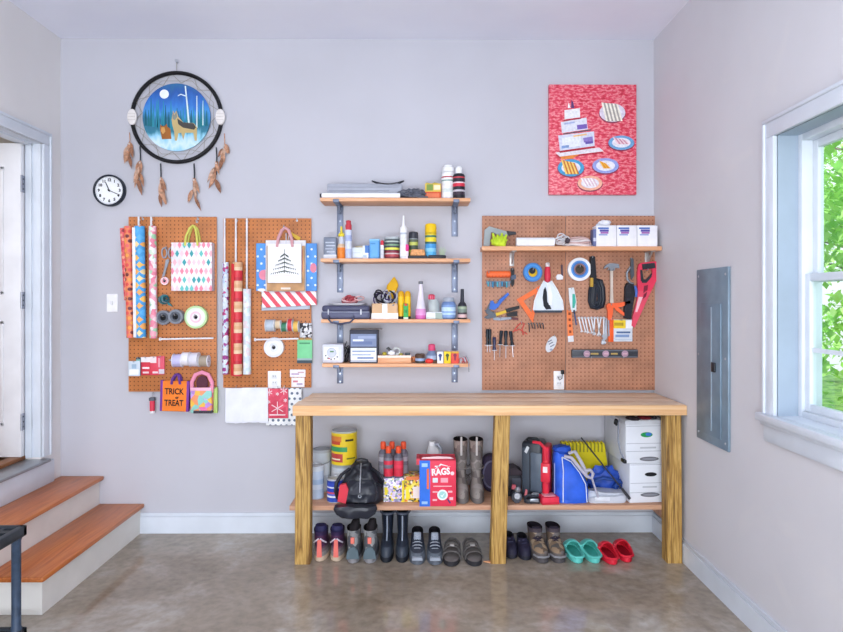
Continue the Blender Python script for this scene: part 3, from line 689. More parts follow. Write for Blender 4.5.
tape(178.5, 316.5, 7.2, .4, .05, 'grey ribbon spool with dark hole beside the large white spool', [0x5a5f69, 0x858a94], core=0x15151a)
tape(197.5, 317, 11.3, .18, .03, 'large white ribbon spool with green edge on leftmost pegboard', [0xf0e9ee, 0xf2c8d4, 0xf3f3f5, 0xe6f0e0, 0xbfe0a4], core=0x1a1a20)
q = Pix(166, 299.5, PY); t = thing('ribbon_bundle', 'dark teal and grey crumpled ribbon coil on leftmost pegboard', 'ribbon', q.root)
mb = MB(M(0x2f7f86, .4))
for k in range(6): mb.m([0x2f7f86, 0x6e7a80, 0x1d4f58][k % 3]); mb.tube([(.03*math.cos(a)*(1-.1*k)+.004*k-.008, -.012-.004*k, .026*math.sin(a)*(1-.08*k)+.004*(k % 2)) for a in [2*PI*j/14+k for j in range(14)]], .006, 6, True)
mb.build('ribbon', t); mb = MB(M(0x2f7f86, .4)); mb.prism([(0, .01), (.05, -.045), (.02, -.035)], -.02, -.012); mb.build('loose_end', t)
# ---- gift bags
def gift_bag(px0, px1, py0, py1, Y, dep, mat, label, handle=None, side=0xd0d0d4, hx=None, tilt=0.0, hcol=0xffffff, hw=.004, name='gift_bag', extra=None, gap=0):
    q = Pix((px0+px1)/2, (py0+py1)/2, Y); w, h = q.L(px1-px0)/2, q.L(py1-py0)/2
    t = thing(name, label, 'gift bag', q.root, 0, None)
    mb = MB(mat); mb.box(-w, w, -dep, -dep+.001, -h, h); mb.box(-w, w, -.001, 0, -h, h)
    mb.m(M(side, .6)); mb.box(-w, -w+.001, -dep, 0, -h, h); mb.box(w-.001, w, -dep, 0, -h, h); mb.box(-w, w, -dep, 0, -h, -h+.001)
    if extra: extra(mb, q, dep, w, h)
    if tilt: mb.xf(Matrix.Rotation(tilt, 4, 'Y'))
    mb.build('bag_body', t)
    if not handle:
        mb = MB(STEEL); up = max(.012, (py0-237.5)/q.s+abs(Y)*.4) if py0 < 270 else .012; mb.tube([(0, -.0005, h-.004), (0, .0005, h+up), (0, abs(Y)-.0195, h+up+.002)], .0022); mb.build('hanging_hook', t)
    if handle:
        for k, yy in enumerate((-dep-.002, -.004)):
            a, b = q(handle[0], py0+1.5), q(handle[1], py0+1.5); cx, cz = q((handle[0]+handle[1])/2+k*.6, handle[2])
            mb = MB(M(hcol, .6)); mb.tube([(a[0], yy, a[1]-.01), (a[0]*.85+cx*.15, yy, a[1]*.6+cz*.4), (cx*.55+a[0]*.45, yy*.6, cz*.86+a[1]*.14), (cx, yy*.5, cz), (cx*.55+b[0]*.45, yy*.6, cz*.86+b[1]*.14), (b[0]*.85+cx*.15, yy, b[1]*.6+cz*.4), (b[0], yy, b[1]-.01)], hw, 6); mb.build('handle', t)
    return t
DIA = dotgrid('diamonds', 0xf2eef2, 0, .03, .0128, .5, (0, 0, 0), (0xf08aa0, 0xf6b6c4, 0x2f9fa6, 0xf29ab0, 0xf6d0d8, 0xf08aa0, 0x64c4c0), True, (1, 1, .55), True)
gift_bag(174.3, 214.5, 243.3, 291, -.022, .05, DIA, 'white gift bag with pink and teal diamonds and yellow green handles', (188, 200.5, 226), 0xe8d9e0, hcol=0xd6d66a, hw=.007)
SNOW = dotgrid('blue_snow', 0x4d97e6, 0xe6f0fb, .045, .007, .5, (0, 0, 0), None, True)
def ex_blue(mb, q, dep, w, h):
    mb.m(0xe58aa0); x, z = q(264, 275); mb.ell((x, z), .03, .032, -dep-.001, -dep); x, z = q(313.5, 268); mb.ell((x, z), .02, .03, -dep-.001, -dep); mb.m(0xf0f3f8); x, z = q(262, 290); mb.ell((x, z), .025, .01, -dep-.001, -dep)
gift_bag(262, 310, 304, 310, -.0205, .012, M(0xb9c3d0, .5), 'flat grey silver bag showing only its bottom edge below the candy striped bag', tilt=-.03)
CANDY = striped('candy_stripe', [0xe0465c, 0xf6eef0], .05, (0, R(40), 0), .5, 0)
gift_bag(261.5, 316, 262, 306.5, -.034, .008, CANDY, 'red and white diagonally striped gift bag behind the kraft bag', tilt=-.05)
gift_bag(256.5, 317, 243.5, 291, -.046, .008, SNOW, 'blue snowflake gift bag behind the white tree bag', None, 0x3f84d4, extra=ex_blue)
gift_bag(266, 306, 240.5, 291.5, -.058, .01, M(0xe9e6ea, .5), 'plain white bag edge between the blue and kraft gift bags')
gift_bag(267, 305, 246, 291, -.07, .01, M(0xc69a70, .7, 0, .08), 'brown kraft paper gift bag behind the white tree bag', extra=lambda mb, q, dep, w, h: (mb.m(0xe9dcd0), mb.box(-.03, .03, -dep-.0006, -dep, -h+.01, -h+.022), mb.m(0xb85a5a), mb.box(w-.02, w-.014, -dep-.0006, -dep, -.02, h-.02)))
def ex_tree(mb, q, dep, w, h):
    mb.m(0x46564e); y = -dep-.0006
    mb.box(-.0015, .0015, y, -dep, -h*.5, h*.72)
    rr = random.Random(2)
    for k in range(5):
        zz = h*.5-k*h*.22; ww = w*(.2+.14*k)
        for j in range(-6, 7): 
            xx = j*ww/6; mb.box(-.0012, .0012, y, -dep, -.012, .012, rot=Matrix.Rotation(-.9*j/6-.1*(1 if j > 0 else -1), 3, 'Y')) if False else mb.prism([(xx-.003, zz-abs(j)*.0022), (xx+.003, zz-abs(j)*.0022), (xx+.006*(1 if j > 0 else -1), zz-.016-abs(j)*.0022)], y, -dep)
        mb.prism([(-ww, zz-.016), (0, zz+.004), (ww, zz-.016), (0, zz-.004)], y, -dep)
    mb.m(0xd8a0a8); mb.box(-w*.6, w*.6, y, -dep, -h*.62, -h*.61); mb.box(-w*.5, w*.55, y, -dep, -h*.72, -h*.71)
PNK = striped('handle_pinkstripe', [0xc9787f, 0xf0e4e6], .012)
tb = gift_bag(268, 301.8, 244, 283, -.082, .012, M(0xf5f4f7, .5, 0, .01), 'white gift bag with a drawn christmas tree and pink striped handles', (277.5, 293, 228), 0xe9e7ea, hcol=0xd9a2a8, hw=.009, extra=ex_tree)
q = Pix(296, 237, -.05); t = thing('gift_tag', 'small yellow gold tag sticking out above the white tree bag', 'tag', q.root); mb = MB(M(0xd9b23e, .5)); mb.prism([(-.045, .02), (-.035, .035), (.03, -.005), (.02, -.025)], -.003, 0); mb.build('card', t); mb = MB(M(0xd9b23e, .5)); mb.tube([(-.04, -.001, .027), (-.045, .01, .045), (-.04, .03, .05)], .0018); mb.build('string', t)
# ---- ribbon spools row on narrow pegboard (axis along x)
def spool_x(px0, px1, py, rpx, label, col, Y=-.06, flange=0xd8dade):
    q = Pix((px0+px1)/2, py, Y); r_ = q.L(rpx); w = q.L(px1-px0)/2
    t = thing('ribbon_spool', label, 'ribbon spool', q.root, 0, 'ribbon spools in a row')
    mb = MB(M(col, .35)); mb.lathe([(r_*.3, -w*.82), (r_*.92, -w*.82), (r_*.95, 0), (r_*.92, w*.82), (r_*.3, w*.82), (r_*.3, -w*.82)], (0, 0, 0), 'X', 24, False, False); mb.build('ribbon', t)
    mb = MB(M(flange, .5))
    for s2 in (-1, 1): mb.lathe([(r_*.28, s2*w*.84), (r_, s2*w*.84), (r_, s2*w), (r_*.28, s2*w), (r_*.28, s2*w*.84)], (0, 0, 0), 'X', 24, False, False)
    mb.build('flange', t)
for a, b, py, rp, c, l in ((266, 275, 325.5, 6.3, 0xb6c0cc, 'silver ribbon spool, first of the row on narrow pegboard'), (275.4, 281, 324.5, 4.5, 0xd9c2a2, 'beige ribbon spool between silver and green ones'), (281.5, 287.5, 327, 5, 0x3f7a5e, 'dark green ribbon spool in the row on narrow pegboard'), (288, 293, 325, 6.3, 0xcf3f4c, 'red ribbon spool beside the golden one on narrow pegboard'), (293.5, 299, 326.5, 5.8, 0xe0b45c, 'golden yellow ribbon spool, last before the zigzag packet')): spool_x(a, b, py, rp, l, c)
tape(275, 347, 9.8, .2, .035, 'white ribbon spool with dark centre below the rod on narrow pegboard', [0xdfe3ea, 0xf1f2f6, 0xe3e6ee], core=0x34343c, name='ribbon_spool', cat='ribbon spool')
def pack(px0, px1, py0, py1, mat, label, Y=PY, dep=.012, decs=(), name='packet', cat='packet', off=0.0, hang=True, ext=None):
    q = Pix((px0+px1)/2, (py0+py1)/2, Y-off); w, h = q.L(px1-px0)/2, q.L(py1-py0)/2
    t = thing(name, label, cat, q.root); mb = MB(mat if not isinstance(mat, int) else M(mat, .5)); mb.box(-w, w, -dep, 0, -h, h, min(.003, dep*.3))
    for k_, (fx0, fx1, fz0, fz1, c) in enumerate(decs): mb.m(c if not isinstance(c, int) else M(c, .5)); mb.box(-w+2*w*fx0, -w+2*w*fx1, -dep-.0005-.0003*k_, -dep+.0005, -h+2*h*fz0, -h+2*h*fz1)
    if ext: ext(mb, q, w, h, dep)
    mb.build('sleeve', t)
    if hang: mb = MB(STEEL); mb.tube([(0, off+.003, h-.004), (0, -dep-.012, h-.004), (0, -dep-.014, h+.004)], .0025); mb.build('hanging_hook', t)
    return t
ZIG = spotted('zigzag', [0x2b2b33, 0xe8e8ec, 0x2b2b33, 0xc4c6cc], 70, .5)
pack(300, 312, 323, 337.5, ZIG, 'black and white zigzag printed packet at right edge of narrow pegboard')
pack(297.5, 312.5, 338.5, 363, 0x7fd39a, 'green card packet with dark base at right edge of narrow pegboard', decs=((0, 1, 0, .12, 0x3a4a54), (0, 1, .12, .2, 0x9fb4b8), (.15, .85, .78, .84, 0x4f9a6c), (0, 1, .94, 1, 0xb89a5a)))
pack(290, 305.5, 369.5, 377, 0xf0edf2, 'upper small white printed card at bottom right of narrow pegboard', decs=((.1, .6, .3, .5, 0xb9a0c0), (.5, .9, .55, .7, 0xc8a0a8)), hang=False, name='card', cat='card', dep=.003)
pack(291.5, 304.5, 377.6, 387, 0xf3eff2, 'lower small white card with red print at bottom right of narrow pegboard', decs=((.12, .5, .5, .7, 0xd08090), (.4, .85, .25, .4, 0xa890b8)), hang=False, name='card', cat='card', dep=.003)
# tissue paper + bags under the narrow board
def paperfold(px0, px1, py0, py1, Y, label):
    q = Pix((px0+px1)/2, (py0+py1)/2, Y); w, h = q.L(px1-px0)/2, q.L(py1-py0)/2
    t = thing('tissue_paper', label, 'paper', q.root, 0, 'folded white tissue paper'); rr = random.Random(int(px0))
    for k in range(3):
        mb = MB(M(0xe9ebf5, .6, 0, .02)); pts = []
        for i in range(9): pts.append((-w+2*w*i/8, -h+k*.006+rr.uniform(-.003, .003)))
        pts += [(w*.98, h), (-w*.98, h)]
        mb.prism(pts, -.005*(k+1), -.005*k-.0005); mb.build('sheet', t)
    mb = MB(STEEL); mb.tube([(0, -.0005, h-.004), (0, .002, h+.01), (0, abs(Y)-.0195, h+.014)], .0022); mb.build('hanging_hook', t)
paperfold(226, 246, 388, 423, -.022, 'left folded stack of white tissue paper under narrow pegboard'); paperfold(242.5, 268.5, 387.5, 422.5, -.04, 'right folded stack of white tissue paper beside the red bag')
DOT2 = dotgrid('grey_dots', 0xf0f2f6, 0x5f6f86, .034, .0085, .5, (0, 0, 0), None, True)
gift_bag(266.5, 302, 388, 425, -.02, .012, DOT2, 'white gift bag with grey dots partly behind the workbench edge')
def ex_snow(mb, q, dep, w, h):
    mb.m(0xf6dfe4); y = -dep-.0006
    for cx, cz, r_ in ((.0, -.03, .042), (-.05, .07, .02), (.04, .08, .024), (.05, .02, .012), (-.055, .01, .012), (0, .06, .011)):
        for k in range(6):
            mb.box(-.0022, .0022, y, -dep, 0, r_, rot=Matrix.Rotation(k*PI/3, 3, 'Y')) ; n_ = 8
            for v in list(mb.bm.verts)[-8:]: v.co.x += cx; v.co.z += cz
    mb.box(-.05, .05, y, -dep, -.075, -.068)
gift_bag(267, 288.5, 388.5, 418, -.0335, .01, spotted('red_snow', [0xd63a58, 0xe04a66, 0xcc3050], 20, .5), 'red gift bag with white snowflakes beside the tissue paper', extra=ex_snow)
# ---- lower half of leftmost pegboard
def trayitems():
    it = [(129, 140.5, 361, 376, 0xcfdcE8, 'pale blue and white packet at far left of lower sticker row', ((.1, .9, .1, .45, 0xf2f4f6), (.3, .7, .5, .8, 0x9fb9d0))),
          (136.5, 141.5, 357.5, 375.5, 0x3a5560, 'dark teal narrow packet in the sticker row', ((.1, .9, .75, .9, 0x8fc0b8),)),
          (141.5, 151.5, 357, 375, 0xd23a4c, 'red and white printed packet in the sticker row', ((0, 1, .72, 1, 0xf1ebec), (.15, .85, .35, .45, 0xf4e6e8), (.2, .8, .1, .2, 0xf0d0d4))),
          (151, 158.5, 356.5, 375, 0xe04a5e, 'crimson packet with pale top in the sticker row', ((0, .8, .66, 1, 0xf4e3e6), (.3, 1, .1, .2, 0xf4dfe2))),
          (158, 165, 356, 374.5, 0xdf5a70, 'pinkish red packet at right end of the sticker row', ((.2, 1, .05, .3, 0xd6ccd6), (.1, .4, .4, .9, 0xf0a0b0)))]
    for k, (a, b, c, d, col, l, dd) in enumerate(it): pack(a, b, c, d, col, l, decs=dd, off=.006+.003*(k % 2)+(.018 if k == 0 else 0), dep=.01)
trayitems()
for a, b, py, rp, c, l in ((173.5, 183, 360.5, 6.8, 0xc3bfe8, 'lilac ribbon spool, leftmost under the white rod'), (183, 190, 359, 7.2, 0xeceaf2, 'white ribbon spool beside the lilac one'), (190.5, 199, 359.5, 7.4, 0xd8d6e4, 'pale grey ribbon spool beside the brown twine'), (199.5, 209, 361, 6, 0xa79a8a, 'brown grey twine spool at right end of lower ribbon row')): spool_x(a, b, py, rp, l, c, flange=0xe0dfe8)
q = Pix(191, 354, PY); t = thing('hanging_rod', 'grey rod carrying the lilac and white ribbon spools', 'rod', q.root); h = q.L(19); mb = MB(STEEL); mb.cyl((-h, -.04, -.035), (h, -.04, -.035), .005, seg=8); mb.cyl((-h, 0, -.035), (-h, -.04, -.035), .004); mb.cyl((h, 0, -.035), (h, -.04, -.035), .004); mb.build('dowel', t)
# trick or treat bag
def ex_trick(mb, q, dep, w, h):
    mb.m(BLK); y = -dep-.0008
    mb.text('TRICK', (-.002, y, h*.30), .052, .0006, sx=.80, bold=.0012); mb.text('or', (.016, y, -.008), .026, .0006, sx=.8, bold=.001); mb.text('TREAT', (-.002, y, -h*.46), .052, .0006, sx=.76, bold=.0012)
    mb.m(0x7a3a9a); mb.box(-w-.012, -w+.003, -dep-.001, 0, -h*1.0, h*1.02, .002); mb.box(w-.003, w+.012, -dep-.001, 0, -h*1.0, h*1.02, .002)
gift_bag(164, 188.5, 380.5, 410.5, -.034, .03, M(0xf4822e, .55), 'orange trick or treat bag with purple sides', (173.5, 182, 374), 0x7a3a9a, hcol=0x6d3f94, hw=.008, extra=ex_trick, tilt=.03, name='treat_bag')
PAST = spotted('pastel_patches', [0xb98ad8, 0xf29a6a, 0xf4c04e, 0xf07ab0, 0xcfa0e8, 0x8fd0c8], 24, .55)
q = Pix(203, 392, -.03); t = thing('treat_bag', 'pink handled bag with pastel patches and dark base on leftmost pegboard', 'gift bag', q.root)
w_, h_ = q.L(21)/2, q.L(40)/2
mb = MB(PAST); mb.box(-w_, w_, -.04, 0, -h_, h_*.25, .006); mb.m(0x3a3540); mb.box(-w_*.7, w_*1.02, -.042, -.001, -h_-.002, -h_+.016, .002); mb.m(0xf2b8d0); mb.box(-w_, w_, -.0415, -.038, h_*.1, h_*.26, .002); mb.build('bag_body', t)
mb = MB(M(0xf29ab8, .6)); mb.tube([(-w_*.9, -.02, 0), (-w_*.95, -.02, h_*.5), (-w_*.6, -.02, h_*.88), (0, -.02, h_), (w_*.6, -.02, h_*.88), (w_*.95, -.02, h_*.5), (w_*.9, -.02, 0)], .013, 8); mb.build('handle', t)
mb = MB(M(0x5a3040, .7)); mb.ell((0, h_*.45), w_*.55, h_*.38, -.018, -.012); mb.build('opening', t)
pack(211, 214.2, 384, 411, 0xe5568c, 'thin magenta bag edge right of the pastel bag', off=.002, dep=.03, name='gift_bag', cat='gift bag')
pack(214.4, 218.2, 387, 412.5, 0xb9d67a, 'thin lime green bag edge at right of the pastel bag', off=.0, dep=.02, name='gift_bag', cat='gift bag')
q = Pix(153.5, 404, -.0195); t = thing('party_toy', 'small red tube with grey top hanging left of the orange bag', 'toy', q.root)
mb = MB(M(0xd93a52, .4)); mb.lathe([(0, -.055), (.015, -.052), (.016, .02), (.014, .024)], (0, -.018, 0), 'Z', 16, False, True); mb.m(0xe8e6ea); mb.lathe([(.0155, -.055), (.0165, -.05), (.0165, -.04)], (0, -.018, 0), 'Z', 16, False, False); mb.build('tube', t); mb = MB(M(0x5f646e, .5)); mb.box(-.017, .017, -.034, -.002, .024, .044, .004); mb.build('cap', t); mb = MB(STEEL); mb.tube([(0, -.018, .044), (0, -.018, .07), (0, .003, .075)], .002); mb.build('hanging_hook', t)
# ================================================================ WALL SHELVES
PINE = wood('shelf_pine', [(.25, 0xcd8d62), (.5, 0xe0a67c), (.75, 0xeabb95)], (1.2, 26, 26), .5, 0, .04)
BRK = M(0x747d92, .4, .35)
SD = .20
SH = {}
def wall_shelf(key, py, px0, px1, label, brk_bottom):
    z = at(400, py, -SD).z; a, b = at(px0, py, -SD).x, at(px1, py, -SD).x
    t = thing('wall_shelf', label, 'shelf', ((a+b)/2, 0, z), 0, 'pine shelves on grey brackets'); w = (b-a)/2; SH[key] = z
    mb = MB(PINE); mb.box(-w, w, -SD, -.002, -.021, 0, .002); mb.build('board', t)
    for cx, bb in zip((340, 454.7), brk_bottom):
        x = at(cx, 300, -.01).x-t.location.x; zl = at(cx, bb, -.004).z-z
        mb = MB(BRK); mb.box(x-.02, x+.02, -.006, -.0005, zl, -.022, .002); mb.box(x-.018, x+.018, -SD-.004, -.004, -.027, -.0212, .002); mb.box(x-.018, x+.018, -SD-.006, -SD-.001, -.024, -.008, .001)
        mb.box(x-.003, x+.003, -.06, -.005, -.07, -.024)
        mb.m(M(0x9aa3b4, .3, .8))
        for f in (.2, .5, .85): mb.lathe([(0, -.0085), (.006, -.008), (.006, -.005)], (x, 0, zl*f-.01), 'Y', 10, False, False)
        mb.build('bracket', t)
    return t
wall_shelf(1, 197.8, 320, 470.5, 'topmost pine wall shelf holding white spray cans and flat grey items', (236.5, 236.5))
wall_shelf(2, 258.4, 320.5, 470.5, 'second pine wall shelf from the top holding a yellow spray can and caulk tube', (292.5, 292.5))
wall_shelf(3, 319.3, 321, 470.5, 'third pine wall shelf from the top holding dark case and pink bottle', (350, 350.5))
wall_shelf(4, 363.7, 322, 470, 'lowest pine wall shelf holding white timer box and coloured packets', (383.5, 382.5))
def fit(px0, px1, pyt, Y, zb):
    a, b = at(px0, 300, Y), at(px1, 300, Y); zt = at((px0+px1)/2, pyt, Y).z
    return ((a.x+b.x)/2, Y, zb), b.x-a.x, zt-zb
def zones(prof, cuts):
    """insert rings into a profile at the given heights"""
    out = [prof[0]]
    for (r0, h0), (r1, h1) in zip(prof, prof[1:]):
        for c in sorted(cuts):
            if h0 < c < h1: out.append((r0+(r1-r0)*(c-h0)/(h1-h0), c))
        out.append((r1, h1))
    return out
def bottle(name, label, cat, px0, px1, pyt, Y, zb, prof, bands, cap=None, capcol=None, rough=.35, metal=0, group=None, clear=None, seg=24, depthk=1.0, capprof=None, capname='cap'):
    """lathe with profile (radius fraction, height fraction); bands [(h0, colour)], cap begins at fraction"""
    loc, w, h = fit(px0, px1, pyt, Y, zb); t = thing(name, label, cat, loc, 0, group)
    pr = zones(prof, [b[0] for b in bands[1:]]); pr = [(r_*w/2, f*h) for r_, f in pr]
    mats = []
    for (r0, h0), (r1, h1) in zip(pr, pr[1:]):
        mid = (h0+h1)/2/h; c = [b[1] for b in bands if b[0] <= mid+1e-6] or [bands[0][1]]; c = c[-1]
        mats.append(c if not isinstance(c, int) else M(c, rough, metal, .04, 50))
    mb = MB(mats[0]); mb.lathe(pr, (0, 0, 0), 'Z', seg, True, True, mats, 1.0, depthk); mb.build('body', t)
    if cap is not None:
        cp_ = [(r_*w/2, f*h) for r_, f in capprof]; mb = MB(M(capcol, .4)); mb.lathe(cp_, (0, 0, 0), 'Z', seg, False, True, None, 1.0, depthk); mb.build(capname, t)
    return t
CYL = [(.94, 0), (1, .03), (1, .97), (.94, 1)]
def decal(t_mb, x0, x1, z0, z1, y, c): t_mb.m(M(c, .5)); t_mb.box(x0, x1, y-.0008, y, z0, z1)
def carton(name, label, cat, px0, px1, pyt, Y, zb, dep, col, decs=(), rz=0.0, bev=.002, group=None, parts=()):
    """box with front decals in fractions (x0, x1, z0, z1, colour)"""
    loc, w, h = fit(px0, px1, pyt, Y, zb); t = thing(name, label, cat, (loc[0], loc[1]+dep/2, zb), rz, group)
    mb = MB(M(col, .5) if isinstance(col, int) else col); mb.box(-w/2, w/2, -dep/2, dep/2, 0, h, bev)
    for k_, (a, b, c, d, k) in enumerate(decs): mb.m(M(k, .5) if isinstance(k, int) else k); mb.box(-w/2+w*a, -w/2+w*b, -dep/2-.0005-.0003*k_, -dep/2+.001, h*c, h*d)
    mb.build('box_body', t)
    return t, w, h
# ---- topmost shelf
z1 = SH[1]
t, w, h = carton('folded_sheet', 'flat grey folded sheet pile on the topmost shelf', 'sheet', 327, 402, 183.5, -.11, z1+.03, .085, M(0xa9adba, .45, .1), bev=.006)
mb = MB(M(0x8d929f, .45)); mb.box(-w/2+.01, w/2-.08, -.044, .04, h*.35, h*.42, .001); mb.box(-w/2+.005, w/2-.02, -.0445, .04, h*.68, h*.72, .001); mb.build('fold', t)
mb = MB(M(0x8d929f, .5)); mb.box(-w/2+.03, w/2-.03, -.03, .03, -.03, 0); mb.build('lower_fold', t)
q = Pix(361, 194.5, -.175); t = thing('paper_roll', 'long white paper roll with dark end lying at front of the topmost shelf', 'paper roll', (q.root.x, -.175, z1+.017))
L_ = q.L(39); mb = MB(M(0xf1f2f6, .5)); mb.lathe([(.012, -L_), (.0165, -L_), (.0165, L_), (.012, L_), (.012, -L_)], (0, 0, 0), 'X', 20, False, False); mb.build('paper', t); mb = MB(M(0x2a2c34, .5)); mb.lathe([(0, -L_-.012), (.012, -L_-.012), (.014, -L_+.004), (0, -L_+.004)], (0, 0, 0), 'X', 16, False, False); mb.build('end_plug', t)
q = Pix(388, 188, -.1); t = thing('cord_loop', 'thin black cord loop lying on the grey folded sheets', 'cord', (q.root.x, -.11, z1+.095)); mb = MB(M(0x25272e, .4)); mb.tube([(.098*math.cos(a), .03*math.sin(a), .012+.012*math.cos(2*a)) for a in [2*PI*k/24 for k in range(24)]], .004, 6, True); mb.build('cord', t)
q = Pix(412, 192, -.12); t = thing('plastic_bag', 'crumpled dark grey plastic bag on the topmost shelf', 'bag', (q.root.x, -.12, z1)); mb = MB(M(0x5c606c, .25)); mb.blob((0, 0, .03), (.088, .06, .036), .45, 2.2, 3, 4, .0); mb.build('crumple', t); mb = MB(M(0x4b4f5b, .25)); mb.prism([(.03, .0), (.1, .004), (.095, .012), (.05, .02)], -.066, -.055); mb.build('bag_corner', t)
t, w, h = carton('snack_packet', 'orange red packet with yellow and green printed top on topmost shelf', 'packet', 425, 441, 183.5, -.15, z1, .06, 0xd2552f, ((0, 1, .48, 1, 0xe0c052), (.1, .5, .55, .95, 0x7f9a4a), (.55, .95, .6, .9, 0xf2e6c0), (.1, .9, .1, .38, 0xe07a54)))
mb = MB(M(0xa89a3c, .5)); mb.prism([(-w/2, h), (-w/2+.01, h+.008), (-.01, h+.002), (.01, h+.009), (w/2, h)], -.02, .02); mb.build('crimped_top', t)
SPRAY = [(.92, 0), (1, .02), (1, .74), (.9, .79), (.55, .82)]
SCAP = [(.92, .76), (.92, .78), (.9, .95), (.7, 1.0), (0, 1.0)]
bottle('spray_can', 'white spray can with white cap on topmost shelf, left of the black and red one', 'spray can', 441.5, 454.5, 165.5, -.13, z1, SPRAY, ((0, 0xd8dce2), (.05, 0xf1f2f5), (.2, 0xd9e3e0), (.3, 0xeff1f3), (.52, 0x8aa6a0), (.56, 0xf2f3f5), (.62, 0xb84a52), (.66, 0xf2f3f5)), 1, 0xf4f5f8, capprof=[(.93, .8), (.93, .81), (.92, .93), (.66, .96), (.62, 1.0), (0, 1.0)])
bottle('spray_can', 'black and red spray can with slim white cap at right of topmost shelf', 'spray can', 452.8, 465, 166.5, -.165, z1, [(.92, 0), (1, .02), (1, .7), (.8, .76), (.5, .78)], ((0, 0x22242c), (.1, 0x3a2f3c), (.2, 0xc8c2cc), (.26, 0x2a2a34), (.36, 0xd8344a), (.46, 0xe9d4da), (.5, 0x33303a), (.62, 0xc8404e), (.66, 0x22242c)), 1, 0xf4f5f8, capprof=[(.55, .75), (.56, .77), (.52, .95), (.3, 1.0), (0, 1.0)])
# ---- second shelf
z2 = SH[2]
carton('metal_tin', 'grey square tin with pale base at left end of the second shelf', 'tin', 323.5, 336.5, 237, -.14, z2, .06, M(0x7a8292, .35, .3), ((0, 1, 0, .2, 0xd6dae4), (.15, .85, .72, .78, 0xbcc4d2), (.2, .9, .58, .64, 0xbcc4d2), (.15, .7, .44, .5, 0xaab2c2), (.25, .85, .3, .36, 0xbcc4d2)), bev=.006)
bottle('glue_bottle', 'orange bottle with clear neck and yellow nozzle in front of left bracket', 'bottle', 337.3, 345.5, 226.5, -.16, z2, [(.9, 0), (1, .04), (1, .36), (.7, .46), (.6, .66), (.55, .7)], ((0, 0xd97a2c), (.04, 0xe8822e), (.34, 0xd8b898), (.46, 0xc9cdd6)), 1, 0xe4cf3e, capprof=[(.6, .68), (.75, .7), (.75, .76), (.5, .8), (.28, .82), (.24, 1.0), (0, 1.0)], capname='nozzle')
bottle('sealant_tube', 'clear blue sealant tube with dark collar and red cap on second shelf', 'tube', 345, 352, 220, -.165, z2, [(.9, 0), (1, .03), (1, .72), (.8, .75)], ((0, 0xb9c4e2), (.25, 0xd6dcec), (.45, 0xa9b6dc), (.6, 0xcdd5ea)), 1, 0xc6404c, capprof=[(.85, .74), (.9, .76), (.9, .86), (.7, .9), (.72, .98), (0, 1.0)])
carton('small_box', 'low white box with thin grey lines on second shelf', 'box', 352, 362.5, 247.5, -.15, z2, .06, 0xdfe7f0, ((0, 1, .05, .1, 0x9fb4cc), (.1, .8, .5, .56, 0xc0ccd8)))
q = Pix(360, 243, -.1); t = thing('putty_tub', 'small round white tub with beige lid behind the low white box', 'tub', (q.root.x, -.08, z2)); mb = MB(M(0xe9ebf0, .4)); mb.lathe([(.028, 0), (.033, .07)], seg=20); mb.build('tub_body', t); mb = MB(M(0xd8c9a2, .5)); mb.lathe([(.035, .07), (.035, .082), (0, .083)], seg=20, cap1=False); mb.build('lid', t)
carton('small_box', 'small white and navy box beside the light blue box', 'box', 362.5, 369.5, 245.5, -.16, z2, .05, 0xeaf0f6, ((.35, 1, .45, 1, 0x4f7fc4), (.85, 1, 0, 1, 0x3468b4), (.1, .6, .1, .3, 0xb9cbe0)))
carton('blue_box', 'light blue carton on the second shelf', 'box', 369.5, 379.5, 239, -.15, z2, .06, 0x6fb2ea, ((0, 1, .92, 1, 0x8cc4f0), (.1, .6, .74, .8, 0x4f94d4), (.85, 1, 0, .92, 0x5a9ad8)))
bottle('marker', 'thin white marker with red cap beside the light blue carton', 'marker', 380.3, 384, 240, -.17, z2, [(.9, 0), (1, .05), (1, .7), (.8, .74)], ((0, 0xd8dce6), (.5, 0xeff0f4)), 1, 0xd23a4c, capprof=[(.85, .7), (.9, .75), (.9, .95), (0, 1)])
bottle('paint_can', 'striped can with yellow band and maroon base on the second shelf', 'can', 384, 400.3, 237, -.13, z2, [(.96, 0), (1, .02), (1, .03), (.97, .05), (.97, .94), (1, .96), (1, .985), (.9, 1), (.88, .97)], ((0, 0x7a3a44), (.1, 0xb04a50), (.2, 0xc9b8b8), (.26, 0x8a3444), (.36, 0x55404c), (.4, 0xe8e05a), (.5, 0x4a4a54), (.58, 0x7a9a7c), (.66, 0x3f4650), (.74, 0xb8c4bc), (.8, 0x4f5a60), (.88, 0xa8b2b6), (.95, 0xc9ced4)), metal=0)
bottle('caulk_tube', 'white caulk tube standing with long pointed nozzle on second shelf', 'caulk', 399.8, 407.2, 215.5, -.17, z2, [(.95, 0), (1, .02), (1, .7), (.85, .73)], ((0, 0xd8dbe2), (.06, 0xf0f1f5), (.3, 0xe6e8ee), (.56, 0xb9c2d2), (.6, 0xf0f1f5)), 1, 0xf0f1f5, capprof=[(.85, .72), (.5, .76), (.38, .8), (.2, 1.0), (0, 1.0)], capname='nozzle')
bottle('pink_stick', 'small pink and white stick beside the caulk tube', 'stick', 405.2, 408.6, 244, -.18, z2, [(.9, 0), (1, .05), (1, .6), (.9, .62)], ((0, 0xf0e0ea),), 1, 0xe0408c, capprof=[(1, .5), (1.2, .62), (1.1, .95), (0, 1)])
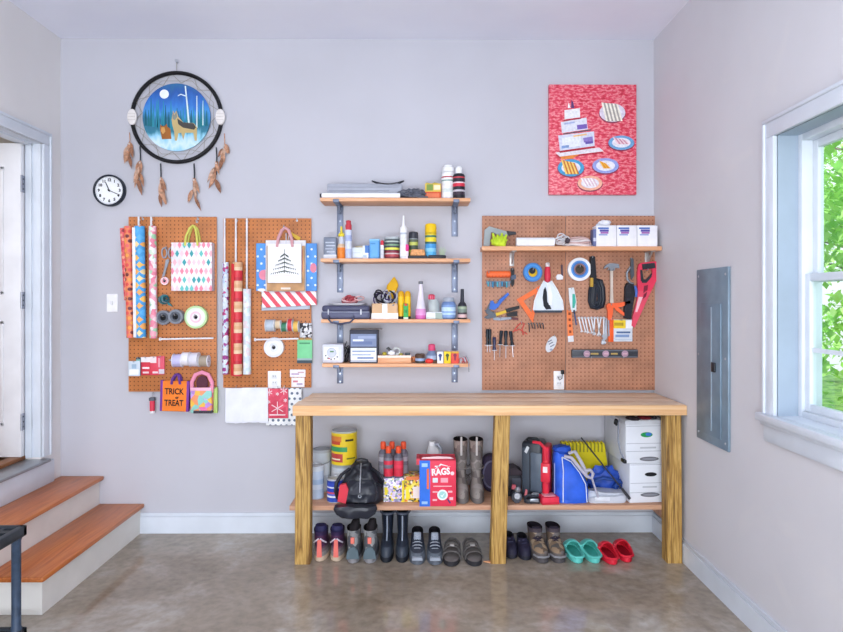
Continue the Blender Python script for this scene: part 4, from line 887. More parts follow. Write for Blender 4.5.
bottle('spray_can', 'short spray can with black cap and yellow green label on second shelf', 'spray can', 408.7, 418.2, 232, -.12, z2, SPRAY, ((0, 0x5c6450), (.1, 0x8a9a4c), (.24, 0xb8c45a), (.34, 0x4f5a4a), (.5, 0xc8ce6a), (.62, 0x5c6450), (.72, 0x9aa0a8)), 1, 0x3a3c46, capprof=[(.95, .74), (1, .76), (.98, .97), (.8, 1.0), (0, 1.0)])
q = Pix(417.5, 256, -.17); t = thing('sanding_sponge', 'tan orange sponge on a dark tray at front of the second shelf', 'sponge', (q.root.x, -.155, z2)); mb = MB(M(0x3c3a40, .5)); mb.box(-.062, .062, -.035, .035, 0, .018, .006); mb.build('tray', t); mb = MB(M(0xe0a06c, .8, 0, .1, 90)); mb.box(-.046, .05, -.03, .03, .018, .058, .008, taper=.85); mb.build('sponge', t)
bottle('spray_can', 'tall spray can with yellow cap and blue body on the second shelf', 'spray can', 425, 436.5, 223.5, -.13, z2, SPRAY, ((0, 0x6a8ab0), (.04, 0x5fb6e8), (.2, 0x8accf0), (.3, 0x4f9fdc), (.42, 0x3f6a6a), (.48, 0xf0d83c), (.6, 0x4a7a60), (.66, 0xe8cc3a)), 1, 0xf2c81e, capprof=[(.97, .68), (1.0, .7), (1.0, .92), (.9, .98), (.5, 1.0), (0, 1.0)])
q = Pix(437, 256, -.17); t = thing('wire_brush', 'black flat tool with pale green bristle tips at right of the yellow spray can', 'brush', (q.root.x, -.16, z2)); mb = MB(M(0x2e3038, .4)); mb.box(-.055, .055, -.03, .03, 0, .022, .008); mb.build('handle', t); mb = MB(M(0xb9d8a0, .6))
for k in range(5): mb.cyl((.02+.006*k, -.005, .02), (.016+.009*k, -.005, .06+.012*(k % 2)), .0016, seg=5)
mb.build('bristles', t)
# ---- third shelf
z3 = SH[3]
q = Pix(347, 313, -.11); t = thing('tool_case', 'dark grey purple flat tool case with handle hanging over third shelf edge', 'tool case', (q.root.x, -.11, z3))
wc = q.L(48)/2; mb = MB(M(0x5a5d78, .4)); mb.box(-wc, wc, -.08, .1, 0, .05, .016, 3); mb.m(M(0x4a4c66, .4)); mb.box(-wc+.004, wc-.004, -.081, .1, .044, .084, .016, 3); mb.m(0x8f93a8); mb.box(-wc+.005, wc-.005, -.0825, -.07, .041, .047); mb.build('shell', t)
mb = MB(M(0xd4d6de, .35)); mb.box(-wc*.72, -wc*.68, -.086, -.078, .028, .062, .002); mb.box(wc*.6, wc*.66, -.086, -.078, .028, .06, .002); mb.build('latch', t)
mb = MB(M(0x4a4c62, .4)); mb.tube([(-.1, -.084, .02), (-.1, -.1, .002), (-.085, -.105, -.018), (-.03, -.107, -.028), (.03, -.105, -.018), (.05, -.1, .002), (.05, -.084, .02)], .0055, 8); mb.build('handle', t)
q = Pix(348, 304, -.1); t = thing('foam_tray', 'white shallow tray lying on top of the dark tool case', 'tray', (q.root.x, -.1, z3+.085)); mb = MB(M(0xf0eef2, .5)); mb.supers([(0, 0, 0, .1, .05, 4), (.012, 0, 0, .118, .062, 4), (.012, 0, 0, .112, .056, 4), (.004, 0, 0, .095, .045, 4)], 28); mb.build('tray_shell', t)
q = Pix(353, 298, -.1); t = thing('string_clump', 'tangled clump of red and pink string on the white tray', 'string', (q.root.x, -.1, z3+.089))
rr = random.Random(8); mb = MB(M(0xc86a72, .7))
for k in range(9):
    mb.m([0xb8525c, 0xd89a9e, 0xa8444c, 0xe0b4b4][k % 4]); cx, cz = rr.uniform(-.045, .045), .02+rr.uniform(0, .022); ra, rb = rr.uniform(.02, .036), rr.uniform(.01, .018)
    ph = rr.uniform(0, 3); mb.tube([(cx+ra*math.cos(a), rr.uniform(-.02, .0)+.018*math.sin(a+ph), cz+rb*math.sin(a)) for a in [2*PI*j/12 for j in range(12)]], .0045, 5, True)
mb.build('string', t)
# open box with cables
loc, w, h = fit(371.5, 398, 303.5, -.16, z3); t = thing('cable_box', 'white and tan open box full of cables on the third shelf', 'box', (loc[0], -.1, z3))
mb = MB(M(0xd9b48e, .7)); d_ = .06
mb.box(-w/2, w/2, -d_, -d_+.003, 0, h); mb.box(-w/2, w/2, d_-.003, d_, 0, h); mb.box(-w/2, -w/2+.003, -d_, d_, 0, h); mb.box(w/2-.003, w/2, -d_, d_, 0, h); mb.box(-w/2, w/2, -d_, d_, 0, .003)
mb.m(0xf2f0ee); mb.box(-w/2-.001, w/2+.001, -d_-.0012, -d_+.001, 0, h*.38); mb.box(-.016, .016, -d_-.001, -d_, h*.38, h); mb.build('box_body', t)
q = Pix(385, 296, -.1); rr = random.Random(5)
t = thing('cable_bundle', 'tangled black grey and purple cables spilling from the open box', 'cable', (loc[0], -.1, z3+h*.5)); mb = MB(BLK)
for k in range(10):
    mb.m([0x22222a, 0xc9ccd6, 0x4a3a68, 0x22222a, 0x9498a4][k % 5]); cx, cz = rr.uniform(-.04, .05), h*.5+rr.uniform(.01, .05); ra, rb, ph = rr.uniform(.025, .045), rr.uniform(.02, .042), rr.uniform(-.7, .7)
    mb.tube([(cx+ra*math.cos(a)*math.cos(ph)-rb*math.sin(a)*math.sin(ph), -.025+rr.uniform(-.01, .01)+.03*math.sin(a), cz+ra*math.cos(a)*math.sin(ph)+rb*math.sin(a)*math.cos(ph)) for a in [2*PI*j/14 for j in range(14)]], .0048, 6, True)
mb.build('cables', t)
q = Pix(392.5, 286, -.09); t = thing('yellow_cloth', 'mustard yellow pointed cloth standing out of the cable box', 'cloth', q.root-Vector((0, 0, .07))); mb = MB(M(0xdba91e, .7)); mb.supers([(-.04, -.005, 0, .02, .012, 2.2), (.0, -.01, 0, .022, .012, 2.2), (.05, -.004, 0, .034, .014, 2.2), (.075, .002, 0, .036, .013, 2.4), (.1, .008, 0, .022, .009, 2), (.125, .01, 0, .004, .003, 2)], 14)
for v in mb.bm.verts: v.co.y += .006*noise.noise(v.co*60)
mb.build('cloth', t)
q = Pix(404.5, 305, -.15)
for k, (a, b, l) in enumerate(((398, 404.3, 'left of two joined yellow spray tubes with black base'), (404.5, 410.8, 'right of two joined yellow spray tubes with black base'))):
    bottle('yellow_tube', l, 'tube', a, b, 291, -.13, z3, [(.95, 0), (1, .02), (1, .9), (.75, .97), (.4, 1)], ((0, 0x2a241c), (.1, 0xe8b41c), (.5, 0xf2c422), (.8, 0xe0a81a)))
t, w, h = carton('green_label_vial', 'small green and white vial in front of the yellow tubes', 'vial', 403.5, 408.2, 303.5, -.165, z3, .012, 0x3fae58, ((0, 1, 0, .12, 0xe6efe2), (.2, .8, .85, 1, 0xd0402c), (.2, .8, .4, .6, 0x2c8a44)))
PK = glassy(0xe9a8d8, .25)
bottle('pink_bottle', 'slender clear bottle of pink liquid with grey cap on the third shelf', 'bottle', 415.2, 426.3, 281, -.14, z3, [(.92, 0), (1, .03), (.95, .22), (.66, .5), (.42, .72), (.36, .93), (.36, .94)], ((0, M(0xd56ab4, .2)), (.1, M(0xe29ad0, .2)), (.27, M(0xe6e0ee, .2))), 1, 0x6e7078, capprof=[(.4, .92), (.42, .93), (.4, .99), (0, 1)])
carton('white_container', 'low white container with grey green end under the clear jar', 'container', 426, 443, 312, -.16, z3, .06, 0xe6eaee, ((.55, 1, 0, .9, 0x9fb0a8), (0, .5, .1, .3, 0xd0dcda)), bev=.004)
jar = bottle('clear_jar', 'clear small jar with red cap standing on the low white container', 'jar', 428, 439.5, 299.5, -.13, z3+(at(430, 312, -.13).z-z3), [(.9, 0), (1, .08), (1, .7), (.8, .9), (.78, 1)], ((0, glassy(0xd4dcdc, .35)),))
q = Pix(431.5, 297.5, -.12); capz = at(433, 299.5, -.13).z-jar.location.z; mb = MB(M(0xd83a58, .4)); mb.lathe([(.018, 0), (.021, .003), (.021, .026), (.012, .032), (0, .032)], (0, 0, 0), 'Z', 18, True, False); mb.m(0xe88aa0)
for k in range(10): mb.box(.0205, .022, -.002, .002, .004, .024, rot=Matrix.Rotation(k*PI/5, 3, 'Z'))
mb.xf(Matrix.Translation((q.root.x-jar.location.x, 0, capz))); o = mb.build('cap', jar); o['label'] = 'red and pink screw cap'
bottle('blue_jar', 'squat blue jar with pale label and grey lid on the third shelf', 'jar', 441.3, 456, 297.5, -.14, z3, [(.86, 0), (1, .06), (1, .66), (.86, .78), (.7, .82)], ((0, 0x6a86b4), (.08, 0x86a6d6), (.2, 0xb9d4f0), (.3, 0x7fa4da), (.36, 0xc4dcf4), (.55, 0x7f9ed0), (.66, 0x6e88b8)), 1, 0xa4acba, capprof=[(.74, .8), (.78, .82), (.78, .96), (.7, 1.0), (0, 1.0)], capname='lid')
bottle('dark_bottle', 'slim dark bottle with long neck at right end of the third shelf', 'bottle', 457.5, 467, 289, -.15, z3, [(.92, 0), (1, .03), (1, .42), (.75, .52), (.42, .58), (.34, .96), (.36, 1), (0, 1)], ((0, 0x2e2f36), (.05, 0xd8b8b8), (.16, 0x4a4048), (.22, 0x7a8a80), (.34, 0x9aa890), (.42, 0x34343c), (.6, 0x2c2e3a)))
q = Pix(465, 305, -.12); 
# ---- lowest shelf
z4 = SH[4]
t, w, h = carton('timer_box', 'white rounded timer box with dial at left end of the lowest shelf', 'timer', 321.8, 343.5, 344, -.17, z4, .1, M(0xd6d9e6, .4), bev=.014)
mb = MB(M(0xf2f3f8, .4)); mb.box(-w/2+.012, w/2-.03, -.053, -.048, .018, h-.018, .004); mb.build('face_plate', t)
mb = MB(M(0xc9cfdc, .4)); mb.lathe([(0, -.062), (.026, -.062), (.03, -.052)], (-.006, 0, h*.55), 'Y', 24, False, False); mb.m(0x5a8a5a); mb.box(-.014, .008, -.066, -.06, h*.55+.004, h*.55+.012, rot=None); mb.build('dial', t)
mb = MB(M(0x6a6f7c, .5))
for k in range(5): a = 3.6+k*.5; mb.box(-.008+.042*math.cos(a), .0+.042*math.cos(a), -.0545, -.052, h*.55+.04*math.sin(a)-.004, h*.55+.04*math.sin(a)+.004)
mb.m(0xc0485a); mb.box(-.026, -.016, -.0545, -.052, h*.22, h*.28); mb.build('markings', t)
q = Pix(346.5, 353, -.12); t = thing('wire_coil', 'black wire loops standing between the timer box and the charger box', 'wire', (q.root.x, -.12, z4)); mb = MB(BLK)
for k in range(4): mb.tube([(.016*math.cos(a)+.004*k-.004, .03*math.sin(a)*(1 if k % 2 else -.6), .05+.046*math.sin(a+.6*k)+.006*(k % 2)) for a in [2*PI*j/14 for j in range(14)]], .0032, 6, True)
mb.tube([(0, 0, .006), (-.01, -.01, .04), (-.012, -.01, .09), (.0, 0, .13)], .003); mb.build('wire', t)
t, w, h = carton('charger_box', 'black framed box with blue grey window and white printed lower half', 'box', 349.5, 377.8, 330, -.17, z4, .12, 0x3a3c4a, ((.04, .95, .08, .46, 0xe9edf4), (.04, .95, .5, .88, 0x7e8cae), (.1, .8, .56, .66, 0x6a7aa4), (.3, .92, .74, .82, 0x9aa8c8), (.12, .5, .66, .72, 0xdfe6f4), (.1, .9, .34, .38, 0x8fa2c4), (.1, .75, .24, .27, 0x8fa2c4), (.28, .85, .14, .18, 0x5a78b0), (.04, .95, .04, .07, 0xc0cada)), bev=.003)
mb = MB(M(0x8c8484, .5)); mb.box(-w/2, w/2+.022, -.02, .055, h, h+.006, .002); mb.build('lid_flap', t)
t, w, h = carton('wood_offcut', 'long tan wooden tray block lying on the lowest shelf', 'wood block', 377.8, 411, 355.5, -.175, z4, .07, PINE, ((0, 1, .72, 1, 0xf0e4d6),))
zt = z4+h
def bit(px, name, label, cat, build, Y=-.14, z=None):
    q = Pix(px, 352, Y); t = thing(name, label, cat, (q.root.x, Y, zt if z is None else z)); build(t); return t
def b1(t): mb = MB(BLK); mb.prism([(-.016, .04), (.0, .052), (.022, .03), (.02, .018), (.0, .03)], -.006, .006); mb.tube([(0, 0, 0), (.006, 0, .02), (.004, 0, .04)], .005); mb.build('clip', t)
bit(388.5, 'binder_clip', 'small black clip sticking up from the tan wooden block', 'clip', b1)
def b2(t): mb = MB(M(0xb8a83c, .5)); mb.lathe([(.008, 0), (.013, .003), (.013, .016), (.006, .02), (0, .02)], seg=14, cap1=False); mb.build('knob', t)
bit(384.5, 'olive_bead', 'small olive yellow bead on the tan wooden block', 'bead', b2, -.15)
def b3(t): mb = MB(M(0xf0f2f8, .3)); mb.lathe([(.014, 0), (.024, .006), (.022, .022), (.01, .03), (0, .031)], seg=18, cap1=False); mb.build('knob', t)
bit(391.5, 'white_ball', 'round white ball on the tan wooden block', 'ball', b3, -.15)
def b4(t): mb = MB(glassy(0xd6dcd8, .4)); mb.ring(.017, .024, -.006, .006, (0, 0, .024)); mb.build('ring', t)
bit(396.5, 'clear_ring', 'clear plastic ring standing on the tan wooden block', 'ring', b4)
def b5(t): mb = MB(M(0x3f4850, .5)); mb.box(-.016, .016, -.01, .01, 0, .014, .002); mb.build('chip', t)
bit(407.5, 'dark_block', 'small dark block on right end of the tan wooden block', 'block', b5)
def b6(t): mb = MB(M(0xa8a04a, .5)); mb.lathe([(.008, 0), (.012, .004), (.01, .012), (0, .014)], seg=12, cap1=False); mb.build('knob', t)
bit(401, 'brass_nut', 'small brassy nut on the tan wooden block beside the clear ring', 'nut', b6, -.15)
q = Pix(413, 359, -.15); t = thing('copper_coil', 'orange brown wire coil at right end of the wooden block', 'coil', (q.root.x, -.15, z4)); mb = MB(M(0xc0764c, .4, .3))
for k in range(5): mb.tube([(.012*math.cos(a)+.004*k-.008, -.01+.005*k, .021+.016*math.sin(a)) for a in [2*PI*j/14 for j in range(14)]], .003, 6, True)
mb.build('coil', t)
q = Pix(420, 358, -.16); t = thing('electrical_tape', 'dark tape roll with pale blue band standing on the lowest shelf', 'tape', (q.root.x, -.15, z4)); mb = MB(M(0x4a4640, .5)); mb.lathe([(.024, 0), (.03, .004), (.03, .014)], cap1=False); mb.m(0x9ab0d4); mb.lathe([(.0302, .014), (.0302, .03)], cap0=False, cap1=False); mb.m(0x5a4438); mb.lathe([(.03, .03), (.031, .05), (.026, .056), (.016, .056), (.016, .04), (0, .04)], cap0=False, cap1=False); mb.build('tape', t)
bottle('glue_bottle', 'small grey blue bottle with pink cap on the lowest shelf', 'bottle', 426, 437.5, 344, -.14, z4, [(.9, 0), (1, .04), (1, .4), (.6, .62), (.5, .68)], ((0, 0x7a88a0), (.2, 0xa9b8d0), (.4, 0x7484a4)), 1, 0xe0527c, capprof=[(.6, .66), (.64, .68), (.6, .96), (.4, 1), (0, 1)])
q = Pix(429.5, 361, -.18); t = thing('clay_lump', 'small bright red lump in front of the pink capped bottle', 'lump', (q.root.x, -.175, z4)); mb = MB(M(0xe03a34, .4)); mb.blob((0, 0, .014), (.026, .016, .016), .15, 2, 4, 3, 0); mb.m(0x5a3a24); mb.box(.022, .05, -.012, .012, 0, .018, .004); mb.build('lump', t)
def key_pack(a, b, pyt, col, mark, label, dec=()):
    t, w, h = carton('picture_packet', label, 'packet', a, b, pyt, -.19, z4-.002 if False else z4, .022, col, dec); mb = MB(M(mark, .5)); y = -.0122
    mb.prism([(-.004, h*.25), (.004, h*.25), (.006, h*.55), (.011, h*.68), (.006, h*.82), (-.006, h*.82), (-.011, h*.68), (-.006, h*.55)], y-.0008, y+.001); mb.build('printed_mark', t)
key_pack(437.2, 443.3, 351.8, 0xeef0f4, 0x3a4a84, 'white packet with dark blue mark at front of the lowest shelf')
key_pack(444, 450.8, 351.5, 0xf2d02c, 0x4a5a2c, 'yellow packet with dark mark at front of the lowest shelf')
key_pack(451.2, 458.8, 351.5, 0xe05444, 0x8a2a4a, 'red packet with dark mark in front of the right bracket', ((0, 1, .85, 1, 0xd8a83c),))
q = Pix(463.5, 359, -.19); t = thing('wire_leads', 'loose red and silver wire leads at right end of the lowest shelf', 'wire', (q.root.x, -.19, z4)); mb = MB(M(0xc8505a, .5))
for k in range(4): mb.m([0xc8505a, 0xc8ccd4, 0xb04450, 0x9a9ea8][k]); mb.tube([(-.03+.012*k, 0, .003), (-.026+.014*k, -.008, .03+.006*k), (-.01+.011*k, -.012, .036), (.006+.008*k, -.014, .004+.01*(k % 2))], .003, 6)
mb.m(M(0x8a8e98, .3, .7)); mb.cyl((.03, -.016, .008), (.032, -.016, -.05), .0028); mb.build('wires', t)
# ================================================================ TOOL BOARD
# shelf above the tools
zs = at(570, 246.2, -.15).z; a, b = at(482, 246, -.15).x, XR-.004
t = thing('wall_shelf', 'long thin pine shelf across the tan tool pegboard', 'shelf', ((a+b)/2, -.0195, zs)); w = (b-a)/2
mb = MB(PINE); mb.box(-w, w, -.1305, 0, -.026, 0, .002); mb.build('board', t)
for px in (512, 647.5):
    x = at(px, 255, -.03).x-t.location.x
    mb = MB(M(0xb9b6b4, .35, .5)); mb.box(x-.014, x+.014, -.004, 0, -.115, -.027, .001); mb.box(x-.014, x+.014, -.12, 0, -.031, -.0265, .001)
    mb.prism([(-.004, -.1), (-.07, -.031), (-.055, -.031), (-.004, -.08)], x-.003, x+.003, 'YZ') if False else mb.tube([(x, -.004, -.1), (x, -.04, -.07), (x, -.09, -.03)], .006, 6); mb.build('bracket', t)
YS = -.1
def fit2(px0, px1, pyt, Y=YS): return fit(px0, px1, pyt, Y, zs)
# clamp + gloves
q = Pix(497, 236, -.09); t = thing('spring_clamp', 'grey angular clamp frame standing at left end of the tool shelf', 'clamp', (q.root.x, -.09, zs))
dz = zs-q.root.z; qq = lambda x, y: (q(x, y)[0], q(x, y)[1]-dz)
mb = MB(M(0x9aa2a6, .45))
ctr = [qq(*p) for p in [(483.5, 246), (484.5, 230), (489, 226.5), (506, 231.5), (508, 236), (503, 237.5), (491, 232), (489.5, 246)]]
mb.prism(ctr, -.012, .012); mb.build('frame', t); mb = MB(M(0x2e3038, .4)); mb.prism([qq(*p) for p in [(507, 231), (515.5, 232), (516, 234.5), (508, 235.5)]], -.012, .012); mb.build('grip', t)
q = Pix(499, 240, -.13); t = thing('work_gloves', 'crumpled fluorescent yellow green gloves on the tool shelf', 'gloves', (q.root.x, -.135, zs)); mb = MB(M(0xc9e03c, .8, 0, .1)); mb.blob((0, 0, .03), (.048, .026, .036), .3, 2, 2, 4, 0)
mb.build('palm', t)
for k in range(4): mb = MB(M(0xbcd634, .8)); mb.tube([(-.03+.02*k, -.02, .03), (-.036+.024*k, -.028, .055), (-.042+.028*k, -.028, .078-.008*(k % 2))], .0095, 8, r1=.007); mb.build('finger', t)
# white long roll
q = Pix(535, 241, -.1); t = thing('paper_towel_roll', 'long low white roll lying on the tool shelf', 'roll', (q.root.x, -.1, zs)); L_ = q.L(38)/2; r_ = .029; mb = MB(M(0xf1f2f6, .6)); mb.lathe([(.012, -L_), (r_, -L_), (r_, L_), (.012, L_), (.012, -L_)], (0, 0, r_), 'X', 22, False, False); mb.box(-L_, L_*.98, -r_-.001, -r_+.003, r_*.2, r_); mb.build('paper', t); mb = MB(M(0xc9a070, .7)); mb.lathe([(.009, -L_), (.012, -L_), (.012, L_), (.009, L_), (.009, -L_)], (0, 0, r_), 'X', 14, False, False); mb.build('tube_core', t)
q = Pix(563, 240, -.1); t = thing('rope_clump', 'white bunched cord with dark knot beside the white roll', 'cord', (q.root.x, -.1, zs)); rr = random.Random(3); mb = MB(M(0xe4e2e6, .7))
for k in range(7): cx, cz = rr.uniform(-.03, .02), .03+.012*(k % 4); ra, rb = rr.uniform(.02, .034), rr.uniform(.012, .02); mb.tube([(cx+ra*math.cos(a), rr.uniform(-.015, 0)+.015*math.sin(2*a), cz+rb*math.sin(a)) for a in [2*PI*j/12 for j in range(12)]], .0042, 5, True)
mb.build('cord', t); mb = MB(M(0x4a4048, .6)); mb.blob((.022, -.03, .036), (.016, .012, .018), .2, 2, 1, 2); mb.build('knot', t)
q = Pix(579, 241, -.1); t = thing('rope_coil', 'coil of off white and pinkish rope lying on the tool shelf', 'rope', (q.root.x, -.1, zs)); mb = MB(M(0xe2d6d6, .8))
for k in range(6): mb.m([0xe6dcdc, 0xd8c0bc, 0xcaa8a4][k % 3]); mb.tube([(.078*math.cos(a)*(1-.05*k), .038*math.sin(a)*(1-.06*k), .007+.009*k+.004*math.sin(2*a+k)) for a in [2*PI*j/24 for j in range(24)]], .006, 6, True)
mb.build('rope', t)
# boxes of lightbulbs
for k, (x0, x1, l) in enumerate(((596.5, 616.3, 'left white carton with blue and purple print on the tool shelf'), (617, 636.8, 'middle white carton with blue and purple print on the tool shelf'), (637.5, 657.5, 'right white carton with blue and purple print beside the right wall'))):
    t, w, h = carton('white_carton', l, 'box', x0, x1, 225.3, -.14, zs, .1, 0xf0f0f5, ((.08, .62, .82, .9, 0x3f6ab8), (.16, .62, .7, .8, 0x5a54a8), (.2, .6, .6, .69, 0xa868b0), (.02, .98, .96, 1, 0xd8d8e2), (.12, .55, .52, .58, 0x8fa0d0)), group='white cartons in a row')
q = Pix(604, 222, -.09); t = thing('wadded_paper', 'white wadded paper lump on top of the left carton', 'paper', (q.root.x, -.1, at(606, 225.3, -.14).z)); mb = MB(M(0xe9eaf2, .5)); mb.blob((0, 0, .018), (.04, .025, .02), .25, 2, 3, 3, 0); mb.build('lump', t); mb = MB(M(0xd6dce8, .5)); mb.prism([(-.05, -.01), (-.036, .012), (-.02, .012), (-.03, -.01)], -.02, .02) if False else mb.tube([(-.03, 0, .012), (-.045, 0, .01), (-.052, -.01, .002)], .006); mb.build('tail', t)
q = Pix(596, 236, -.08); carton('dark_box', 'narrow blue grey box edge at left of the white cartons', 'box', 593.3, 596.3, 229, -.13, zs, .07, 0x6a74a0, ((0, 1, .3, .5, 0xc9cfe0),))
# ---- hanging tools: everything hangs on the board surface
PYB = -.0195
def wtool(name, label, cat, cx, cy, group=None):
    q = Pix(cx, cy, PYB); t = thing(name, label, cat, q.root, 0, group); return t, q
def hook(t, q, px, py, l=.03, wide=.0028):
    x, z = q(px, py); mb = MB(STEEL); mb.tube([(x, .003, z), (x, -l, z), (x, -l-.003, z+.01)], wide); mb.build('hook', t)
t, q = wtool('ribbed_tool', 'orange ribbed cylinder tool at upper left of tool board', 'tool', 498, 274.5); L_ = q.L(24)/2; r_ = q.L(7)/2
mb = MB(M(0xf4703c, .4)); mb.lathe([(r_*.7, -L_), (r_, -L_*.92)]+[(r_*(1 if k % 2 else .9), -L_*.9+L_*1.8*k/18) for k in range(19)]+[(r_, L_*.92), (r_*.7, L_)], (0, -r_-.004, 0), 'X', 20); mb.build('barrel', t)
mb = MB(M(0xb83a2c, .5))
for k in range(7): mb.box(-L_+.012+k*.021, -L_+.018+k*.021, -r_*2-.005, -r_*2+.0, -.014, -.010)
mb.build('grip_marks', t); hook(t, q, 488, 273, .05)
t, q = wtool('punch_tool', 'slim black upright tool right of the orange cylinder', 'tool', 512, 277); mb = MB(BLK); mb.prism(q.poly([(510.5, 268.5), (512.5, 267.5), (514, 270), (513.8, 284), (512, 287), (510.5, 284)]), -.022, -.004); mb.build('body', t); mb = MB(M(0x4a5a70, .5)); mb.prism(q.poly([(510.3, 276), (515.4, 274.5), (515.4, 279), (510.3, 280)]), -.026, -.003); mb.build('clip', t); hook(t, q, 512, 270)
t, q = wtool('driver_bits', 'row of teal and grey driver bits below the orange cylinder', 'bits', 499, 283.5); mb = MB(M(0x6f7a88, .4)); mb.prism(q.poly([(486, 281), (512, 281), (512, 283), (486, 284)]), -.014, -.004); mb.build('rail', t)
for k in range(10):
    px = 488+2.3*k; mb = MB(M([0x4fa8bc, 0x8a94a2, 0x3a8ab4, 0x5a6470][k % 4], .35)); x, z = q(px, 284); mb.cyl((x, -.014, z+.014), (x, -.014, z-.016-.003*(k % 3)), .0064, .0058, 8); mb.build('bit', t)
hook(t, q, 487, 282, .02)
tape(532, 272.5, 9.4, .5, .03, 'blue tape roll with yellow core, left of the dustpan', [0x3a84cc, 0x4a94dc, 0x3f7fc4], core=0xf0bf28)
q = Pix(531.5, 271, PYB); t = thing('tape_centre', 'small black peg end inside the yellow and blue tape roll', 'peg', q.root+Vector((0, -.02, 0))); mb = MB(BLK); mb.lathe([(0, -.02), (.018, -.02), (.02, -.012), (.014, 0), (.012, .02)], (0, 0, 0), 'Y', 16, False, False); mb.build('peg_end', t)
# dustpan
t, q = wtool('dustpan', 'white dustpan with black slot and red handle hanging on tool board', 'dustpan', 547, 296)
mb = MB(M(0xdfe8f2, .35, 0, .02)); mb.prism(q.poly([(543.5, 281), (550.5, 281), (556, 290), (561, 301), (562.3, 309.5), (561, 311.5), (534, 311.5), (532.4, 309.5), (534, 301), (538.5, 290)]), -.02, -.012); mb.build('pan', t)
mb = MB(M(0xf0f4f8, .35)); mb.tube([q.P(543.5, 281, -.022), q.P(538.5, 290, -.026), q.P(534, 301, -.03), q.P(532.8, 310, -.03)], .006); mb.tube([q.P(550.5, 281, -.022), q.P(556, 290, -.026), q.P(561, 301, -.03), q.P(562, 310, -.03)], .006); mb.prism(q.poly([(545.5, 283), (549, 283), (551.5, 296), (551, 305), (548, 305)]), -.03, -.018); mb.build('rim', t)
mb = MB(M(0x20242c, .6)); mb.prism(q.poly([(544.5, 287), (546, 292), (546.5, 302), (549.5, 306), (550.5, 309), (545.5, 309.5), (543, 306), (542, 298), (543, 290)]), -.0265, -.018); mb.build('brush_slot', t)
mb = MB(M(0x3a4250, .5)); mb.prism(q.poly([(533.5, 310.3), (561.5, 310.3), (561, 312.6), (534, 312.6)]), -.026, -.008); mb.build('rubber_lip', t)
mb = MB(M(0xd8354c, .4)); mb.lathe([(.0, q(547, 283)[1]), (.018, q(547, 281.5)[1]), (.021, q(547, 275)[1]), (.017, q(547, 268)[1]), (.013, q(547, 266.5)[1])], (q(547, 270)[0], -.018, 0), 'Z', 16, False, True); mb.m(0xe8e2e4); x, z = q(547, 265.5); mb.lathe([(.014, z-.012), (.014, z+.012), (.008, z+.018)], (x, -.018, 0), 'Z', 16, True, True); mb.build('handle', t); hook(t, q, 547, 265, .03)
# orange square
t, q = wtool('speed_square', 'orange triangular speed square tucked behind the dustpan', 'square', 529, 302)
A, B, C = (541, 285), (516.5, 299.5), (532.5, 322.5); G = tuple(sum(p[i] for p in (A, B, C))/3 for i in (0, 1)); inn = [(G[0]+(p[0]-G[0])*.5, G[1]+(p[1]-G[1])*.5) for p in (A, B, C)]
mb = MB(M(0xf2743a, .45)); P_ = (A, B, C)
for k in range(3):
    j = (k+1) % 3; mb.prism(q.poly([P_[k], P_[j], inn[j], inn[k]]), -.008, -.002)
mb.prism(q.poly([B, C, (533.5, 321.5), (518, 299)]), -.013, -.001); mb.build('plate', t); mb = MB(M(0xa8481e, .5))
for k in range(8): u = k/8; x, z = q(B[0]+(C[0]-B[0])*u+1.8, B[1]+(C[1]-B[1])*u+.8); mb.box(x-.006, x+.006, -.0085, -.0078, z-.0012, z+.0012)
mb.build('scale_marks', t); hook(t, q, 537, 290, .014)
t, q = wtool('white_hook', 'small white plastic hook with dark stem beside the dustpan handle', 'hook', 559.5, 274); mb = MB(M(0xe6e8ee, .4)); mb.prism(q.poly([(555.5, 277), (557, 274.5), (560, 274.5), (562.5, 276.5), (562, 279.5), (556.5, 280)]), -.022, -.002); mb.build('hook_body', t); mb = MB(M(0x4a3c4c, .5)); mb.prism(q.poly([(560.8, 265), (562.3, 265), (562.8, 277), (561, 277)]), -.012, -.002); mb.build('stem', t)
# blue pliers + yellow pliers
t, q = wtool('pliers', 'bright blue handled pliers at left of the orange square', 'pliers', 497, 303)
mb = MB(M(0x2f66c4, .4)); mb.prism(q.poly([(507.5, 292.5), (508.8, 294.5), (501, 302.5), (498, 307), (494, 310), (489, 309), (490, 301), (492.5, 300.5), (494.5, 304), (497, 303), (499, 299.5)]), -.022, -.006); mb.build('handle', t); mb = MB(M(0x4a525e, .4, .3)); mb.prism(q.poly([(489, 303), (492, 305), (490, 311.5), (486.5, 314), (485.5, 311)]), -.018, -.008); mb.build('jaw', t); hook(t, q, 497, 302)
t, q = wtool('pliers', 'black and yellow long pliers lying across the left of tool board', 'pliers', 502, 313)
mb = MB(M(0xd8b42e, .4)); mb.prism(q.poly([(495, 313), (507, 309.5), (508, 312), (496, 316)]), -.026, -.01); mb.build('grip', t)
mb = MB(BLK); mb.prism(q.poly([(505, 309), (518.5, 305.5), (519, 308.5), (506, 312.5)]), -.028, -.008); mb.prism(q.poly([(506, 313.5), (516.5, 311), (517, 316), (507, 316.5)]), -.024, -.006); mb.build('handle', t)
mb = MB(M(0x50565f, .4, .3)); mb.prism(q.poly([(484, 310), (489, 310.5), (496, 313), (496, 317), (487, 319), (483.5, 317.5), (488, 314.5)]), -.022, -.008); mb.build('jaw', t); hook(t, q, 494, 313)
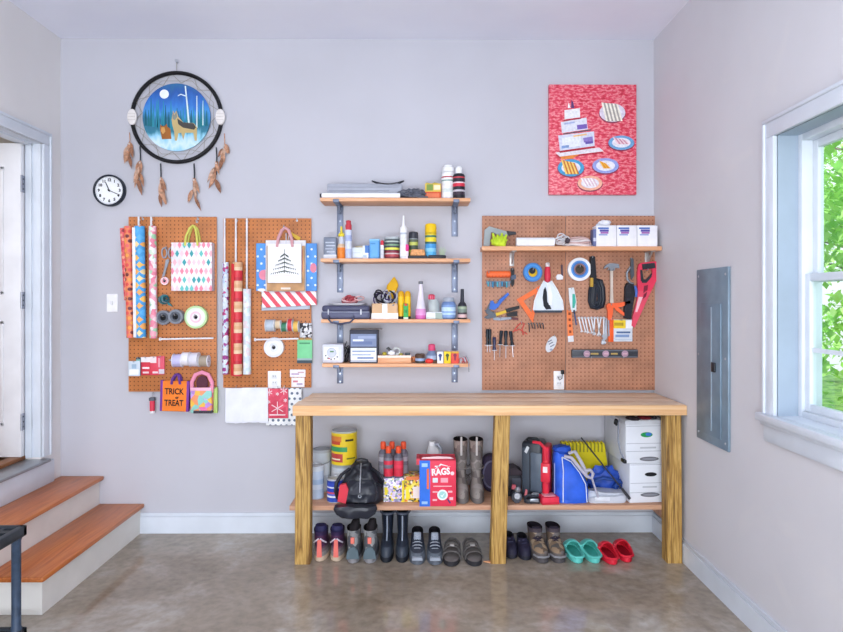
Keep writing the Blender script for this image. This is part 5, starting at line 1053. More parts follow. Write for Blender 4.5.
t, q = wtool('pliers', 'small steel nippers under the black and yellow pliers', 'pliers', 502, 319); mb = MB(M(0x7a808a, .35, .4)); mb.prism(q.poly([(493, 317.5), (512, 317), (512, 319), (501, 320.5), (493, 320)]), -.014, -.004); mb.build('jaw', t); mb = MB(M(0x6a3a40, .5)); mb.prism(q.poly([(511, 317), (518, 318), (518, 320), (511, 319.5)]), -.014, -.003); mb.build('handle', t); hook(t, q, 500, 318, .018)
t, q = wtool('wire_snips', 'thin red wire handled snips above the screwdrivers', 'snips', 520, 328)
mb = MB(M(0xd0554c, .5)); mb.tube([q.P(513, 332, -.008), q.P(517, 326, -.012), q.P(521, 322.5, -.012), q.P(524, 323.5, -.01), q.P(522, 329, -.01), q.P(523, 335, -.008)], .0042); mb.tube([q.P(515, 331, -.008), q.P(519, 329, -.012), q.P(522, 331, -.01), q.P(527, 334, -.008)], .0036); mb.build('handle', t); hook(t, q, 521, 323, .016)
for k in range(6):
    px = 528.5+2.8*k; t, q = wtool('hex_key', 'dark hex key hanging in the short row below the orange square', 'hex key', px, 327, 'row of dark hex keys'); hh = .055 if k == 0 else .03+.004*(k % 3); mb = MB(M(0x3c4048, .35, .4)); mb.tube([(-.006, -.01, .025), (.0, -.01, .022), (.002, -.01, .012), (.004+.002*(k % 2), -.01, .025-hh)], .0036, 6); mb.build('shaft', t); mb = MB(STEEL); mb.cyl((0, .003, .02), (0, -.014, .02), .002, seg=6); mb.build('hook', t)
# screwdrivers
for k, (px, y0, y1, ye, dx, l) in enumerate(((487, 329, 344.5, 352, 0, 'leftmost of the black handled screwdrivers, slim and straight'), (489.6, 329, 344.5, 352, .0, 'second slim black screwdriver from the left, beside the leftmost'), (494, 337, 349.5, 360, 0, 'lower navy handled screwdriver between the slim pair and the trio'), (500.5, 330.5, 344, 357, -1, 'black screwdriver, left of the trio on tool board'), (505.5, 330.5, 345, 358, 0, 'black screwdriver, middle of the trio on tool board'), (511, 331, 345, 357, 1.5, 'black screwdriver, right of the trio on tool board'))):
    t, q = wtool('screwdriver', l, 'screwdriver', px, y0+4); x0, z0 = q(px-.6*dx, y0); x1, z1 = q(px+.6*dx, y1); x2, z2 = q(px+1.2*dx, ye); rr_ = .0095 if k < 2 else .0115
    mb = MB(M(0x1f2730 if k != 2 else 0x2a2f52, .35)); V0, V1 = Vector((x0, -.016, z0)), Vector((x1, -.016, z1)); dd = V1-V0; mb.tube([V0, V0+dd*.06, V0+dd*.35, V0+dd*.7, V0+dd*.92, V1], rr_, 10); 
    for v in mb.bm.verts:
        u = (v.co-V0).dot(dd)/dd.length_squared; c_ = V0+dd*u; f_ = .75 if u < .03 else (.7 if .6 < u < .8 else 1.0); v.co = c_+(v.co-c_)*f_
    mb.build('handle', t); mb = MB(M(0xb8aeb0, .3, .6)); mb.cyl((x1, -.016, z1+.004), (x2, -.016, z2), .0034, .0028, 8); mb.build('shaft', t); mb = MB(STEEL); mb.tube([(x1-.014, .003, z1-.003), (x1-.014, -.026, z1-.003), (x1+.014, -.026, z1-.003), (x1+.014, .003, z1-.003)], .002); mb.build('holder', t)
t, q = wtool('key_tag', 'tilted white oval tag hanging at middle of tan pegboard', 'tag', 551, 344)
mb = MB(M(0xd3d6dc, .4)); mb.ell((0, 0), q.L(4.4), q.L(8.8), -.008, -.003, 24, -.45); mb.m(0x6a7284); 
for k, dz in enumerate((.022, .006, -.012)): mb.box(-.014, .016, -.0088, -.0078, dz-.003, dz+.003, rot=Matrix.Rotation(-.5, 3, 'Y'))
mb.m(0x9aa2b4); mb.ell((.0, -.035), .01, .007, -.0088, -.0078, 14); mb.build('tag', t); hook(t, q, 554, 336.5, .012)
# ---- right panel tools
tape(578.5, 269.5, 11.6, .38, .03, 'white and blue tape roll with dark core beside black cable', [0x8a6a6a, 0x3f78c4, 0x5a96dc, 0xeceef4, 0xf2f3f7], core=0x4a4038)
t, q = wtool('cable_coil', 'thick black coiled cable hanging left of the hammer', 'cable', 596, 282)
mb = MB(M(0x1d2028, .4)); mb.prism(q.poly([(588.8, 257), (591, 256), (593.5, 257), (595, 280), (594, 285), (589.5, 284)]), -.04, -.012); mb.build('strap', t)
for k in range(8):
    x0 = 588.2+k*.9; x1 = 604-k*.9; mb = MB(M([0x1c1f27, 0x2a2f3a, 0x232833][k % 3], .35)); y = -.014-.005*(k % 3)
    mb.tube([q.P(x0+3, 281, y), q.P(x0+.5, 290, y), q.P(x0, 301, y), q.P(x0+2, 307.5-k*.5, y), q.P((x0+x1)/2, 309-k*.6, y), q.P(x1-1.5, 307-k*.5, y), q.P(x1, 300, y), q.P(x1-.5, 288, y), q.P(x1-3, 280.5+k*.3, y), q.P((x0+x1)/2, 279.5+k*.4, y)], .0075, 7, True); mb.build('loop', t)
mb = MB(M(0xc09a3a, .5)); mb.box(*[v for v in (q(588.7, 284)[0], q(591.5, 284)[0])], -.046, -.02, q(590, 287)[1], q(590, 278)[1], .003); mb.build('yellow_tie', t); hook(t, q, 591, 258, .04)
t, q = wtool('hammer', 'claw hammer with steel head and pale handle hanging at centre right', 'hammer', 610, 283)
mb = MB(M(0x9aa0a8, .25, .7)); mb.prism(q.poly([(601.8, 269.5), (604, 265.5), (608, 263.5), (612.5, 263.5), (617.5, 264.5), (617.8, 268.5), (613, 268), (611.8, 271), (608.5, 271), (607.5, 267.5), (604.5, 268)]), -.034, -.012); mb.build('head', t)
mb = MB(M(0xd2c4b8, .45)); mb.prism(q.poly([(608.9, 270), (611.6, 270), (611.6, 290), (612.2, 303), (608.8, 303), (609.2, 290)]), -.03, -.015); mb.build('handle', t); hook(t, q, 607, 270, .035); hook(t, q, 613, 270, .035)
t, q = wtool('caulking_gun', 'orange trigger caulking gun hanging below the hammer', 'caulking gun', 615, 309)
ORG = M(0xf4683c, .4)
mb = MB(ORG); mb.prism(q.poly([(605, 306), (606.5, 303.5), (620, 302.5), (628.5, 300.8), (629, 303.5), (621, 306.5), (612, 308), (611.5, 314), (610, 320), (606.5, 320), (606.5, 311)]), -.03, -.01); mb.build('frame', t)
mb = MB(ORG); mb.prism(q.poly([(613, 306.5), (616, 306.5), (624, 313.5), (624.5, 316), (622, 315.5), (614, 309.5)]), -.026, -.014); mb.build('trigger', t); mb = MB(M(0x9aa0a8, .3, .7)); mb.cyl(q.P(607.8, 319, -.02), q.P(608, 336, -.02), .004); mb.build('rod', t); hook(t, q, 610, 305, .032)
t, q = wtool('bent_clamp', 'grey steel bent clamp with blue band beside the red saw', 'clamp', 629, 275)
mb = MB(M(0xaab0b8, .25, .7)); mb.tube([q.P(630.5, 258, -.012), q.P(630.6, 266, -.016), q.P(628, 269, -.02), q.P(625.8, 273, -.02), q.P(626, 279, -.02), q.P(629, 283, -.02), q.P(632.5, 284, -.018)], .008, 8); mb.build('arm', t); mb = MB(M(0x5a6068, .35, .5)); mb.prism(q.poly([(629.6, 259), (632, 259), (632.6, 276), (630, 280), (628.8, 270)]), -.03, -.014); mb.build('jaw', t); hook(t, q, 630.5, 262, .02)
t, q = wtool('holster', 'black tool holster with blue top hanging beside the red saw', 'holster', 629, 304)
mb = MB(M(0x24252d, .6)); mb.prism(q.poly([(623.8, 287), (626, 283), (632.5, 284), (633.5, 295), (631.5, 306), (629.5, 319.5), (623, 318), (623.2, 305)]), -.03, -.003); mb.build('pouch', t); mb = MB(M(0x2a2c36, .5))
for k in range(4): mb.box(q(624.3, 300)[0], q(631, 300)[0], -.032, -.029, q(625, 292+6*k)[1]-.003, q(625, 292+6*k)[1])
mb.build('webbing', t); mb = MB(M(0x4f6fc0, .4)); mb.tube([q.P(633.5, 286, -.024), q.P(635.2, 291, -.024), q.P(634.6, 297, -.024)], .009, 8); mb.build('blue_handle', t); hook(t, q, 628, 289, .018)
# red saw in sheath
t, q = wtool('hand_saw', 'red hand saw with black grip hanging point down at right edge of board', 'saw', 645, 290)
RED = M(0xe03a58, .4)
mb = MB(RED)
out = [(637.5, 264.5), (640, 263), (654.5, 261.5), (656.8, 264), (656.6, 274), (655, 280.5), (650, 291), (640.5, 312), (633.5, 327.5), (630.8, 325.5), (631.5, 316), (636, 300), (636.4, 288), (636, 274)]
hole = [(640.3, 270.5), (650.5, 269.5), (651.2, 273), (644.5, 280.2), (640.3, 280)]
mb.prism(q.poly([(637.5, 264.5), (640, 263), (640.3, 270.5), (640.3, 280), (636.2, 282), (636, 274)]), -.026, -.006)
mb.prism(q.poly([(640, 263), (654.5, 261.5), (656.8, 264), (656.6, 274), (651.2, 273), (650.5, 269.5), (640.3, 270.5)]), -.026, -.006)
mb.prism(q.poly([(640.3, 280), (644.5, 280.2), (651.2, 273), (656.6, 274), (655, 280.5), (650, 291), (636.3, 291), (636.2, 282)]), -.026, -.006)
mb.build('handle', t)
mb = MB(M(0xe24e66, .4)); mb.prism(q.poly([(636.3, 290), (650.5, 290), (640.5, 312), (633.5, 327.5), (630.8, 325.5), (631.5, 316), (636, 300)]), -.022, -.008); mb.m(0xf4c4cc); mb.prism(q.poly([(637.5, 297), (641.5, 297), (636, 312), (634, 312)]), -.0228, -.021); mb.build('blade_sheath', t)
mb = MB(M(0x2c2e36, .5)); mb.prism(q.poly([(640.5, 264.3), (653, 263), (654, 268.3), (641, 270)]), -.03, -.003); mb.prism(q.poly([(638.6, 270), (640.5, 270), (642, 279.5), (639.4, 281.5)]), -.03, -.004); mb.prism(q.poly([(640, 279.5), (644.5, 279.5), (650.5, 273), (650, 277), (645, 283), (640.5, 283)]), -.0285, -.0255); mb.build('grip', t)
mb = MB(M(0x7a1f36, .5)); mb.prism(q.poly([(642.5, 286), (646.5, 285), (646, 290), (642, 293)]), -.0275, -.0255); mb.prism(q.poly([(642.5, 294.5), (645.5, 292), (644.5, 296.5), (641.5, 299)]), -.0275, -.0215); mb.build('printed_mark', t); hook(t, q, 646, 270.5, .034)
# toothbrush packet / glue stick
t, q = wtool('tool_packet', 'white packet with teal strip at left of the black cable', 'packet', 571.5, 299); mb = MB(M(0xdde6ea, .4)); mb.prism(q.poly([(568.3, 288), (573.5, 287.5), (576, 300), (576, 311), (571, 312), (569, 300)]), -.01, -.003); mb.m(0x3fae9c); mb.prism(q.poly([(572, 294), (574.5, 294), (575.5, 302), (574, 308), (572, 308)]), -.0108, -.0095); mb.build('sleeve', t); hook(t, q, 571, 289, .014)
t, q = wtool('pin_strip', 'orange strip with square holes and white base on tool board', 'strip', 569.7, 325.5); mb = MB(M(0xf2834a, .45)); mb.prism(q.poly([(566.3, 310), (571, 310), (573, 335.5), (567.6, 336)]), -.01, -.003); mb.m(0xe6e6ea); mb.prism(q.poly([(567.6, 336), (573, 335.5), (573.4, 341.5), (568, 342)]), -.01, -.003); mb.m(0x8a3c1e)
for k, yy in enumerate((313.5, 319.5, 325.5, 331.5)): x, z = q(569.3+.22*k, yy); mb.box(x-.008, x+.006, -.0108, -.0095, z-.009, z+.007)
mb.build('strip', t); hook(t, q, 568.6, 311, .014)
t, q = wtool('blue_pen', 'thin dark blue pen hanging right of the orange strip', 'pen', 574.5, 318); mb = MB(M(0x3f5a8c, .4)); mb.cyl(q.P(573.8, 311.5, -.012), q.P(575.8, 325, -.012), .0048, .004, 8); mb.build('barrel', t); mb = MB(M(0x26344f, .4)); mb.cyl(q.P(573.6, 310, -.012), q.P(574.2, 314, -.012), .006, .006, 8); mb.build('cap', t); hook(t, q, 574, 312.5, .012)
# wrenches
WR = M(0xe2e4ea, .35, .15)
for k in range(9):
    px = 578.5+3.1*k; ln = 14+.55*k; tl = (-.22, -.26, -.2, -.24, -.2, .04, -.12, .16, .02)[k]; t, q = wtool('wrench', 'silver combination wrench hanging in the wrench row', 'wrench', px, 318.5, 'row of silver wrenches'); L_ = q.L(ln)
    mb = MB(WR); mb.box(-.0038, .0038, -.0155, -.0095, -L_*.88, 0, .001); 
    mb.ring(.004, .0075, -.017, -.008, (0, 0, .004), 'Y', 14)
    mb.prism([(-.0065, -L_*.88), (-.008, -L_*.95), (-.006, -L_*1.02), (-.003, -L_*.95), (.003, -L_*.95), (.006, -L_*1.02), (.008, -L_*.95), (.0065, -L_*.88)], -.017, -.008)
    mb.xf(Matrix.Rotation(tl, 4, 'Y')); mb.build('shank', t); mb = MB(STEEL); mb.cyl((0, .003, .004), (0, -.022, .004), .0025, seg=6); mb.build('hook', t)
t, q = wtool('adjustable_wrench', 'steel adjustable wrench with angled jaw at right of the wrench row', 'wrench', 604, 329)
mb = MB(M(0xb4b9c2, .3, .5)); mb.prism(q.poly([(604.6, 318), (606.4, 318), (606.2, 332), (606.6, 336), (605.5, 339), (602.8, 341), (600.6, 340.2), (602.8, 338.2), (601, 336), (603.6, 333.5)]), -.02, -.008); mb.build('body', t); hook(t, q, 605, 319.5, .026)
# packet with orange sleeve
t = pack(609, 632, 319.5, 341.5, 0xd6dde6, 'white blue and yellow printed packet below the caulking gun', dep=.012, decs=((.05, .7, .6, .98, 0xf0cf34), (.2, .6, .72, .86, 0xb89a2a), (.72, 1, .6, .98, 0xeef0f4), (.3, .9, .38, .46, 0x4f6a94), (.25, .85, .2, .32, 0x7f9ac4), (.2, .95, .06, .12, 0xc0ccda)))
pack(607.8, 613, 319, 341.8, 0xf2622c, 'orange narrow packet at left of the white and yellow packet', dep=.016)
t, q = wtool('crumpled_tag', 'small clear crumpled tag below the adjustable wrench', 'tag', 603, 341); mb = MB(M(0xc6ccd6, .3)); mb.blob((0, -.014, -.008), (.016, .008, .014), .3, 2, 6, 2); mb.build('tag', t); hook(t, q, 603, 340, .012)
# level
t, q = wtool('spirit_level', 'grey torpedo spirit level lying across lower tool board', 'level', 603.5, 353.3); w, h = q.L(66)/2, q.L(8.2)/2
mb = MB(M(0x3d4047, .4, .1)); mb.box(-w, w, -.034, -.008, -h, h, .004); mb.m(M(0x62666e, .4, .2)); mb.box(-w+.004, w-.004, -.0352, -.03, h*.62, h*.95); mb.box(-w+.004, w-.004, -.0352, -.03, -h*.95, -h*.62)
mb.m(0x3a3d46); mb.box(-w*.72, -w*.62, -.0355, -.03, -h*.25, h*.25); mb.m(0xb49a5a); mb.box(-w*.48+.01, -w*.2, -.0355, -.03, -h*.2, h*.2); mb.box(w*.18, w*.38, -.0355, -.03, -h*.2, h*.2); mb.build('bar', t)
for fx_ in (-.55, .02, .6):
    mb = MB(M(0xb494a6, .25)); x = w*fx_; mb.lathe([(0, -.037), (.0165, -.037), (.021, -.0365), (.021, -.03)], (x, 0, 0), 'Y', 20, False, False); mb.m(0xd0acba); mb.cyl((x-.012, -.038, 0), (x+.012, -.038, 0), .006, seg=10); mb.build('vial', t)
hook(t, q, 590, 357.6, .036); hook(t, q, 622, 357.6, .036)
# ================================================================ WORKBENCH
BENCH = wood('bench_top_pine', [(.25, 0xc9a07c), (.42, 0xe6c6a6), (.6, 0xf2dabf), (.75, 0xd9b090)], (1.2, 14, 22), .5, 0, .03)
FASC = wood('bench_edge_pine', [(.2, 0xd9a06a), (.5, 0xe9bd8c), (.8, 0xf2d0a6)], (1.2, 14, 26), .5, 0, .03)
POST = wood('treated_post', [(.26, 0x5a401c), (.4, 0x906a30), (.5, 0xb08842), (.6, 0xc8a25c), (.74, 0x86622c)], (42, 42, 2.4), .6, 1.1, .08)
BSH = wood('bench_shelf_wood', [(.2, 0xb0795c), (.5, 0xc99a7c), (.8, 0xdab497)], (1.2, 16, 22), .55, 0, .03)
YF = -.50                      # front face of the posts
zt = at(490, 405.6, -.52).z
bx0 = at(292.5, 410, -.52).x; bx1 = XR-.004
wb = thing('workbench', 'long wooden workbench with thick posts and a lower shelf under the boards', 'workbench', ((bx0+bx1)/2, -.26, 0)); hw = (bx1-bx0)/2
for k in range(3):
    y0 = -.24+.16*k; mb = MB(BENCH); mb.box(-hw+(.0 if k == 0 else .012*k), hw, y0, y0+.1585, zt-.038, zt, .002); mb.build('top_plank', wb)
mb = MB(FASC); mb.box(-hw, hw, -.2605, -.2405, zt-.056, zt-.0005, .003); mb.build('fascia', wb)
def post(px_t, px_b, w=.085):
    a = at(px_t, 415, YF).x-wb.location.x; b = at(px_b, 561, YF).x-wb.location.x; y0 = YF-wb.location.y
    mb = MB(POST); e = .004; rings = []
    for z, x in ((0, b), (zt-.057, a)):
        rings.append([(x-w/2+e, y0, z), (x+w/2-e, y0, z), (x+w/2, y0+e, z), (x+w/2, y0+w-e, z), (x+w/2-e, y0+w, z), (x-w/2+e, y0+w, z), (x-w/2, y0+w-e, z), (x-w/2, y0+e, z)])
    mb.rings(rings); mb.build('post', wb)
post(303, 302.2); post(502.8, 498.3); 
_pr = XR-.006-.045
post(674, 675)
mb = MB(POST); mb.box(-hw+.02, hw-.01, YF+.26+.002, YF+.26+.08, zt-.13+.074, zt-.0385); mb.build('front_rail', wb)
ZSH = at(490, 505.4, -.412).z
sx0 = at(289.5, 506, -.41).x-wb.location.x
mb = MB(BSH); mb.box(sx0, hw-.03, -.152, .258, ZSH-.027, ZSH, .002); mb.build('lower_shelf', wb)
mb = MB(BSH); mb.box(hw-.075, hw-.032, -.1, .25, ZSH-.1, ZSH-.028); mb.build('shelf_cleat', wb)
t = thing('sawdust_sliver', 'small pale orange wood sliver on floor at foot of the middle post', 'sliver', atZ(489, 562.5, 0)); mb = MB(M(0xe0a070, .7)); mb.prism([(-.03, .006), (.0, .012), (.026, -.004), (.01, -.01)], .0005, .006, 'XY'); mb.build('sliver', t)
# ---------------------------------------------------------------- things on the lower shelf
def can(label, px0, px1, pyt, Y, zb, bands, lid=0xc2c6cc, name='paint_can', handle=True, cat='paint can', pys=None):
    loc, w, h = fit(px0, px1, pyt, Y, zb); r_ = w/2; t = thing(name, label, cat, loc)
    pr = zones([(r_*.97, 0), (r_, h*.02), (r_, h*.95), (r_*1.02, h*.97), (r_*1.0, h)], [b[0]*h for b in bands[1:]]); mats = []
    for (r0, h0), (r1, h1) in zip(pr, pr[1:]):
        mid = (h0+h1)/2/h; mats.append(M([b[1] for b in bands if b[0] <= mid+1e-6][-1], .35))
    mb = MB(mats[0]); mb.lathe(pr, (0, 0, 0), 'Z', 32, True, False, mats); mb.build('body', t)
    mb = MB(M(lid, .3, .5)); mb.lathe([(r_*1.0, h), (r_*.9, h*1.005), (r_*.88, h*.98), (r_*.78, h*.98), (r_*.76, h*.995), (0, h*.995)], (0, 0, 0), 'Z', 32, False, False); mb.build('lid', t)
    if handle: mb = MB(M(0x9aa0a8, .3, .7)); mb.tube([(-r_*1.02, -.002, h*.8)]+[(r_*1.06*math.cos(PI+PI*k/12), -r_*1.06*math.sin(PI*k/12)*.98, h*.8-.012-.02*math.sin(PI*k/12)) for k in range(1, 12)]+[(r_*1.02, -.002, h*.8)], .002, 6); mb.build('wire_handle', t)
    return t, r_, h
zs_ = ZSH+.0008
t, r_, h = can('pale blue paint can at front left behind the left post', 309.3, 323.8, 465, -.26, zs_, ((0, 0xb0b8c4), (.03, 0xb9cbe0), (.3, 0xd2dcea), (.45, 0xa9c2e0), (.6, 0xc3d2e6), (.85, 0xd6dee8)), handle=False)
t, r_, h = can('white paint can with round wire handle at the back left corner', 312.5, 331, 448.5, -.1, zs_, ((0, 0xa9b0b8), (.03, 0xc6cdd4), (.4, 0xdbe0e4), (.7, 0xc3cbd2), (.93, 0xb0b6bc)), lid=0x8f959c)
t, r_, h = can('blue labelled paint can with red band at front left of backpack', 327, 343.5, 477.5, -.32, zs_, ((0, 0xb0b4bc), (.04, 0x2f4fae), (.22, 0xe4e6ee), (.3, 0x5a6ad0), (.38, 0xc9506a), (.46, 0x3048b8), (.62, 0xdde2f0), (.68, 0x3a52c0), (.84, 0x2f46a4), (.93, 0xb8bcc6)), handle=False)
t, ra, hb = can('white paint can underneath the tall yellow can', 331.5, 355.5, 463.5, -.15, zs_, ((0, 0xa9adb2), (.03, 0xd6dade), (.3, 0xb4c0c6), (.5, 0xdcdfe2), (.8, 0xc8ced4), (.93, 0xa9aeb4)), handle=False)
zc = zs_+hb+.0005
t, r_, h = can('tall yellow can with green and red label stacked on a white can', 331.5, 357, 429.5, -.15, zc, ((0, 0xa4a8a2), (.03, 0xf0d22e), (.1, 0xe8c82a), (.9, 0xf2d636), (.95, 0xb4b8b2)), handle=False, name='coating_can')
mb = MB(M(0x3f8a5a, .4))
def band(mb, c, r, a0, a1, z0, z1):
    mb.m(M(c, .4)); n = 10; ring0 = [(r*math.sin(a0+(a1-a0)*i/n), -r*math.cos(a0+(a1-a0)*i/n)) for i in range(n+1)]
    for (xa, ya), (xb, yb_) in zip(ring0, ring0[1:]): mb.face([(xa, ya, z0), (xb, yb_, z0), (xb, yb_, z1), (xa, ya, z1)])
band(mb, 0xd8823c, r_*1.004, -1.3, -.1, h*.7, h*.86); band(mb, 0xc8503c, r_*1.006, -1.2, -.2, h*.62, h*.72); band(mb, 0x3f9a5e, r_*1.008, -1.35, .35, h*.42, h*.56); band(mb, 0xc04a44, r_*1.004, -1.25, .0, h*.12, h*.36); band(mb, 0xf0e6c8, r_*1.01, -1.1, -.2, h*.18, h*.22); mb.build('front_label', t); mb = MB(M(0x3a3c2a, .4)); band(mb, 0x3a3c2a, r_*1.004, .2, .9, h*.72, h*.78); mb.build('side_label', t); mb = MB(M(0x7a7a2c, .4)); band(mb, 0x7a7a2c, r_*1.004, .3, 1.1, h*.2, h*.24); mb.build('lower_label', t)
# backpack
q = Pix(361, 508, -.36); bk = thing('backpack', 'black leather backpack with red side pocket sagging over the shelf edge', 'backpack', (q.root.x, -.318, zs_))
LEA = M(0x23252d, .35, 0, .1, 20)
bw = q.L(44)/2
mb = MB(LEA); mb.dense([(.001, 0, -.02, bw*.82, .07, 3), (.03, 0, -.02, bw*1.0, .085, 3), (.09, 0, -.015, bw*.98, .085, 2.8), (.15, .0, -.01, bw*.86, .075, 2.6), (.21, .0, 0, bw*.66, .06, 2.4), (.25, .0, .0, bw*.46, .045, 2.3), (.275, .0, .0, bw*.38, .036, 2.3), (.283, 0, 0, bw*.2, .02, 2.2)])
for v in mb.bm.verts: v.co += Vector((1, 1, .4))*.013*noise.noise(v.co*17)+Vector((0, -1, 0))*.012*noise.noise(v.co*34)
for v in mb.bm.verts: v.co.z = max(v.co.z, .001)
mb.build('bag_body', bk)
mb = MB(M(0x2b2d36, .3, 0, .1, 20)); mb.dense([(-.048, 0, 0, bw*.62, .03, 3), (-.03, 0, 0, bw*.86, .035, 3.2), (.0, 0, 0, bw*.95, .036, 3), (.022, .0, .0, bw*.9, .03, 3)])
for v in mb.bm.verts: v.co += Vector((.4, 1, .6))*.008*noise.noise(v.co*22); 
mb.xf(Matrix.Translation((-.02, -.152, .0))); mb.build('front_pocket', bk)
mb = MB(M(0x2f313a, .3)); mb.dense([(.03, 0, -.082, bw*.66, .03, 3), (.09, 0, -.086, bw*.74, .03, 3), (.14, 0, -.07, bw*.66, .03, 3), (.17, 0, -.055, bw*.5, .02, 3)])
for v in mb.bm.verts: v.co += Vector((0, 1, .3))*.013*noise.noise(v.co*30)
mb.build('flap', bk)
mb = MB(M(0xc2c4cc, .3, .6)); mb.tube([(0, -.116, .1), (.0, -.102, .16), (.0, -.075, .21), (0, -.05, .26), (0, -.03, .283)], .0032, 6); mb.build('zip', bk)
mb = MB(M(0x8a8e98, .3, .6)); mb.ring(.006, .010, -.122, -.117, (0, 0, .075)); mb.build('buckle', bk)
mb = MB(M(0xd23a4a, .6)); mb.prism([(-bw*.98, .035), (-bw*.62, .02), (-bw*.5, .12), (-bw*.62, .16), (-bw*.88, .15)], -.112, -.08); mb.build('side_pocket', bk)
mb = MB(LEA); mb.tube([(-bw*.5, -.03, .245), (-bw*.85, -.06, .21), (-bw*1.05, -.085, .16), (-bw*1.08, -.085, .1), (-bw*1.0, -.07, .04)], .011, 8); mb.build('shoulder_strap', bk)
mb = MB(LEA); mb.tube([(bw*.5, -.03, .245), (bw*.8, -.06, .22), (bw*1.0, -.075, .17), (bw*.98, -.08, .13), (bw*.72, -.085, .16)], .009, 8); mb.build('shoulder_strap', bk)
mb = MB(LEA); mb.tube([(-.04, 0, .27), (-.03, -.004, .3), (.0, -.006, .31), (.03, -.004, .3), (.04, 0, .27)], .006, 8); mb.build('grab_handle', bk)
for o in bk.children:
    for v in o.data.vertices:
        if v.co.z > 0: v.co.z *= .80; v.co.x *= 1.02
# colourful packs
COLP = spotted('flower_print', [0xe6dcec, 0xb9a6d8, 0xe8d84a, 0x8a8ab0, 0xf2f0f4, 0x9ab0a8, 0x4a4a78, 0xd8c0e4], 95, .5)
YELP = spotted('yellow_print', [0xe8d42c, 0x4a4a38, 0xf0e264, 0xd8b41e, 0xe4e0d0, 0x8a7a2c, 0xe07a44], 85, .5)
tA, w, hA = carton('printed_pack', 'lilac and white flower printed pack beside the black backpack', 'pack', 383.5, 404, 478, -.35, zs_, .12, COLP, ((.05, .2, .3, .62, 0xe6d23a), (.9, 1, .0, .9, 0xe8d42c)))
tB, w, h = carton('printed_pack', 'yellow and dark printed pack left of the red rags box', 'pack', 404.3, 420, 476.5, -.35, zs_, .12, YELP, ((.55, 1, .15, .6, 0xe9e6e0), (.1, .3, .1, .6, 0xf2e03a), (.1, .9, .86, 1, 0xe0824a)))
# red bottles
ztop = zs_+hA
for k, (px, Y, l) in enumerate(((383.2, -.27, 'clear grey fuel bottle with red cap, leftmost of the bottles'), (392, -.25, 'red capped fuel bottle at the back middle of the group'), (403.5, -.26, 'grey fuel bottle with red cap, rightmost of the bottles'), (388.5, -.325, 'fuel bottle with red label, front left of the group'), (398.5, -.325, 'fuel bottle with bright red label, front right of the group'))):
    z0 = ztop+.0005; bottle('fuel_bottle', l, 'bottle', px-4.9, px+4.9, 441.5+(4.5 if k > 2 else 0), Y, z0, [(.92, 0), (1, .03), (1, .62), (.85, .7), (.5, .76), (.46, .8)], ((0, 0x5c5a66), (.05, 0x8a8690 if k < 3 else 0xcf3348), (.3, 0x6f6a76 if k != 4 else 0xe04058), (.42, 0xa9a4ae if k < 3 else 0xd83a50), (.55, 0x77737e), (.64, 0x5f5c68)), 1, 0xe2522e, capprof=[(.5, .78), (.56, .8), (.56, .96), (.4, 1.0), (0, 1.0)])
# rags box
t, w, h = carton('rags_box', 'red and blue cardboard box of rags with open flaps on top', 'box', 419.5, 456, 460.5, -.43, zs_, .14, M(0xe23a54, .5, 0, .02))
y = -.07
mb = MB(M(0x2f6fd8, .45)); X = lambda f: -w/2+w*f; Zf = lambda f: h*f
mb.box(X(0), X(.29), y-.001, y+.001, 0, h); mb.m(0xe86a3c); mb.box(X(.2), X(.26), y-.0016, y, Zf(.38), Zf(.82)); mb.m(0x9fc4f0); mb.box(X(.06), X(.22), y-.0016, y, Zf(.86), Zf(.94)); mb.box(X(.06), X(.22), y-.0016, y, Zf(.05), Zf(.11))
mb.build('blue_panel', t)
mb = MB(M(0xf6f2f4, .5)); mb.text('RAGS', (X(.58), y-.001, Zf(.75)), .052, .0007, rot=.08, sx=.82, bold=.002); mb.text('BOX OF', (0, 0, 0), .001) if False else None
mb.box(X(.42), X(.56), y-.001, y, Zf(.86), Zf(.885)); mb.prism([(X(.40), Zf(.8)), (X(.58), Zf(.93)), (X(.86), Zf(.86)), (X(.6), Zf(.9))], y-.001, y)
mb.m(0xd8dfee); mb.box(X(.36), X(.50), y-.0012, y, Zf(.52), Zf(.62)); mb.m(0xf2a0ac); mb.box(X(.58), X(.78), y-.0012, y, Zf(.52), Zf(.62)); mb.m(0xf6d6da); mb.ell((X(.9), Zf(.72)), .011, .011, -.0712, y, 16)
mb.m(0xf0b6be); mb.box(X(.38), X(.88), y-.0012, y, Zf(.43), Zf(.45)); mb.box(X(.36), X(.5), y-.0012, y, Zf(.3), Zf(.33)); mb.box(X(.78), X(.9), y-.0012, y, Zf(.3), Zf(.34)); mb.box(X(.36), X(.48), y-.0012, y, Zf(.12), Zf(.16)); mb.box(X(.82), X(.92), y-.0012, y, Zf(.14), Zf(.2))
mb.m(0xe6eef0); mb.ell((X(.63), Zf(.25)), .03, .03, -.0716, y, 24); mb.m(0x9fd0cc); mb.ell((X(.63), Zf(.25)), .021, .021, -.072, y, 24); mb.m(0xf4f8f8); mb.prism([(X(.57), Zf(.25)), (X(.62), Zf(.2)), (X(.7), Zf(.31)), (X(.62), Zf(.235))], y-.0026, y); mb.m(0x4a3a6a); mb.prism([(X(.75), Zf(.15)), (X(.78), Zf(.17)), (X(.86), Zf(.08)), (X(.83), Zf(.06))], y-.0018, y)
mb.build('printed_lettering', t)
mb = MB(M(0xcf4a58, .6)); mb.box(-w/2, w/2, .065, .068, h-.001, h+.004); mb.box(-w/2-.018, -w/2+.002, -.05, .066, h-.03, h+.006); mb.m(0xe9d0d2); mb.prism([(-w/2+.01, h), (w/2-.01, h), (w/2-.03, h+.010), (0, h+.014), (-w/2+.02, h+.008)], -.03, -.026); mb.build('flap', t)
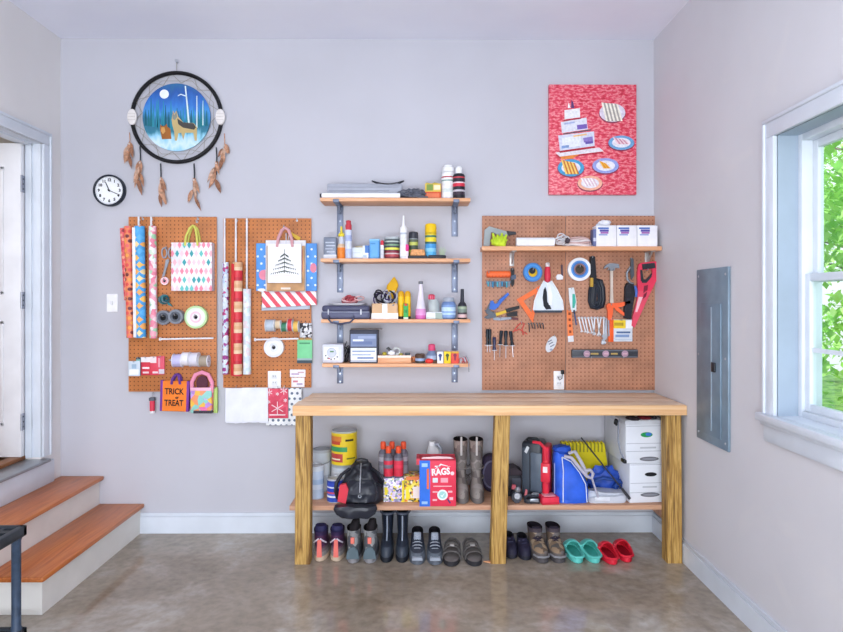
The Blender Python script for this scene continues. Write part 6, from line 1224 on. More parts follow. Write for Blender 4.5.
# white jug behind
q = Pix(435, 450, -.2); t = thing('plastic_jug', 'white grey plastic jug with handle behind the red rags box', 'jug', (q.root.x-.0, -.16, zs_)); hj = at(433, 441.5, -.16).z-zs_
mb = MB(M(0xd8dade, .4)); mb.supers([(0, 0, 0, .055, .05, 4), (hj*.7, 0, 0, .056, .05, 4), (hj*.86, -.01, 0, .036, .034, 3), (hj*.93, -.018, 0, .018, .018, 2)], 24); mb.build('jug_body', t); mb = MB(M(0x9aa0ac, .4)); mb.tube([(.0, -.01, hj*.95), (.02, -.014, hj*.96), (.036, -.014, hj*.88), (.042, -.014, hj*.7)], .01, 8); mb.build('handle', t); mb = MB(M(0xeef0f4, .4)); mb.lathe([(.02, hj*.93), (.02, hj*1.0), (0, hj*1.0)], (-.018, 0, 0), 'Z', 18, False, False); mb.build('cap', t)
# round dark purple bag behind the middle post
q = Pix(492, 480, -.2); t = thing('round_bag', 'dark purple round bag partly hidden behind the middle post', 'bag', (q.root.x, -.12, zs_)); rb = q.L(37)/2
mb = MB(M(0x3a3048, .6)); mb.lathe([(0, -.05), (rb*.85, -.05), (rb, -.035), (rb, .035), (rb*.85, .05), (0, .05)], (0, 0, rb), 'Y', 32, False, False, None, .62, 1.0); mb.build('bag_body', t); mb = MB(M(0x6f6a86, .5)); mb.tube([(rb*.45*math.cos(a), -.054, rb+rb*.72*math.sin(a)) for a in [2*PI*k/24 for k in range(24)]], .006, 6, True); mb.build('piping', t)
# black hard case with red frame
q = Pix(537, 470, -.25); kc = thing('tool_case', 'black hard case with red frame edge standing beside the blue bag', 'tool case', (q.root.x+.004, -.255, zs_), R(-20)); hh = at(537, 438.5, -.22).z-zs_
mb = MB(M(0x2f333b, .35, 0, .05)); mb.box(-.085, .04, -.075, .075, .0, hh, .02, 3); mb.build('shell', kc)
mb = MB(M(0x55606e, .35)); mb.box(-.03, .036, -.081, -.07, .05, hh*.82, .012); mb.m(0x3f4854); mb.box(-.08, -.036, -.079, -.07, .04, hh*.9, .01); mb.build('front_panel', kc)
mb = MB(M(0xdc2f44, .4)); mb.box(.036, .075, -.07, .07, .0, hh*.93, .012, 3); mb.box(.03, .085, -.086, -.04, hh*.33, hh*.66, .008); mb.tube([(-.02, -.06, hh*.985), (.02, -.062, hh*.985), (.055, -.066, hh*.9), (.057, -.072, hh*.7)], .011, 8); mb.build('frame', kc)
mb = MB(M(0x1c1e24, .4)); mb.tube([(-.06, -.03, hh), (-.05, -.03, hh+.012), (.0, -.03, hh+.012), (.012, -.03, hh)], .008, 8); mb.build('handle', kc); mb = MB(M(0xc9cdd2, .3, .6)); mb.prism([(-.066, hh*.83), (-.05, hh*.93), (-.036, hh*.9), (-.052, hh*.8)], -.083, -.074); mb.build('latch', kc); mb = MB(M(0xf4e6e8, .5)); mb.box(.044, .07, -.0868, -.085, hh*.5, hh*.6); mb.build('printed_mark', kc)
# little things in front of the case
q = Pix(515, 490, -.3); t = thing('dark_boots', 'dark box with slanted lid at the left behind the grey caster', 'box', (at(514.5, 500, -.26).x, -.19, zs_)); mb = MB(M(0x2c2c34, .5)); hq = at(515, 466, -.2).z-zs_; mb.box(-.05, .045, -.06, .06, 0, hq*.75, .01); mb.m(M(0x3a2e38, .5)); mb.prism([(-.055, hq*.75), (.05, hq*.75), (.05, hq*.86), (.01, hq), (-.055, hq*.96)], -.062, .06); mb.build('box_body', t); mb = MB(M(0x4a4c58, .5)); mb.box(-.015, .042, -.066, -.058, hq*.3, hq*.66, .006); mb.build('front_panel', t); t.name = 'battery_box'
q = Pix(517, 494, -.38); t = thing('fishing_reel', 'grey and black metal reel with round knobs at front left of the case', 'reel', (q.root.x, -.36, zs_))
mb = MB(M(0x4a4c54, .35, .4)); mb.lathe([(0, -.02), (.03, -.02), (.034, -.008), (.034, .012), (.03, .022), (0, .022)], (0, 0, .036), 'Y', 24, False, False); mb.box(-.012, .014, -.018, .018, 0, .01, .003); mb.build('housing', t); mb = MB(M(0xb9bcc4, .25, .7)); mb.lathe([(.008, -.03), (.018, -.03), (.02, -.022), (.02, -.018)], (0, 0, .044), 'Y', 18); mb.lathe([(0, .0), (.017, .003), (.02, .016), (.012, .028), (0, .03)], (.004, -.012, .064), 'Z', 18, False, False); mb.build('knob', t); mb = MB(M(0xc05a66, .5)); mb.prism([(-.03, .08), (-.008, .078), (-.004, .102), (-.026, .106)], -.012, .004); mb.build('red_tab', t)
mb = MB(BLK); mb.tube([(-.03, -.01, .04), (-.045, -.014, .066), (-.04, -.014, .09)], .006); mb.build('crank', t)
q = Pix(533, 498, -.38); t = thing('drill_chuck', 'low grey and black buckle pile between the reel and red box', 'strap', (q.root.x, -.37, zs_)); mb = MB(M(0x30333c, .45)); mb.box(-.042, .04, -.022, .022, 0, .026, .006); mb.tube([(-.045, -.02, .01), (-.05, -.026, .04), (-.03, -.024, .052), (.0, -.026, .046), (.03, -.024, .05)], .008, 8); mb.build('strap', t); mb = MB(M(0x9aa0aa, .3, .5)); mb.box(-.02, .03, -.028, -.02, .012, .032, .004); mb.tube([(-.01, -.02, .05), (.0, -.024, .062), (.03, -.02, .058)], .007); mb.build('buckle', t); mb = MB(M(0xc46a70, .5)); mb.prism([(-.05, .05), (-.036, .046), (-.034, .08), (-.044, .084)], -.02, -.012); mb.build('red_tab', t); t.name = 'strap_buckle'
t, w, h = carton('red_tin', 'small flat bright red box at foot of the black case', 'box', 541, 558.5, 497.5, -.405, zs_, .1, 0xe2364e, ((0, 1, .0, .3, 0xc8283c),), rz=R(8), bev=.004)
mb = MB(M(0xe9a0aa, .4)); mb.box(-w*.35, w*.35, -.035, .03, h, h+.004, .002); mb.build('lid', t)
# blue bag
q = Pix(573.2, 505, -.38); bb = thing('drawstring_bag', 'bright blue fabric bag with white piping and grey strap', 'bag', (q.root.x, -.3, zs_)); BLU = M(0x2f62d8, .5, 0, .06, 12)
wB = q.L(34)/2; hB = at(568, 446, -.3).z-zs_
mb = MB(BLU); mb.dense([(.001, .0, -.0, wB*.98, .085, 4), (.03, 0, 0, wB*1.0, .09, 4), (hB*.35, -.0, 0, wB*.98, .085, 3.5), (hB*.6, -.02, .0, wB*.8, .07, 3), (hB*.82, -.05, .01, wB*.5, .05, 2.6), (hB*.93, -.055, .012, wB*.36, .04, 2.4)])
for v in mb.bm.verts: v.co += Vector((.5, 1, 0))*(.008*noise.noise(v.co*16)+.006*noise.noise(v.co*40))
mb.build('bag_body', bb)
mb = MB(M(0x2450b8, .6)); mb.dense([(hB*.88, -.045, .0, wB*.36, .042, 2.4), (hB*.94, -.05, 0, wB*.56, .05, 2.4), (hB*1.0, -.05, 0, wB*.5, .045, 2.4), (hB*1.01, -.05, 0, wB*.3, .03, 2.2)])
for v in mb.bm.verts: v.co += Vector((.5, 1, .8))*.009*noise.noise(v.co*42)
mb.build('gathered_top', bb)
mb = MB(M(0xdfe6f4, .5)); mb.tube([(-wB*.62, -.092, .01), (-wB*.62, -.092, hB*.35), (-wB*.58, -.08, hB*.6), (-wB*.62, -.062, hB*.84)], .003, 6); mb.tube([(-wB*.62, -.062, hB*.84), (-wB*.1, -.068, hB*.76), (wB*.4, -.072, hB*.56), (wB*.72, -.088, hB*.36), (wB*.78, -.094, .01)], .003, 6); mb.build('piping', bb)
mb = MB(M(0xb6b2c0, .6)); mb.tube([(-wB*.5, -.066, hB*.86), (-wB*.1, -.078, hB*.84), (wB*.35, -.085, hB*.66), (wB*.8, -.088, hB*.5), (wB*1.05, -.09, hB*.47), (wB*1.15, -.09, hB*.55), (wB*1.0, -.085, hB*.62), (wB*.7, -.08, hB*.6)], .010, 8); mb.tube([(-wB*.2, -.05, hB*.9), (wB*.15, -.06, hB*.94), (wB*.5, -.07, hB*.75), (wB*.8, -.075, hB*.55)], .011, 8); mb.tube([(wB*1.05, -.088, hB*.5), (wB*1.2, -.09, hB*.35), (wB*1.45, -.088, hB*.12)], .006, 8); mb.build('strap', bb)
mb = MB(M(0x9ab0e0, .4)); mb.box(-wB*1.03, -wB*.98, -.04, -.02, .02, hB*.7, .003); mb.build('side_strap', bb)
# yellow corrugated bin
q = Pix(584, 455, -.13); t = thing('yellow_hose', 'yellow ribbed tray standing on edge behind the blue bag', 'tray', (q.root.x, -.11, zs_)); YEL = M(0xdccb14, .5); zt0 = at(584, 440.5, -.11).z-zs_; zb0 = 0.0; hwY = q.L(46)/2; t.name = 'ribbed_tray'
mb = MB(YEL); pts = [(hwY*1.02, zt0*.55), (hwY*1.05, 0), (-hwY, 0), (-hwY, zt0*.96)]; n = 24
for k in range(n+1): pts.append((-hwY+2*hwY*.95*k/n, zt0*(1.0 if k % 2 else .95)-.004*k/n))
mb.prism(pts, -.02, .02); mb.build('tray_shell', t)
mb = MB(M(0x8f8a1a, .5))
for k in range(12): x = -hwY+2*hwY*.95*(k*2+.5)/n; mb.box(x-.004, x+.004, -.0225, -.018, zt0*.78, zt0*.96)
mb.build('rib', t)
# black stick
A_, B_ = at(581, 437.5, -.3), at(630, 499, -.41); B_.z = max(B_.z, zs_+.012); t = thing('walking_stick', 'thin black rod leaning diagonally in front of the yellow tray', 'rod', A_*.0+Vector(((A_.x+B_.x)/2, (A_.y+B_.y)/2, zs_))); mb = MB(BLK); rt = t.location; mb.tube([A_-rt, (A_+B_)/2-rt, B_-rt], .0045, 8); mb.build('shaft', t); mb = MB(M(0x2f2f36, .5)); d_ = (B_-A_).normalized(); mb.tube([B_-rt-d_*.07, B_-rt], .0085, 8); mb.build('grip', t)
# blue tarp
q = Pix(604, 479, -.22); t = thing('blue_tarp', 'bundled dark blue tarp behind the grey flat bag', 'tarp', (q.root.x, -.215, zs_)); mb = MB(M(0x2c52b4, .45, 0, .08, 12)); hz = at(607, 466, -.2).z-zs_; mb.blob((0, 0, hz*.52), (q.L(34)/2, .055, hz*.52), .28, 2.4, 5, 4, .0); mb.build('bundle', t); mb = MB(M(0x24468f, .45)); mb.tube([(-.09, -.06, hz*.55), (-.03, -.08, hz*.72), (.04, -.078, hz*.66), (.095, -.05, hz*.5)], .01, 8); mb.tube([(.04, -.078, hz*.4), (.08, -.06, hz*.62), (.1, -.045, hz*.45), (.075, -.06, hz*.25), (.04, -.078, hz*.4)], .009, 8); mb.build('fold', t)
# grey flat bag
q = Pix(607, 498, -.36); t = thing('folded_bag', 'pale grey folded flat bag at front of the lower shelf by the boxes', 'bag', (q.root.x, -.325, zs_)); mb = MB(M(0xc6cbd6, .5, 0, .05)); wF = q.L(39)/2; mb.supers([(0, 0, 0, wF*.96, .055, 5), (.02, 0, 0, wF, .058, 5), (.045, 0, 0, wF*.98, .056, 5), (.06, -.0, .0, wF*.9, .05, 4)], 30)
for v in mb.bm.verts: v.co.z += (.012*noise.noise(v.co*14) if v.co.z > .01 else 0); v.co.y += .004*noise.noise(v.co*30)
mb.build('bag_body', t); mb = MB(M(0xe0e4ec, .5)); mb.box(-wF*.7, wF*.1, -.0625, -.05, .014, .04, .005); mb.m(0xaeb4c2); mb.tube([(-wF*.95, -.056, .03), (-wF*.4, -.062, .046), (wF*.3, -.06, .042), (wF*.9, -.05, .05)], .004); mb.build('fold', t)
# banker boxes
BOXW = M(0xe2e6ee, .6, 0, .015, 6)
def banker(px0, px1, pyt, Y, zb, dep, label, logo, hole, grip, lines):
    t, w, h = carton('archive_box', label, 'box', px0, px1, pyt, Y, zb, dep, BOXW, (), bev=.003, rz=R(4.5))
    y = -dep/2
    def dd(mb, c, fx, fz, rx, rz, k=0): mb.m(M(c, .5)); mb.ell((-w/2+w*fx, h*fz), rx, rz, y-.0012-.0004*k, y+.001, 22)
    mb = MB(M(0x55565e, .5)); dd(mb, 0x6a6c74, *grip, .058, .013, 0); dd(mb, 0x8a8c94, *grip, .046, .006, 1); mb.build('hand_grip', t)
    mb = MB(M(0x9a9ca4, .5))
    if logo: dd(mb, 0x1f9a52, *logo, .036, .015); dd(mb, 0x3f78c8, logo[0]+.05, logo[1]+.01, .018, .010, 1)
    if hole: dd(mb, 0x1a1b20, *hole, .036, .012)
    for fz in lines: mb.m(M(0x9aa0ac, .5)); mb.box(-w/2+.004, w/2-.004, y-.0006, y+.001, h*fz-.0012, h*fz+.0012)
    mb.m(M(0xb9bec8, .5)); mb.box(-w*.12, w*.3, y-.0006, y, h*(lines[1]-.12), h*(lines[1]-.08)); mb.build('print', t)
    return t, w, h
tL, w, hL = banker(627, 662, 463.5, -.37, zs_, .33, 'lower white cardboard archive box with black hand hole by the right post', None, (.62, .72), (.6, .2), (.97, .5, .26))
zb_ = zs_+hL+.001
tU, w, hU = banker(623, 662, 420, -.37, zb_, .33, 'upper white cardboard archive box with green oval logo stacked on another', (.55, .66), None, (.62, .1), (.86, .46, .28))
mb = MB(M(0xd5d9e2, .6)); mb.box(-w/2-.006, w/2+.004, -.171, .17, hU*.9, hU*.985); mb.build('lid_rim', tU)
for k, (x0, x1, c, l) in enumerate(((-.09, -.02, 0x3c3238, 'dark crumpled cloth on top of the upper archive box, left'), (-.01, .06, 0x7a2430, 'dark red folded cloth on top of the upper archive box'), (.065, .1, 0x2c2c34, 'black cloth at right on top of the upper archive box'))):
    t = thing('cloth', l, 'cloth', (tU.location.x+(x0+x1)/2, -.36+.03*k, zb_+hU)); mb = MB(M(c, .8)); mb.blob((0, 0, .009), ((x1-x0)*.52, .06, .011), .25, 2.5, k+1, 3, 0.0005); mb.build('fold', t)
A_, B_ = at(602, 420, -.3), at(619, 458, -.36); xl = tU.location.x-w/2-.012
t = thing('luggage_strap', 'dark strap with clip hanging down the left side of the upper archive box', 'strap', (xl, -.3, zb_+hU*.5)); mb = MB(M(0x8d94a2, .5)); mb.tube([(.0, -.05, hU*.5), (-.012, -.06, hU*.44), (-.01, -.05, hU*.0), (-.006, -.08, -hU*.22), (.0, -.12, -hU*.34)], .005, 6); mb.build('strap', t); mb = MB(BLK); mb.box(-.012, .006, -.16, -.1, -hU*.42, -hU*.34, .004, rot=None); mb.blob((-.022, -.05, hU*.44), (.014, .014, .022), .2, 2, 2, 2); mb.build('clip', t)
# ================================================================ SHOES
HIK = spotted('hiking_suede', [0x5c4c3e, 0x7d6852, 0x8f7860, 0x6a6462, 0x9c8870, 0x57524f], 26, .8)
HIG = spotted('grey_mesh', [0x6a6c70, 0x86888a, 0x9a9c9c, 0x7a7c80, 0x55585e], 30, .8)
def shoe_ring(z, a, b, w, n=24, asym=.09, e=2.4):
    """outline at height z from toe (y=a) to heel (y=b)"""
    out = []; c, l = (a+b)/2, (b-a)/2
    for i in range(n):
        t = 2*PI*i/n; s_, k = math.sin(t), math.cos(t)
        y = c-l*math.copysign(abs(k)**(2/e), k); u = (y-a)/(b-a) if b > a else .5
        ww = w*(1+asym*(.35-u)*1.6); out.append((ww*math.copysign(abs(s_)**(2/e), s_), y, z))
    return out
def shoe(name, label, cat, px, py, rz, L, sole, upper, lining, parts=None, away=False, group=None, sole_c=0x33343a, up_c=None, lin_c=0x1c1a20, zbase=0.0, toe_y=None):
    p = atZ(px, py, zbase)
    if toe_y is not None: p = at(px, py, toe_y); p.z = zbase
    t = thing(name, label, cat, p, rz, group)
    fl = lambda r: [(x, (L-y) if away else y, z) for x, y, z in r]
    mb = MB(M(sole_c, .6) if isinstance(sole_c, int) else sole_c); mb.rings([fl(shoe_ring(*k)) for k in sole]); mb.build('sole', t)
    mb = MB(); rings = [fl(shoe_ring(*k[:4])) for k in upper]; mats = [(k[4] if len(k) > 4 else up_c) for k in upper[:-1]]
    mats = [M(c, .6, 0, .06, 60) if isinstance(c, int) else c for c in mats]; mb.rings(rings, True, False, mats); mb.build('upper', t, ang=60)
    mb = MB(M(lin_c, .8)); mb.rings([fl(shoe_ring(*k)) for k in lining], False, True); mb.build('lining', t)
    def F(y): return L-y if away else y
    if parts: parts(t, F)
    return t
def low_levels(L, W, H, ts=.024):
    sole = [(.0, .008, L-.006, W*.93), (.004, .0, L, W), (ts, .002, L-.002, W*.98)]
    up = [(ts, .004, L-.003, W*.96), (ts+.022, .006, L-.001, W*.95), (ts+.036, .02, L, W*.86), (ts+.045, L*.28, L, W*.8), (H*.82, L*.46, L+.002, W*.74), (H, L*.53, L+.004, W*.7)]
    lin = [(H, L*.53, L+.004, W*.7), (H-.003, L*.55, L-.004, W*.6), (ts+.03, L*.5, L-.01, W*.5)]
    return sole, up, lin
def mid_levels(L, W, H, ts=.028):
    sole = [(.0, .008, L-.006, W*.93), (.004, .0, L, W), (ts, .002, L-.002, W*.98)]
    up = [(ts, .004, L-.003, W*.96), (ts+.026, .006, L-.001, W*.95), (ts+.044, .022, L, W*.86), (ts+.056, L*.3, L, W*.82), (H*.62, L*.46, L-.002, W*.80), (H*.85, L*.5, L-.006, W*.84), (H, L*.5, L+.004, W*.88)]
    lin = [(H, L*.5, L+.004, W*.88), (H-.004, L*.52, L-.006, W*.76), (ts+.05, L*.55, L-.012, W*.55)]
    return sole, up, lin
def tall_levels(L, W, H, ts=.03, wide=1.0):
    sole = [(.0, .008, L-.006, W*.93), (.004, .0, L, W), (ts, .002, L-.002, W*.98)]
    up = [(ts, .004, L-.003, W*.97), (ts+.03, .004, L-.001, W*.96), (ts+.052, .02, L, W*.88), (ts+.068, L*.3, L, W*.78), (min(.145, H*.48), L*.46, L-.004, W*.76), (H*.55, L*.5, L-.004, W*.80*wide), (H*.8, L*.49, L, W*.88*wide), (H*.985, L*.48, L+.004, W*.94*wide), (H, L*.48, L+.004, W*.94*wide)]
    lin = [(H, L*.48, L+.004, W*.94*wide), (H-.002, L*.5, L-.003, W*.85*wide), (H*.5, L*.53, L-.008, W*.68), (.08, L*.52, L-.012, W*.6)]
    return sole, up, lin
SH1 = [
    ('hiking_boot', 'left boot of the navy and maroon pair with coral heel, beside the left post', 319.3, 562.0, 0.0),
    ('hiking_boot', 'right boot of the navy and maroon pair with coral heel, second from left post', 335.9, 562.0, 0.0)]
def p1(t, F):
    mb = MB(M(0xe8746a, .6)); mb.prism([(-.014, .028), (.014, .028), (.011, .125), (-.010, .125)], -.006, .006); mb.build('heel_stripe', t)
    mb = MB(M(0xd8d0dc, .6)); 
    for s_ in (-1, 1): mb.tube([(s_*.034, .03, .1), (s_*.02, .004, .118), (s_*.004, .002, .13)], .0045, 6)
    mb.build('lace', t)
    mb = MB(M(0x2c2a52, .7)); mb.supers([(.12, 0, .075, .034, .05, 2.4), (.165, 0, .07, .037, .045, 2.4), (.19, 0, .062, .03, .03, 2.4)], 16); mb.build('tongue', t)
for nm, lb, px, py, rz in SH1:
    s_, u_, l_ = mid_levels(.26, .046, .17); MAR = 0x4a2a48
    u_ = [u_[0]+(0x8f8a88,), u_[1]+(0x7c6f74,), u_[2]+(0x6a4a5c,), u_[3]+(MAR,), u_[4]+(MAR,), u_[5]+(0x33264a,), u_[6]+(0x33264a,)]
    shoe(nm, lb, 'boot', px, py, rz, .26, s_, u_, l_, p1, True, 'navy and maroon boots', 0xc9b39c, None, 0x241c34)
def p2(t, F):
    mb = MB(M(0xe77a6c, .6)); mb.box(-.011, .011, -.012, .002, .115, .15, .004); mb.build('heel_tab', t)
    mb = MB(M(0x5a6a72, .5)); mb.prism([(-.036, .03), (.036, .03), (.03, .07), (.012, .095), (-.012, .095), (-.03, .07)], -.007, .01); mb.build('heel_counter', t)
    mb = MB(M(0x1c181c, .8)); mb.supers([(.13, 0, .06, .026, .05, 2.4), (.19, .006, .07, .03, .04, 2.4), (.225, .012, .078, .02, .025, 2.2)], 16); mb.build('tongue', t)
for lb, px, py, rz in (('left boot of the grey pair with coral tab and black lining', 352.6, 564, -.0), ('right boot of the grey pair with coral tab and black lining', 369.6, 564, .0)):
    s_, u_, l_ = mid_levels(.27, .0465, .185); u_ = [k+(c,) for k, c in zip(u_, (0x4a4a50, 0x55585e, HIG, HIG, HIG, HIG, HIG))]
    shoe('hiking_boot', lb, 'boot', px, py, rz, .27, s_, u_, l_, p2, True, 'grey boots', 0x8c8a8e, None, 0x16131a)
def p3(t, F):
    mb = MB(M(0x9fa8b8, .3)); mb.tube([(0, F(.08)-.0, .092), (0, F(.135), .15), (0, F(.127), .19), (0, F(.124), .225)], .004, 6); mb.build('seam', t)
    mb = MB(M(0x5c6474, .4)); mb.tube([(.043*math.sin(a), F(.19+.062*-math.cos(a)) if False else F(.2)-.068*math.cos(a),   .232) for a in [2*PI*k/24 for k in range(24)]], .005, 6, True); mb.build('top_band', t)
for lb, px, py, rz in (('left tall black rubber boot under the bench', 386.0, 563.5, .0), ('right tall black rubber boot under the bench', 401.8, 563.5, -.0)):
    s_, u_, l_ = tall_levels(.28, .0395, .243); u_ = [k+(c,) for k, c in zip(u_, (M(0x3c434e, .3), M(0x3c434e, .3), M(0x2c323e, .3), M(0x242a36, .35), M(0x1f2532, .4), M(0x1c2230, .4), M(0x1c2230, .4), M(0x2c3340, .4), M(0x2c3340, .4)))]
    shoe('rubber_boot', lb, 'boot', px, py, rz, .28, s_, u_, l_, p3, False, 'tall black boots', 0x1d2027, None, 0x0f1014)
def p4(t, F):
    mb = MB(M(0x9ea4ae, .6))
    for k in range(4): y = F(.075+.018*k); z = .066+.011*k; mb.tube([(-.028+.001*k, y+.003, z-.006), (-.012, y-.002, z+.003), (.012, y-.002, z+.003), (.028-.001*k, y+.003, z-.006)], .003, 6)
    mb.tube([(-.018, F(.14), .112), (-.012, F(.13), .122), (0, F(.128), .114), (.012, F(.13), .122), (.018, F(.14), .112)], .0035, 6); mb.build('lace', t)
    mb = MB(M(0x8f97a4, .5)); mb.prism([(-.017, F(.12)), (.017, F(.12)), (.02, F(.07)), (-.02, F(.07))], .075, .085, 'XY') if False else mb.supers([(.06, 0, F(.1), .02, .03, 2.4), (.1, 0, F(.135), .022, .014, 2.4), (.135, 0, F(.14), .02, .006, 2.4)], 14); mb.build('tongue', t)
    mb = MB(M(0x9aa2ae, .5)); mb.prism([(-.03, .028), (.03, .028), (.026, .045), (-.026, .045)], -.003, .02); mb.build('toe_bumper', t)
for lb, px, py, rz in (('left grey and black laced sneaker, right of the tall black boots', 417.3, 565.5, .0), ('right grey and black laced sneaker, left of the sandals', 435.3, 565.8, .0)):
    s_, u_, l_ = low_levels(.27, .0485, .125); u_ = [k+(c,) for k, c in zip(u_, (0x6b737e, 0x5e6670, 0x3a3f4a, 0x2e3340, 0x2c2c38, 0x2c2c38))]
    shoe('sneaker', lb, 'sneaker', px, py, rz, .27, s_, u_, l_, p4, False, 'grey and black sneakers', 0x5d636d, None, 0x17161c)
# sandals
def sandal(lb, px, py, rz, mir):
    p = atZ(px, py, 0); t = thing('sandal', lb, 'sandal', p, rz, 'strap sandals'); L, W = .25, .05
    mb = MB(M(0x2e2d31, .7)); mb.rings([shoe_ring(*k) for k in ((.0, .006, L-.004, W*.94), (.004, 0, L, W), (.026, .002, L-.002, W*.98))]); mb.build('sole', t)
    mb = MB(M(0x6a6462, .8)); mb.rings([shoe_ring(*k) for k in ((.0262, .006, L-.006, W*.93), (.03, .012, L-.012, W*.88))]); mb.build('footbed', t)
    SM = M(0x5c5856, .7)
    def strap(y0, y1, h, wd, w=W*.95):
        mb = MB(SM); n = 12; rings = []
        for k in range(n+1):
            a = PI*k/n; x = -w*math.cos(a); z = .022+h*math.sin(a)**.7; y = y0+(y1-y0)*k/n; nx, nz = -math.cos(a)*.006, math.sin(a)*.006
            rings.append([(x, y-wd, z), (x+nx, y-wd, z+nz), (x+nx, y+wd, z+nz), (x, y+wd, z)])
        mb.rings(rings); mb.build('strap', t)
    strap(.068, .078, .04, .018); strap(.112, .125, .05, .012); strap(.15, .145, .06, .010, W*.8)
    mb = MB(SM); mb.tube([(-W*.8, .15, .04), (-W*.75, .2, .058), (-W*.3, .24, .066), (W*.3, .24, .066), (W*.75, .2, .058), (W*.8, .15, .04)], .009, 8); mb.build('heel_strap', t)
    mb = MB(M(0xa6a2a0, .5)); mb.box(-.012, .014, .108, .13, .077, .082, .002); mb.box(-.012, .014, .106, .13, .074, .079, .002); mb.build('buckle', t)
sandal('dark strap sandal turned inward, left one of the pair by the middle post', 451, 567, -.09, 1); sandal('dark strap sandal beside the middle post, right one of the pair', 476, 567, .09, -1)
# navy flats behind the middle post
def p5(t, F):
    mb = MB(M(0x4a4a66, .5)); mb.tube([(-.03, F(.09), .06), (-.01, F(.08), .068), (.012, F(.085), .068), (.03, F(.1), .06)], .004, 6); mb.tube([(-.03, F(.12), .066), (0, F(.11), .078), (.03, F(.125), .066)], .004, 6); mb.build('lace', t)
for lb, px, py, rz in (('dark navy shoe right beside the middle post', 512.5, 559.5, .0), ('dark navy shoe half under the brown hiking shoe', 526.5, 561, .0)):
    s_, u_, l_ = low_levels(.22, .041, .085); shoe('lace_up_shoe', lb, 'shoe', px, py, rz, .22, s_, u_, l_, p5, False, 'dark navy shoes', 0x24242e, 0x28263a, 0x121118)
def p6(t, F):
    mb = MB(M(0x2b2230, .7))
    for k in range(4): y = F(.085+.02*k); z = .075+.015*k; mb.tube([(-.028, y+.004, z-.008), (0, y-.002, z+.006), (.028, y+.004, z-.008)], .0035, 6)
    mb.build('lace', t)
    mb = MB(M(0x2c2634, .8)); mb.supers([(.08, 0, F(.13), .022, .02, 2.4), (.125, 0, F(.15), .028, .016, 2.4), (.155, 0, F(.158), .026, .01, 2.4)], 14); mb.build('tongue', t)
    mb = MB(M(0x8a8a8e, .5)); mb.tube([(-.044, F(.02)+.03, .035), (-.03, F(.01), .036), (0, F(.002)-.003, .036), (.03, F(.01), .036), (.044, F(.02)+.03, .035)], .006, 6); mb.build('toe_rand', t)
    mb = MB(M(0x5f6064, .6))
    for s_ in (-1, 1): mb.prism([(s_*.0455, .1), (s_*.0465, .2), (s_*.043, .2), (s_*.043, .1)], .035, .06, 'XY')
    mb.build('side_overlay', t)
for lb, px, py, rz in (('brown and grey hiking shoe turned outward, left one of the pair', 544, 564, .1), ('brown and grey hiking shoe pointing forward, beside the teal clogs', 560.3, 564, .02)):
    s_, u_, l_ = mid_levels(.26, .0475, .15); u_ = [k+(c,) for k, c in zip(u_, (0x5f5856, HIK, HIK, HIK, HIK, 0x4a4048, 0x352e3c))]
    shoe('hiking_shoe', lb, 'hiking shoe', px, py, rz, .26, s_, u_, l_, p6, False, 'brown hiking shoes', 0x4e4a4c, None, 0x1c1722)
# clogs
def clog(name, lb, px, py, rz, c1, c2, c3, grp, L=.24, W=.0455):
    p = atZ(px, py, 0)+Vector((-math.sin(rz)*L, math.cos(rz)*L, 0)); t = thing(name, lb, 'clog', p, rz+PI, grp); m1 = M(c1, .45, 0, .02); mi = M(c2, .5, 0, .02)
    mb = MB(m1); mb.rings([shoe_ring(*k) for k in ((.0, .01, L-.006, W*.9), (.005, .002, L, W), (.026, .0, L+.001, W), (.034, .004, L-.003, W*.97), (.034, .014, L-.012, W*.85), (.024, .02, L-.02, W*.78))]); mb.build('sole', t)
    mb = MB(mi); mb.rings([shoe_ring(*k) for k in ((.0245, .018, L-.016, W*.84), (.026, .03, L-.03, W*.7))]); mb.build('footbed', t)
    mb = MB(m1); rings = []; n = 14      # vamp over the toes
    for k in range(8):
        u = k/7; y = .006+u*L*.5; hgt = .004+.058*math.sin(min(1, u*1.15)*PI/2); w = W*(.42+.58*math.sin(min(1, u*1.9+.1)*PI/2))*.99
        ring = [(-w*math.cos(PI*i/n), y, .028+(hgt)*math.sin(PI*i/n)**.75) for i in range(n+1)]; inner = [(x*.93, yy+(.003 if k == 0 else 0), max(.026, z-.005)) for x, yy, z in reversed(ring)]
        rings.append(ring+inner)
    mb.rings(rings); mb.build('vamp', t)
    mb = MB(m1); mb.tube([(-W*.97, L*.40, .052), (-W*.97, L*.62, .042), (-W*.8, L*.9, .035), (-W*.35, L*.985, .034), (W*.35, L*.985, .034), (W*.8, L*.9, .035), (W*.97, L*.62, .042), (W*.97, L*.40, .052)], .0075, 8); mb.build('heel_rim', t)
    if c3:
        mb = MB(M(c3, .5)); mb.tube([(-W*1.0, L*.46, .06), (-W*.85, L*.6, .085), (0, L*.72, .098), (W*.85, L*.6, .085), (W*1.0, L*.46, .06)], .006, 8) if False else mb.lathe([(0, -.004), (.006, -.003), (.006, .003), (0, .004)], (W*.99, L*.46, .056), 'X', 10, False, False); mb.build('rivet', t); mb = MB(M(c3, .5)); mb.lathe([(0, -.004), (.006, -.003), (.006, .003), (0, .004)], (-W*.99, L*.46, .056), 'X', 10, False, False); mb.build('rivet', t)
clog('clog', 'teal clog, left one of the pair between hiking shoes and red clogs', 579, 564, .04, 0x62c6bc, 0x47aca0, 0x7fd0c6, 'teal clogs'); clog('clog', 'teal clog, right one of the pair next to the red clogs', 596.3, 564, .04, 0x62c6bc, 0x47aca0, 0x7fd0c6, 'teal clogs')
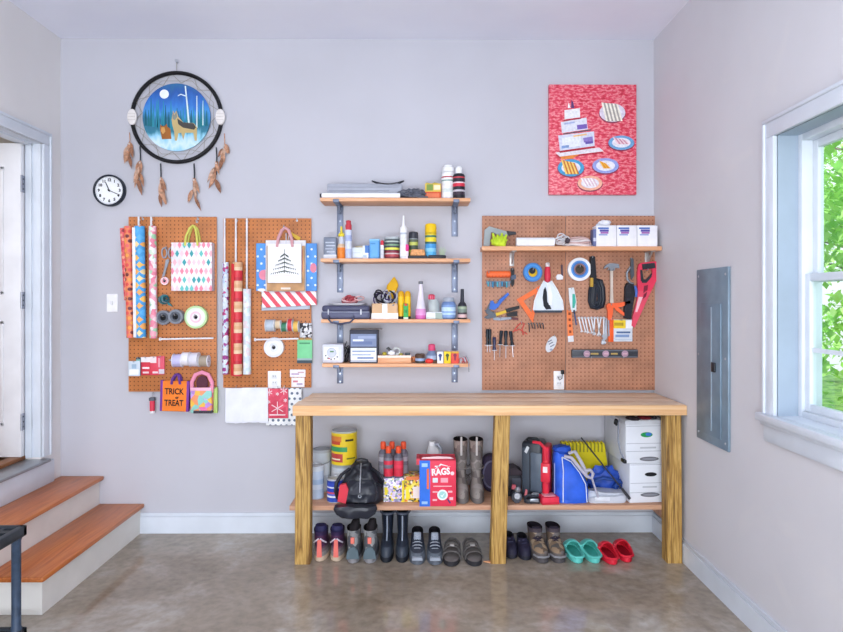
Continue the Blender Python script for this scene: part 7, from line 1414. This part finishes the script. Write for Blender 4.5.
clog('clog', 'red clog nearer the teal pair, turned inward', 614, 565.5, .06, 0xd6263a, 0x9a1428, 0xe8606c, 'red clogs', .225, .043); clog('clog', 'red clog on the right, last of the shoe row', 628, 563, -.04, 0xd6263a, 0x9a1428, 0xe8606c, 'red clogs', .225, .043)
# camo boots on the lower shelf
CAMO = spotted('camo_mud', [0x6f5f5c, 0x8f7f78, 0x584a4a, 0xa09088, 0x7a6a66, 0x6a6460], 32, .6, (1, 1, .6)); CAM2 = spotted('camo_dust', [0x77706c, 0x8a837e, 0x6a6260, 0x938c88], 26, .6)
def p7(t, F):
    mb = MB(M(0xc6c2c0, .5)); mb.tube([(.0, F(.128), .33), (.0, F(.126), .362)], .006, 8); mb.box(-.006, .006, F(.124), F(.13), .25, .34, .002); mb.build('pull_loop', t)
    mb = MB(M(0x8d8784, .5)); 
    for zz in (.11, .17): mb.tube([(.045*math.sin(a), F(.195)-(.078 if zz < .15 else .07)*math.cos(a), zz) for a in [2*PI*k/24 for k in range(24)]], .004, 6, True)
    mb.build('seam', t)
for lb, px, rz in (('left tall camouflage boot standing on the lower shelf', 463.2, .02), ('right tall camouflage boot on the lower shelf, nearest the middle post', 478.3, -.02)):
    s_, u_, l_ = tall_levels(.27, .0425, .335, .03, 1.08); u_ = [k+(c,) for k, c in zip(u_, (CAM2, CAM2, CAM2, CAM2, CAM2, CAM2, CAMO, CAMO, CAMO))]
    shoe('camouflage_boot', lb, 'boot', px, 500, rz, .27, s_, u_, l_, p7, False, 'camouflage boots', 0x6e6866, None, 0x1e1a1e, ZSH+.0008, -.395)
# ================================================================ ELECTRICAL PANEL ON THE RIGHT WALL
A_ = atX(699, 270, XR); B_ = atX(731, 450, XR); z0 = atX(699, 437, XR).z; z1 = A_.z; yf, yb = B_.y, A_.y
ep = thing('breaker_box', 'grey steel electrical panel set in the right wall beside the window', 'electrical panel', (XR, (yf+yb)/2, z0))
PAN = M(0x8296a6, .4, .25, .05, 10); PAN2 = M(0x7a8fa0, .38, .25, .05, 10)
hy, hz = (yb-yf)/2, z1-z0
mb = MB(PAN); mb.box(-.014, -.001, -hy, hy, 0, hz, .004); mb.build('flush_mount_cover', ep)
mb = MB(PAN2); dy0, dy1, dz0, dz1 = -hy*.66, hy*.12+hy*.14, hz*.06, hz*.84
mb.box(-.02, -.013, -hy*.62, hy*.62, hz*.05, hz*.8, .003); mb.build('door_leaf', ep)
mb = MB(M(0x9fb2c0, .4, .2)); 
mb.box(-.0225, -.019, -hy*.1, -hy*.04, hz*.08, hz*.78); mb.build('door_rib', ep)
mb = MB(M(0x24262c, .4)); mb.box(-.03, -.019, -hy*.36, -hy*.14, hz*.415, hz*.47, .004); mb.build('latch', ep)
mb = MB(STEEL)
for sy in (-.85, .85):
    pass
for sy, sz in ((-.85, .04), (.85, .04), (-.85, .96), (.85, .96), (.85, .5), (-.85, .5)):
    mb = MB(STEEL); mb.lathe([(0, -.0165), (.006, -.016), (.007, -.013)], (0, hy*sy, hz*sz), 'X', 10, False, False); mb.build('screw', ep)

# small fittings sit on the part that carries them
for r_ in [o for o in bpy.data.objects if o.parent is None and o.get('label')]:
    ch = {c.name.split('.')[0]: c for c in r_.children}
    for a_, b_ in (('lace', 'tongue'), ('buckle', 'flap'), ('piping', 'bag_body'), ('latch', 'door_leaf'), ('latch', 'shell'), ('door_rib', 'door_leaf'), ('heel_tab', 'upper'), ('seam', 'upper'), ('rivet', 'vamp'), ('wire_handle', 'body'), ('brush_slot', 'pan'), ('printed_mark', 'blade_sheath'), ('face_plate', 'box_body'), ('dial', 'face_plate'), ('blue_panel', 'box_body')):
        if b_ in ch:
            for c in list(r_.children):
                if c.name.split('.')[0] == a_ and not ch[b_].parent.parent: c.parent = ch[b_]
# ================================================================ LIGHT
w = bpy.data.worlds.new('sky'); SC.world = w; w.use_nodes = True
nt = w.node_tree; bg = nt.nodes['Background']
tc = nt.nodes.new('ShaderNodeTexCoord'); sp = nt.nodes.new('ShaderNodeSeparateXYZ'); nt.links.new(tc.outputs['Generated'], sp.inputs[0])
rp = ramp(nt, [(0, 0xd0d2d8), (.48, 0xdfe2e8), (.56, 0xf4f8ff), (1, 0xcfe0ff)])
mr = nt.nodes.new('ShaderNodeMapRange'); mr.inputs['From Min'].default_value = -1; nt.links.new(sp.outputs[2], mr.inputs['Value']); nt.links.new(mr.outputs[0], rp.inputs['Fac'])
nt.links.new(rp.outputs['Color'], bg.inputs['Color']); bg.inputs['Strength'].default_value = 1.5
def area(name, loc, rot, sx, sy, power, col=(1, 1, 1)):
    l = bpy.data.lights.new(name, 'AREA'); l.shape = 'RECTANGLE'; l.size = sx; l.size_y = sy; l.energy = power; l.color = col
    o = bpy.data.objects.new(name, l); COL.objects.link(o); o.location = loc; o.rotation_euler = rot; return o
area('daylight_garage_doorway', ((XL+XR)/2, YR+.15, 1.25), (R(94), 0, 0), 3.0, 2.3, 165, (.9, .95, 1))
area('overhead_fill', ((XL+XR)/2, -3.6, H-.06), (0, 0, 0), 2.2, 2.2, 24, (.9, .94, 1))  # unseen overhead area light, added as ambient fill
area('hall_fill', (XL-1.0, -1.3, H-.4), (0, 0, 0), .6, .6, 16, (.97, .97, 1))  # added fill so the hallway and open door leaf are not dark
area('ceiling_fill', ((XL+XR)/2, -4.9, .5), (R(150), 0, 0), 2.6, .8, 34, (.8, .88, 1))  # added cool fill aimed upward to brighten the ceiling, no real fixture
s = bpy.data.lights.new('sun', 'SUN'); s.energy = 5.5; s.angle = R(2); so = bpy.data.objects.new('sun', s); COL.objects.link(so); so.location = (-5, -3, 9); so.rotation_euler = (R(25), R(-48), 0)
SC.view_settings.view_transform = 'Standard'; SC.view_settings.look = 'None'; SC.view_settings.exposure = 0; SC.view_settings.gamma = 1
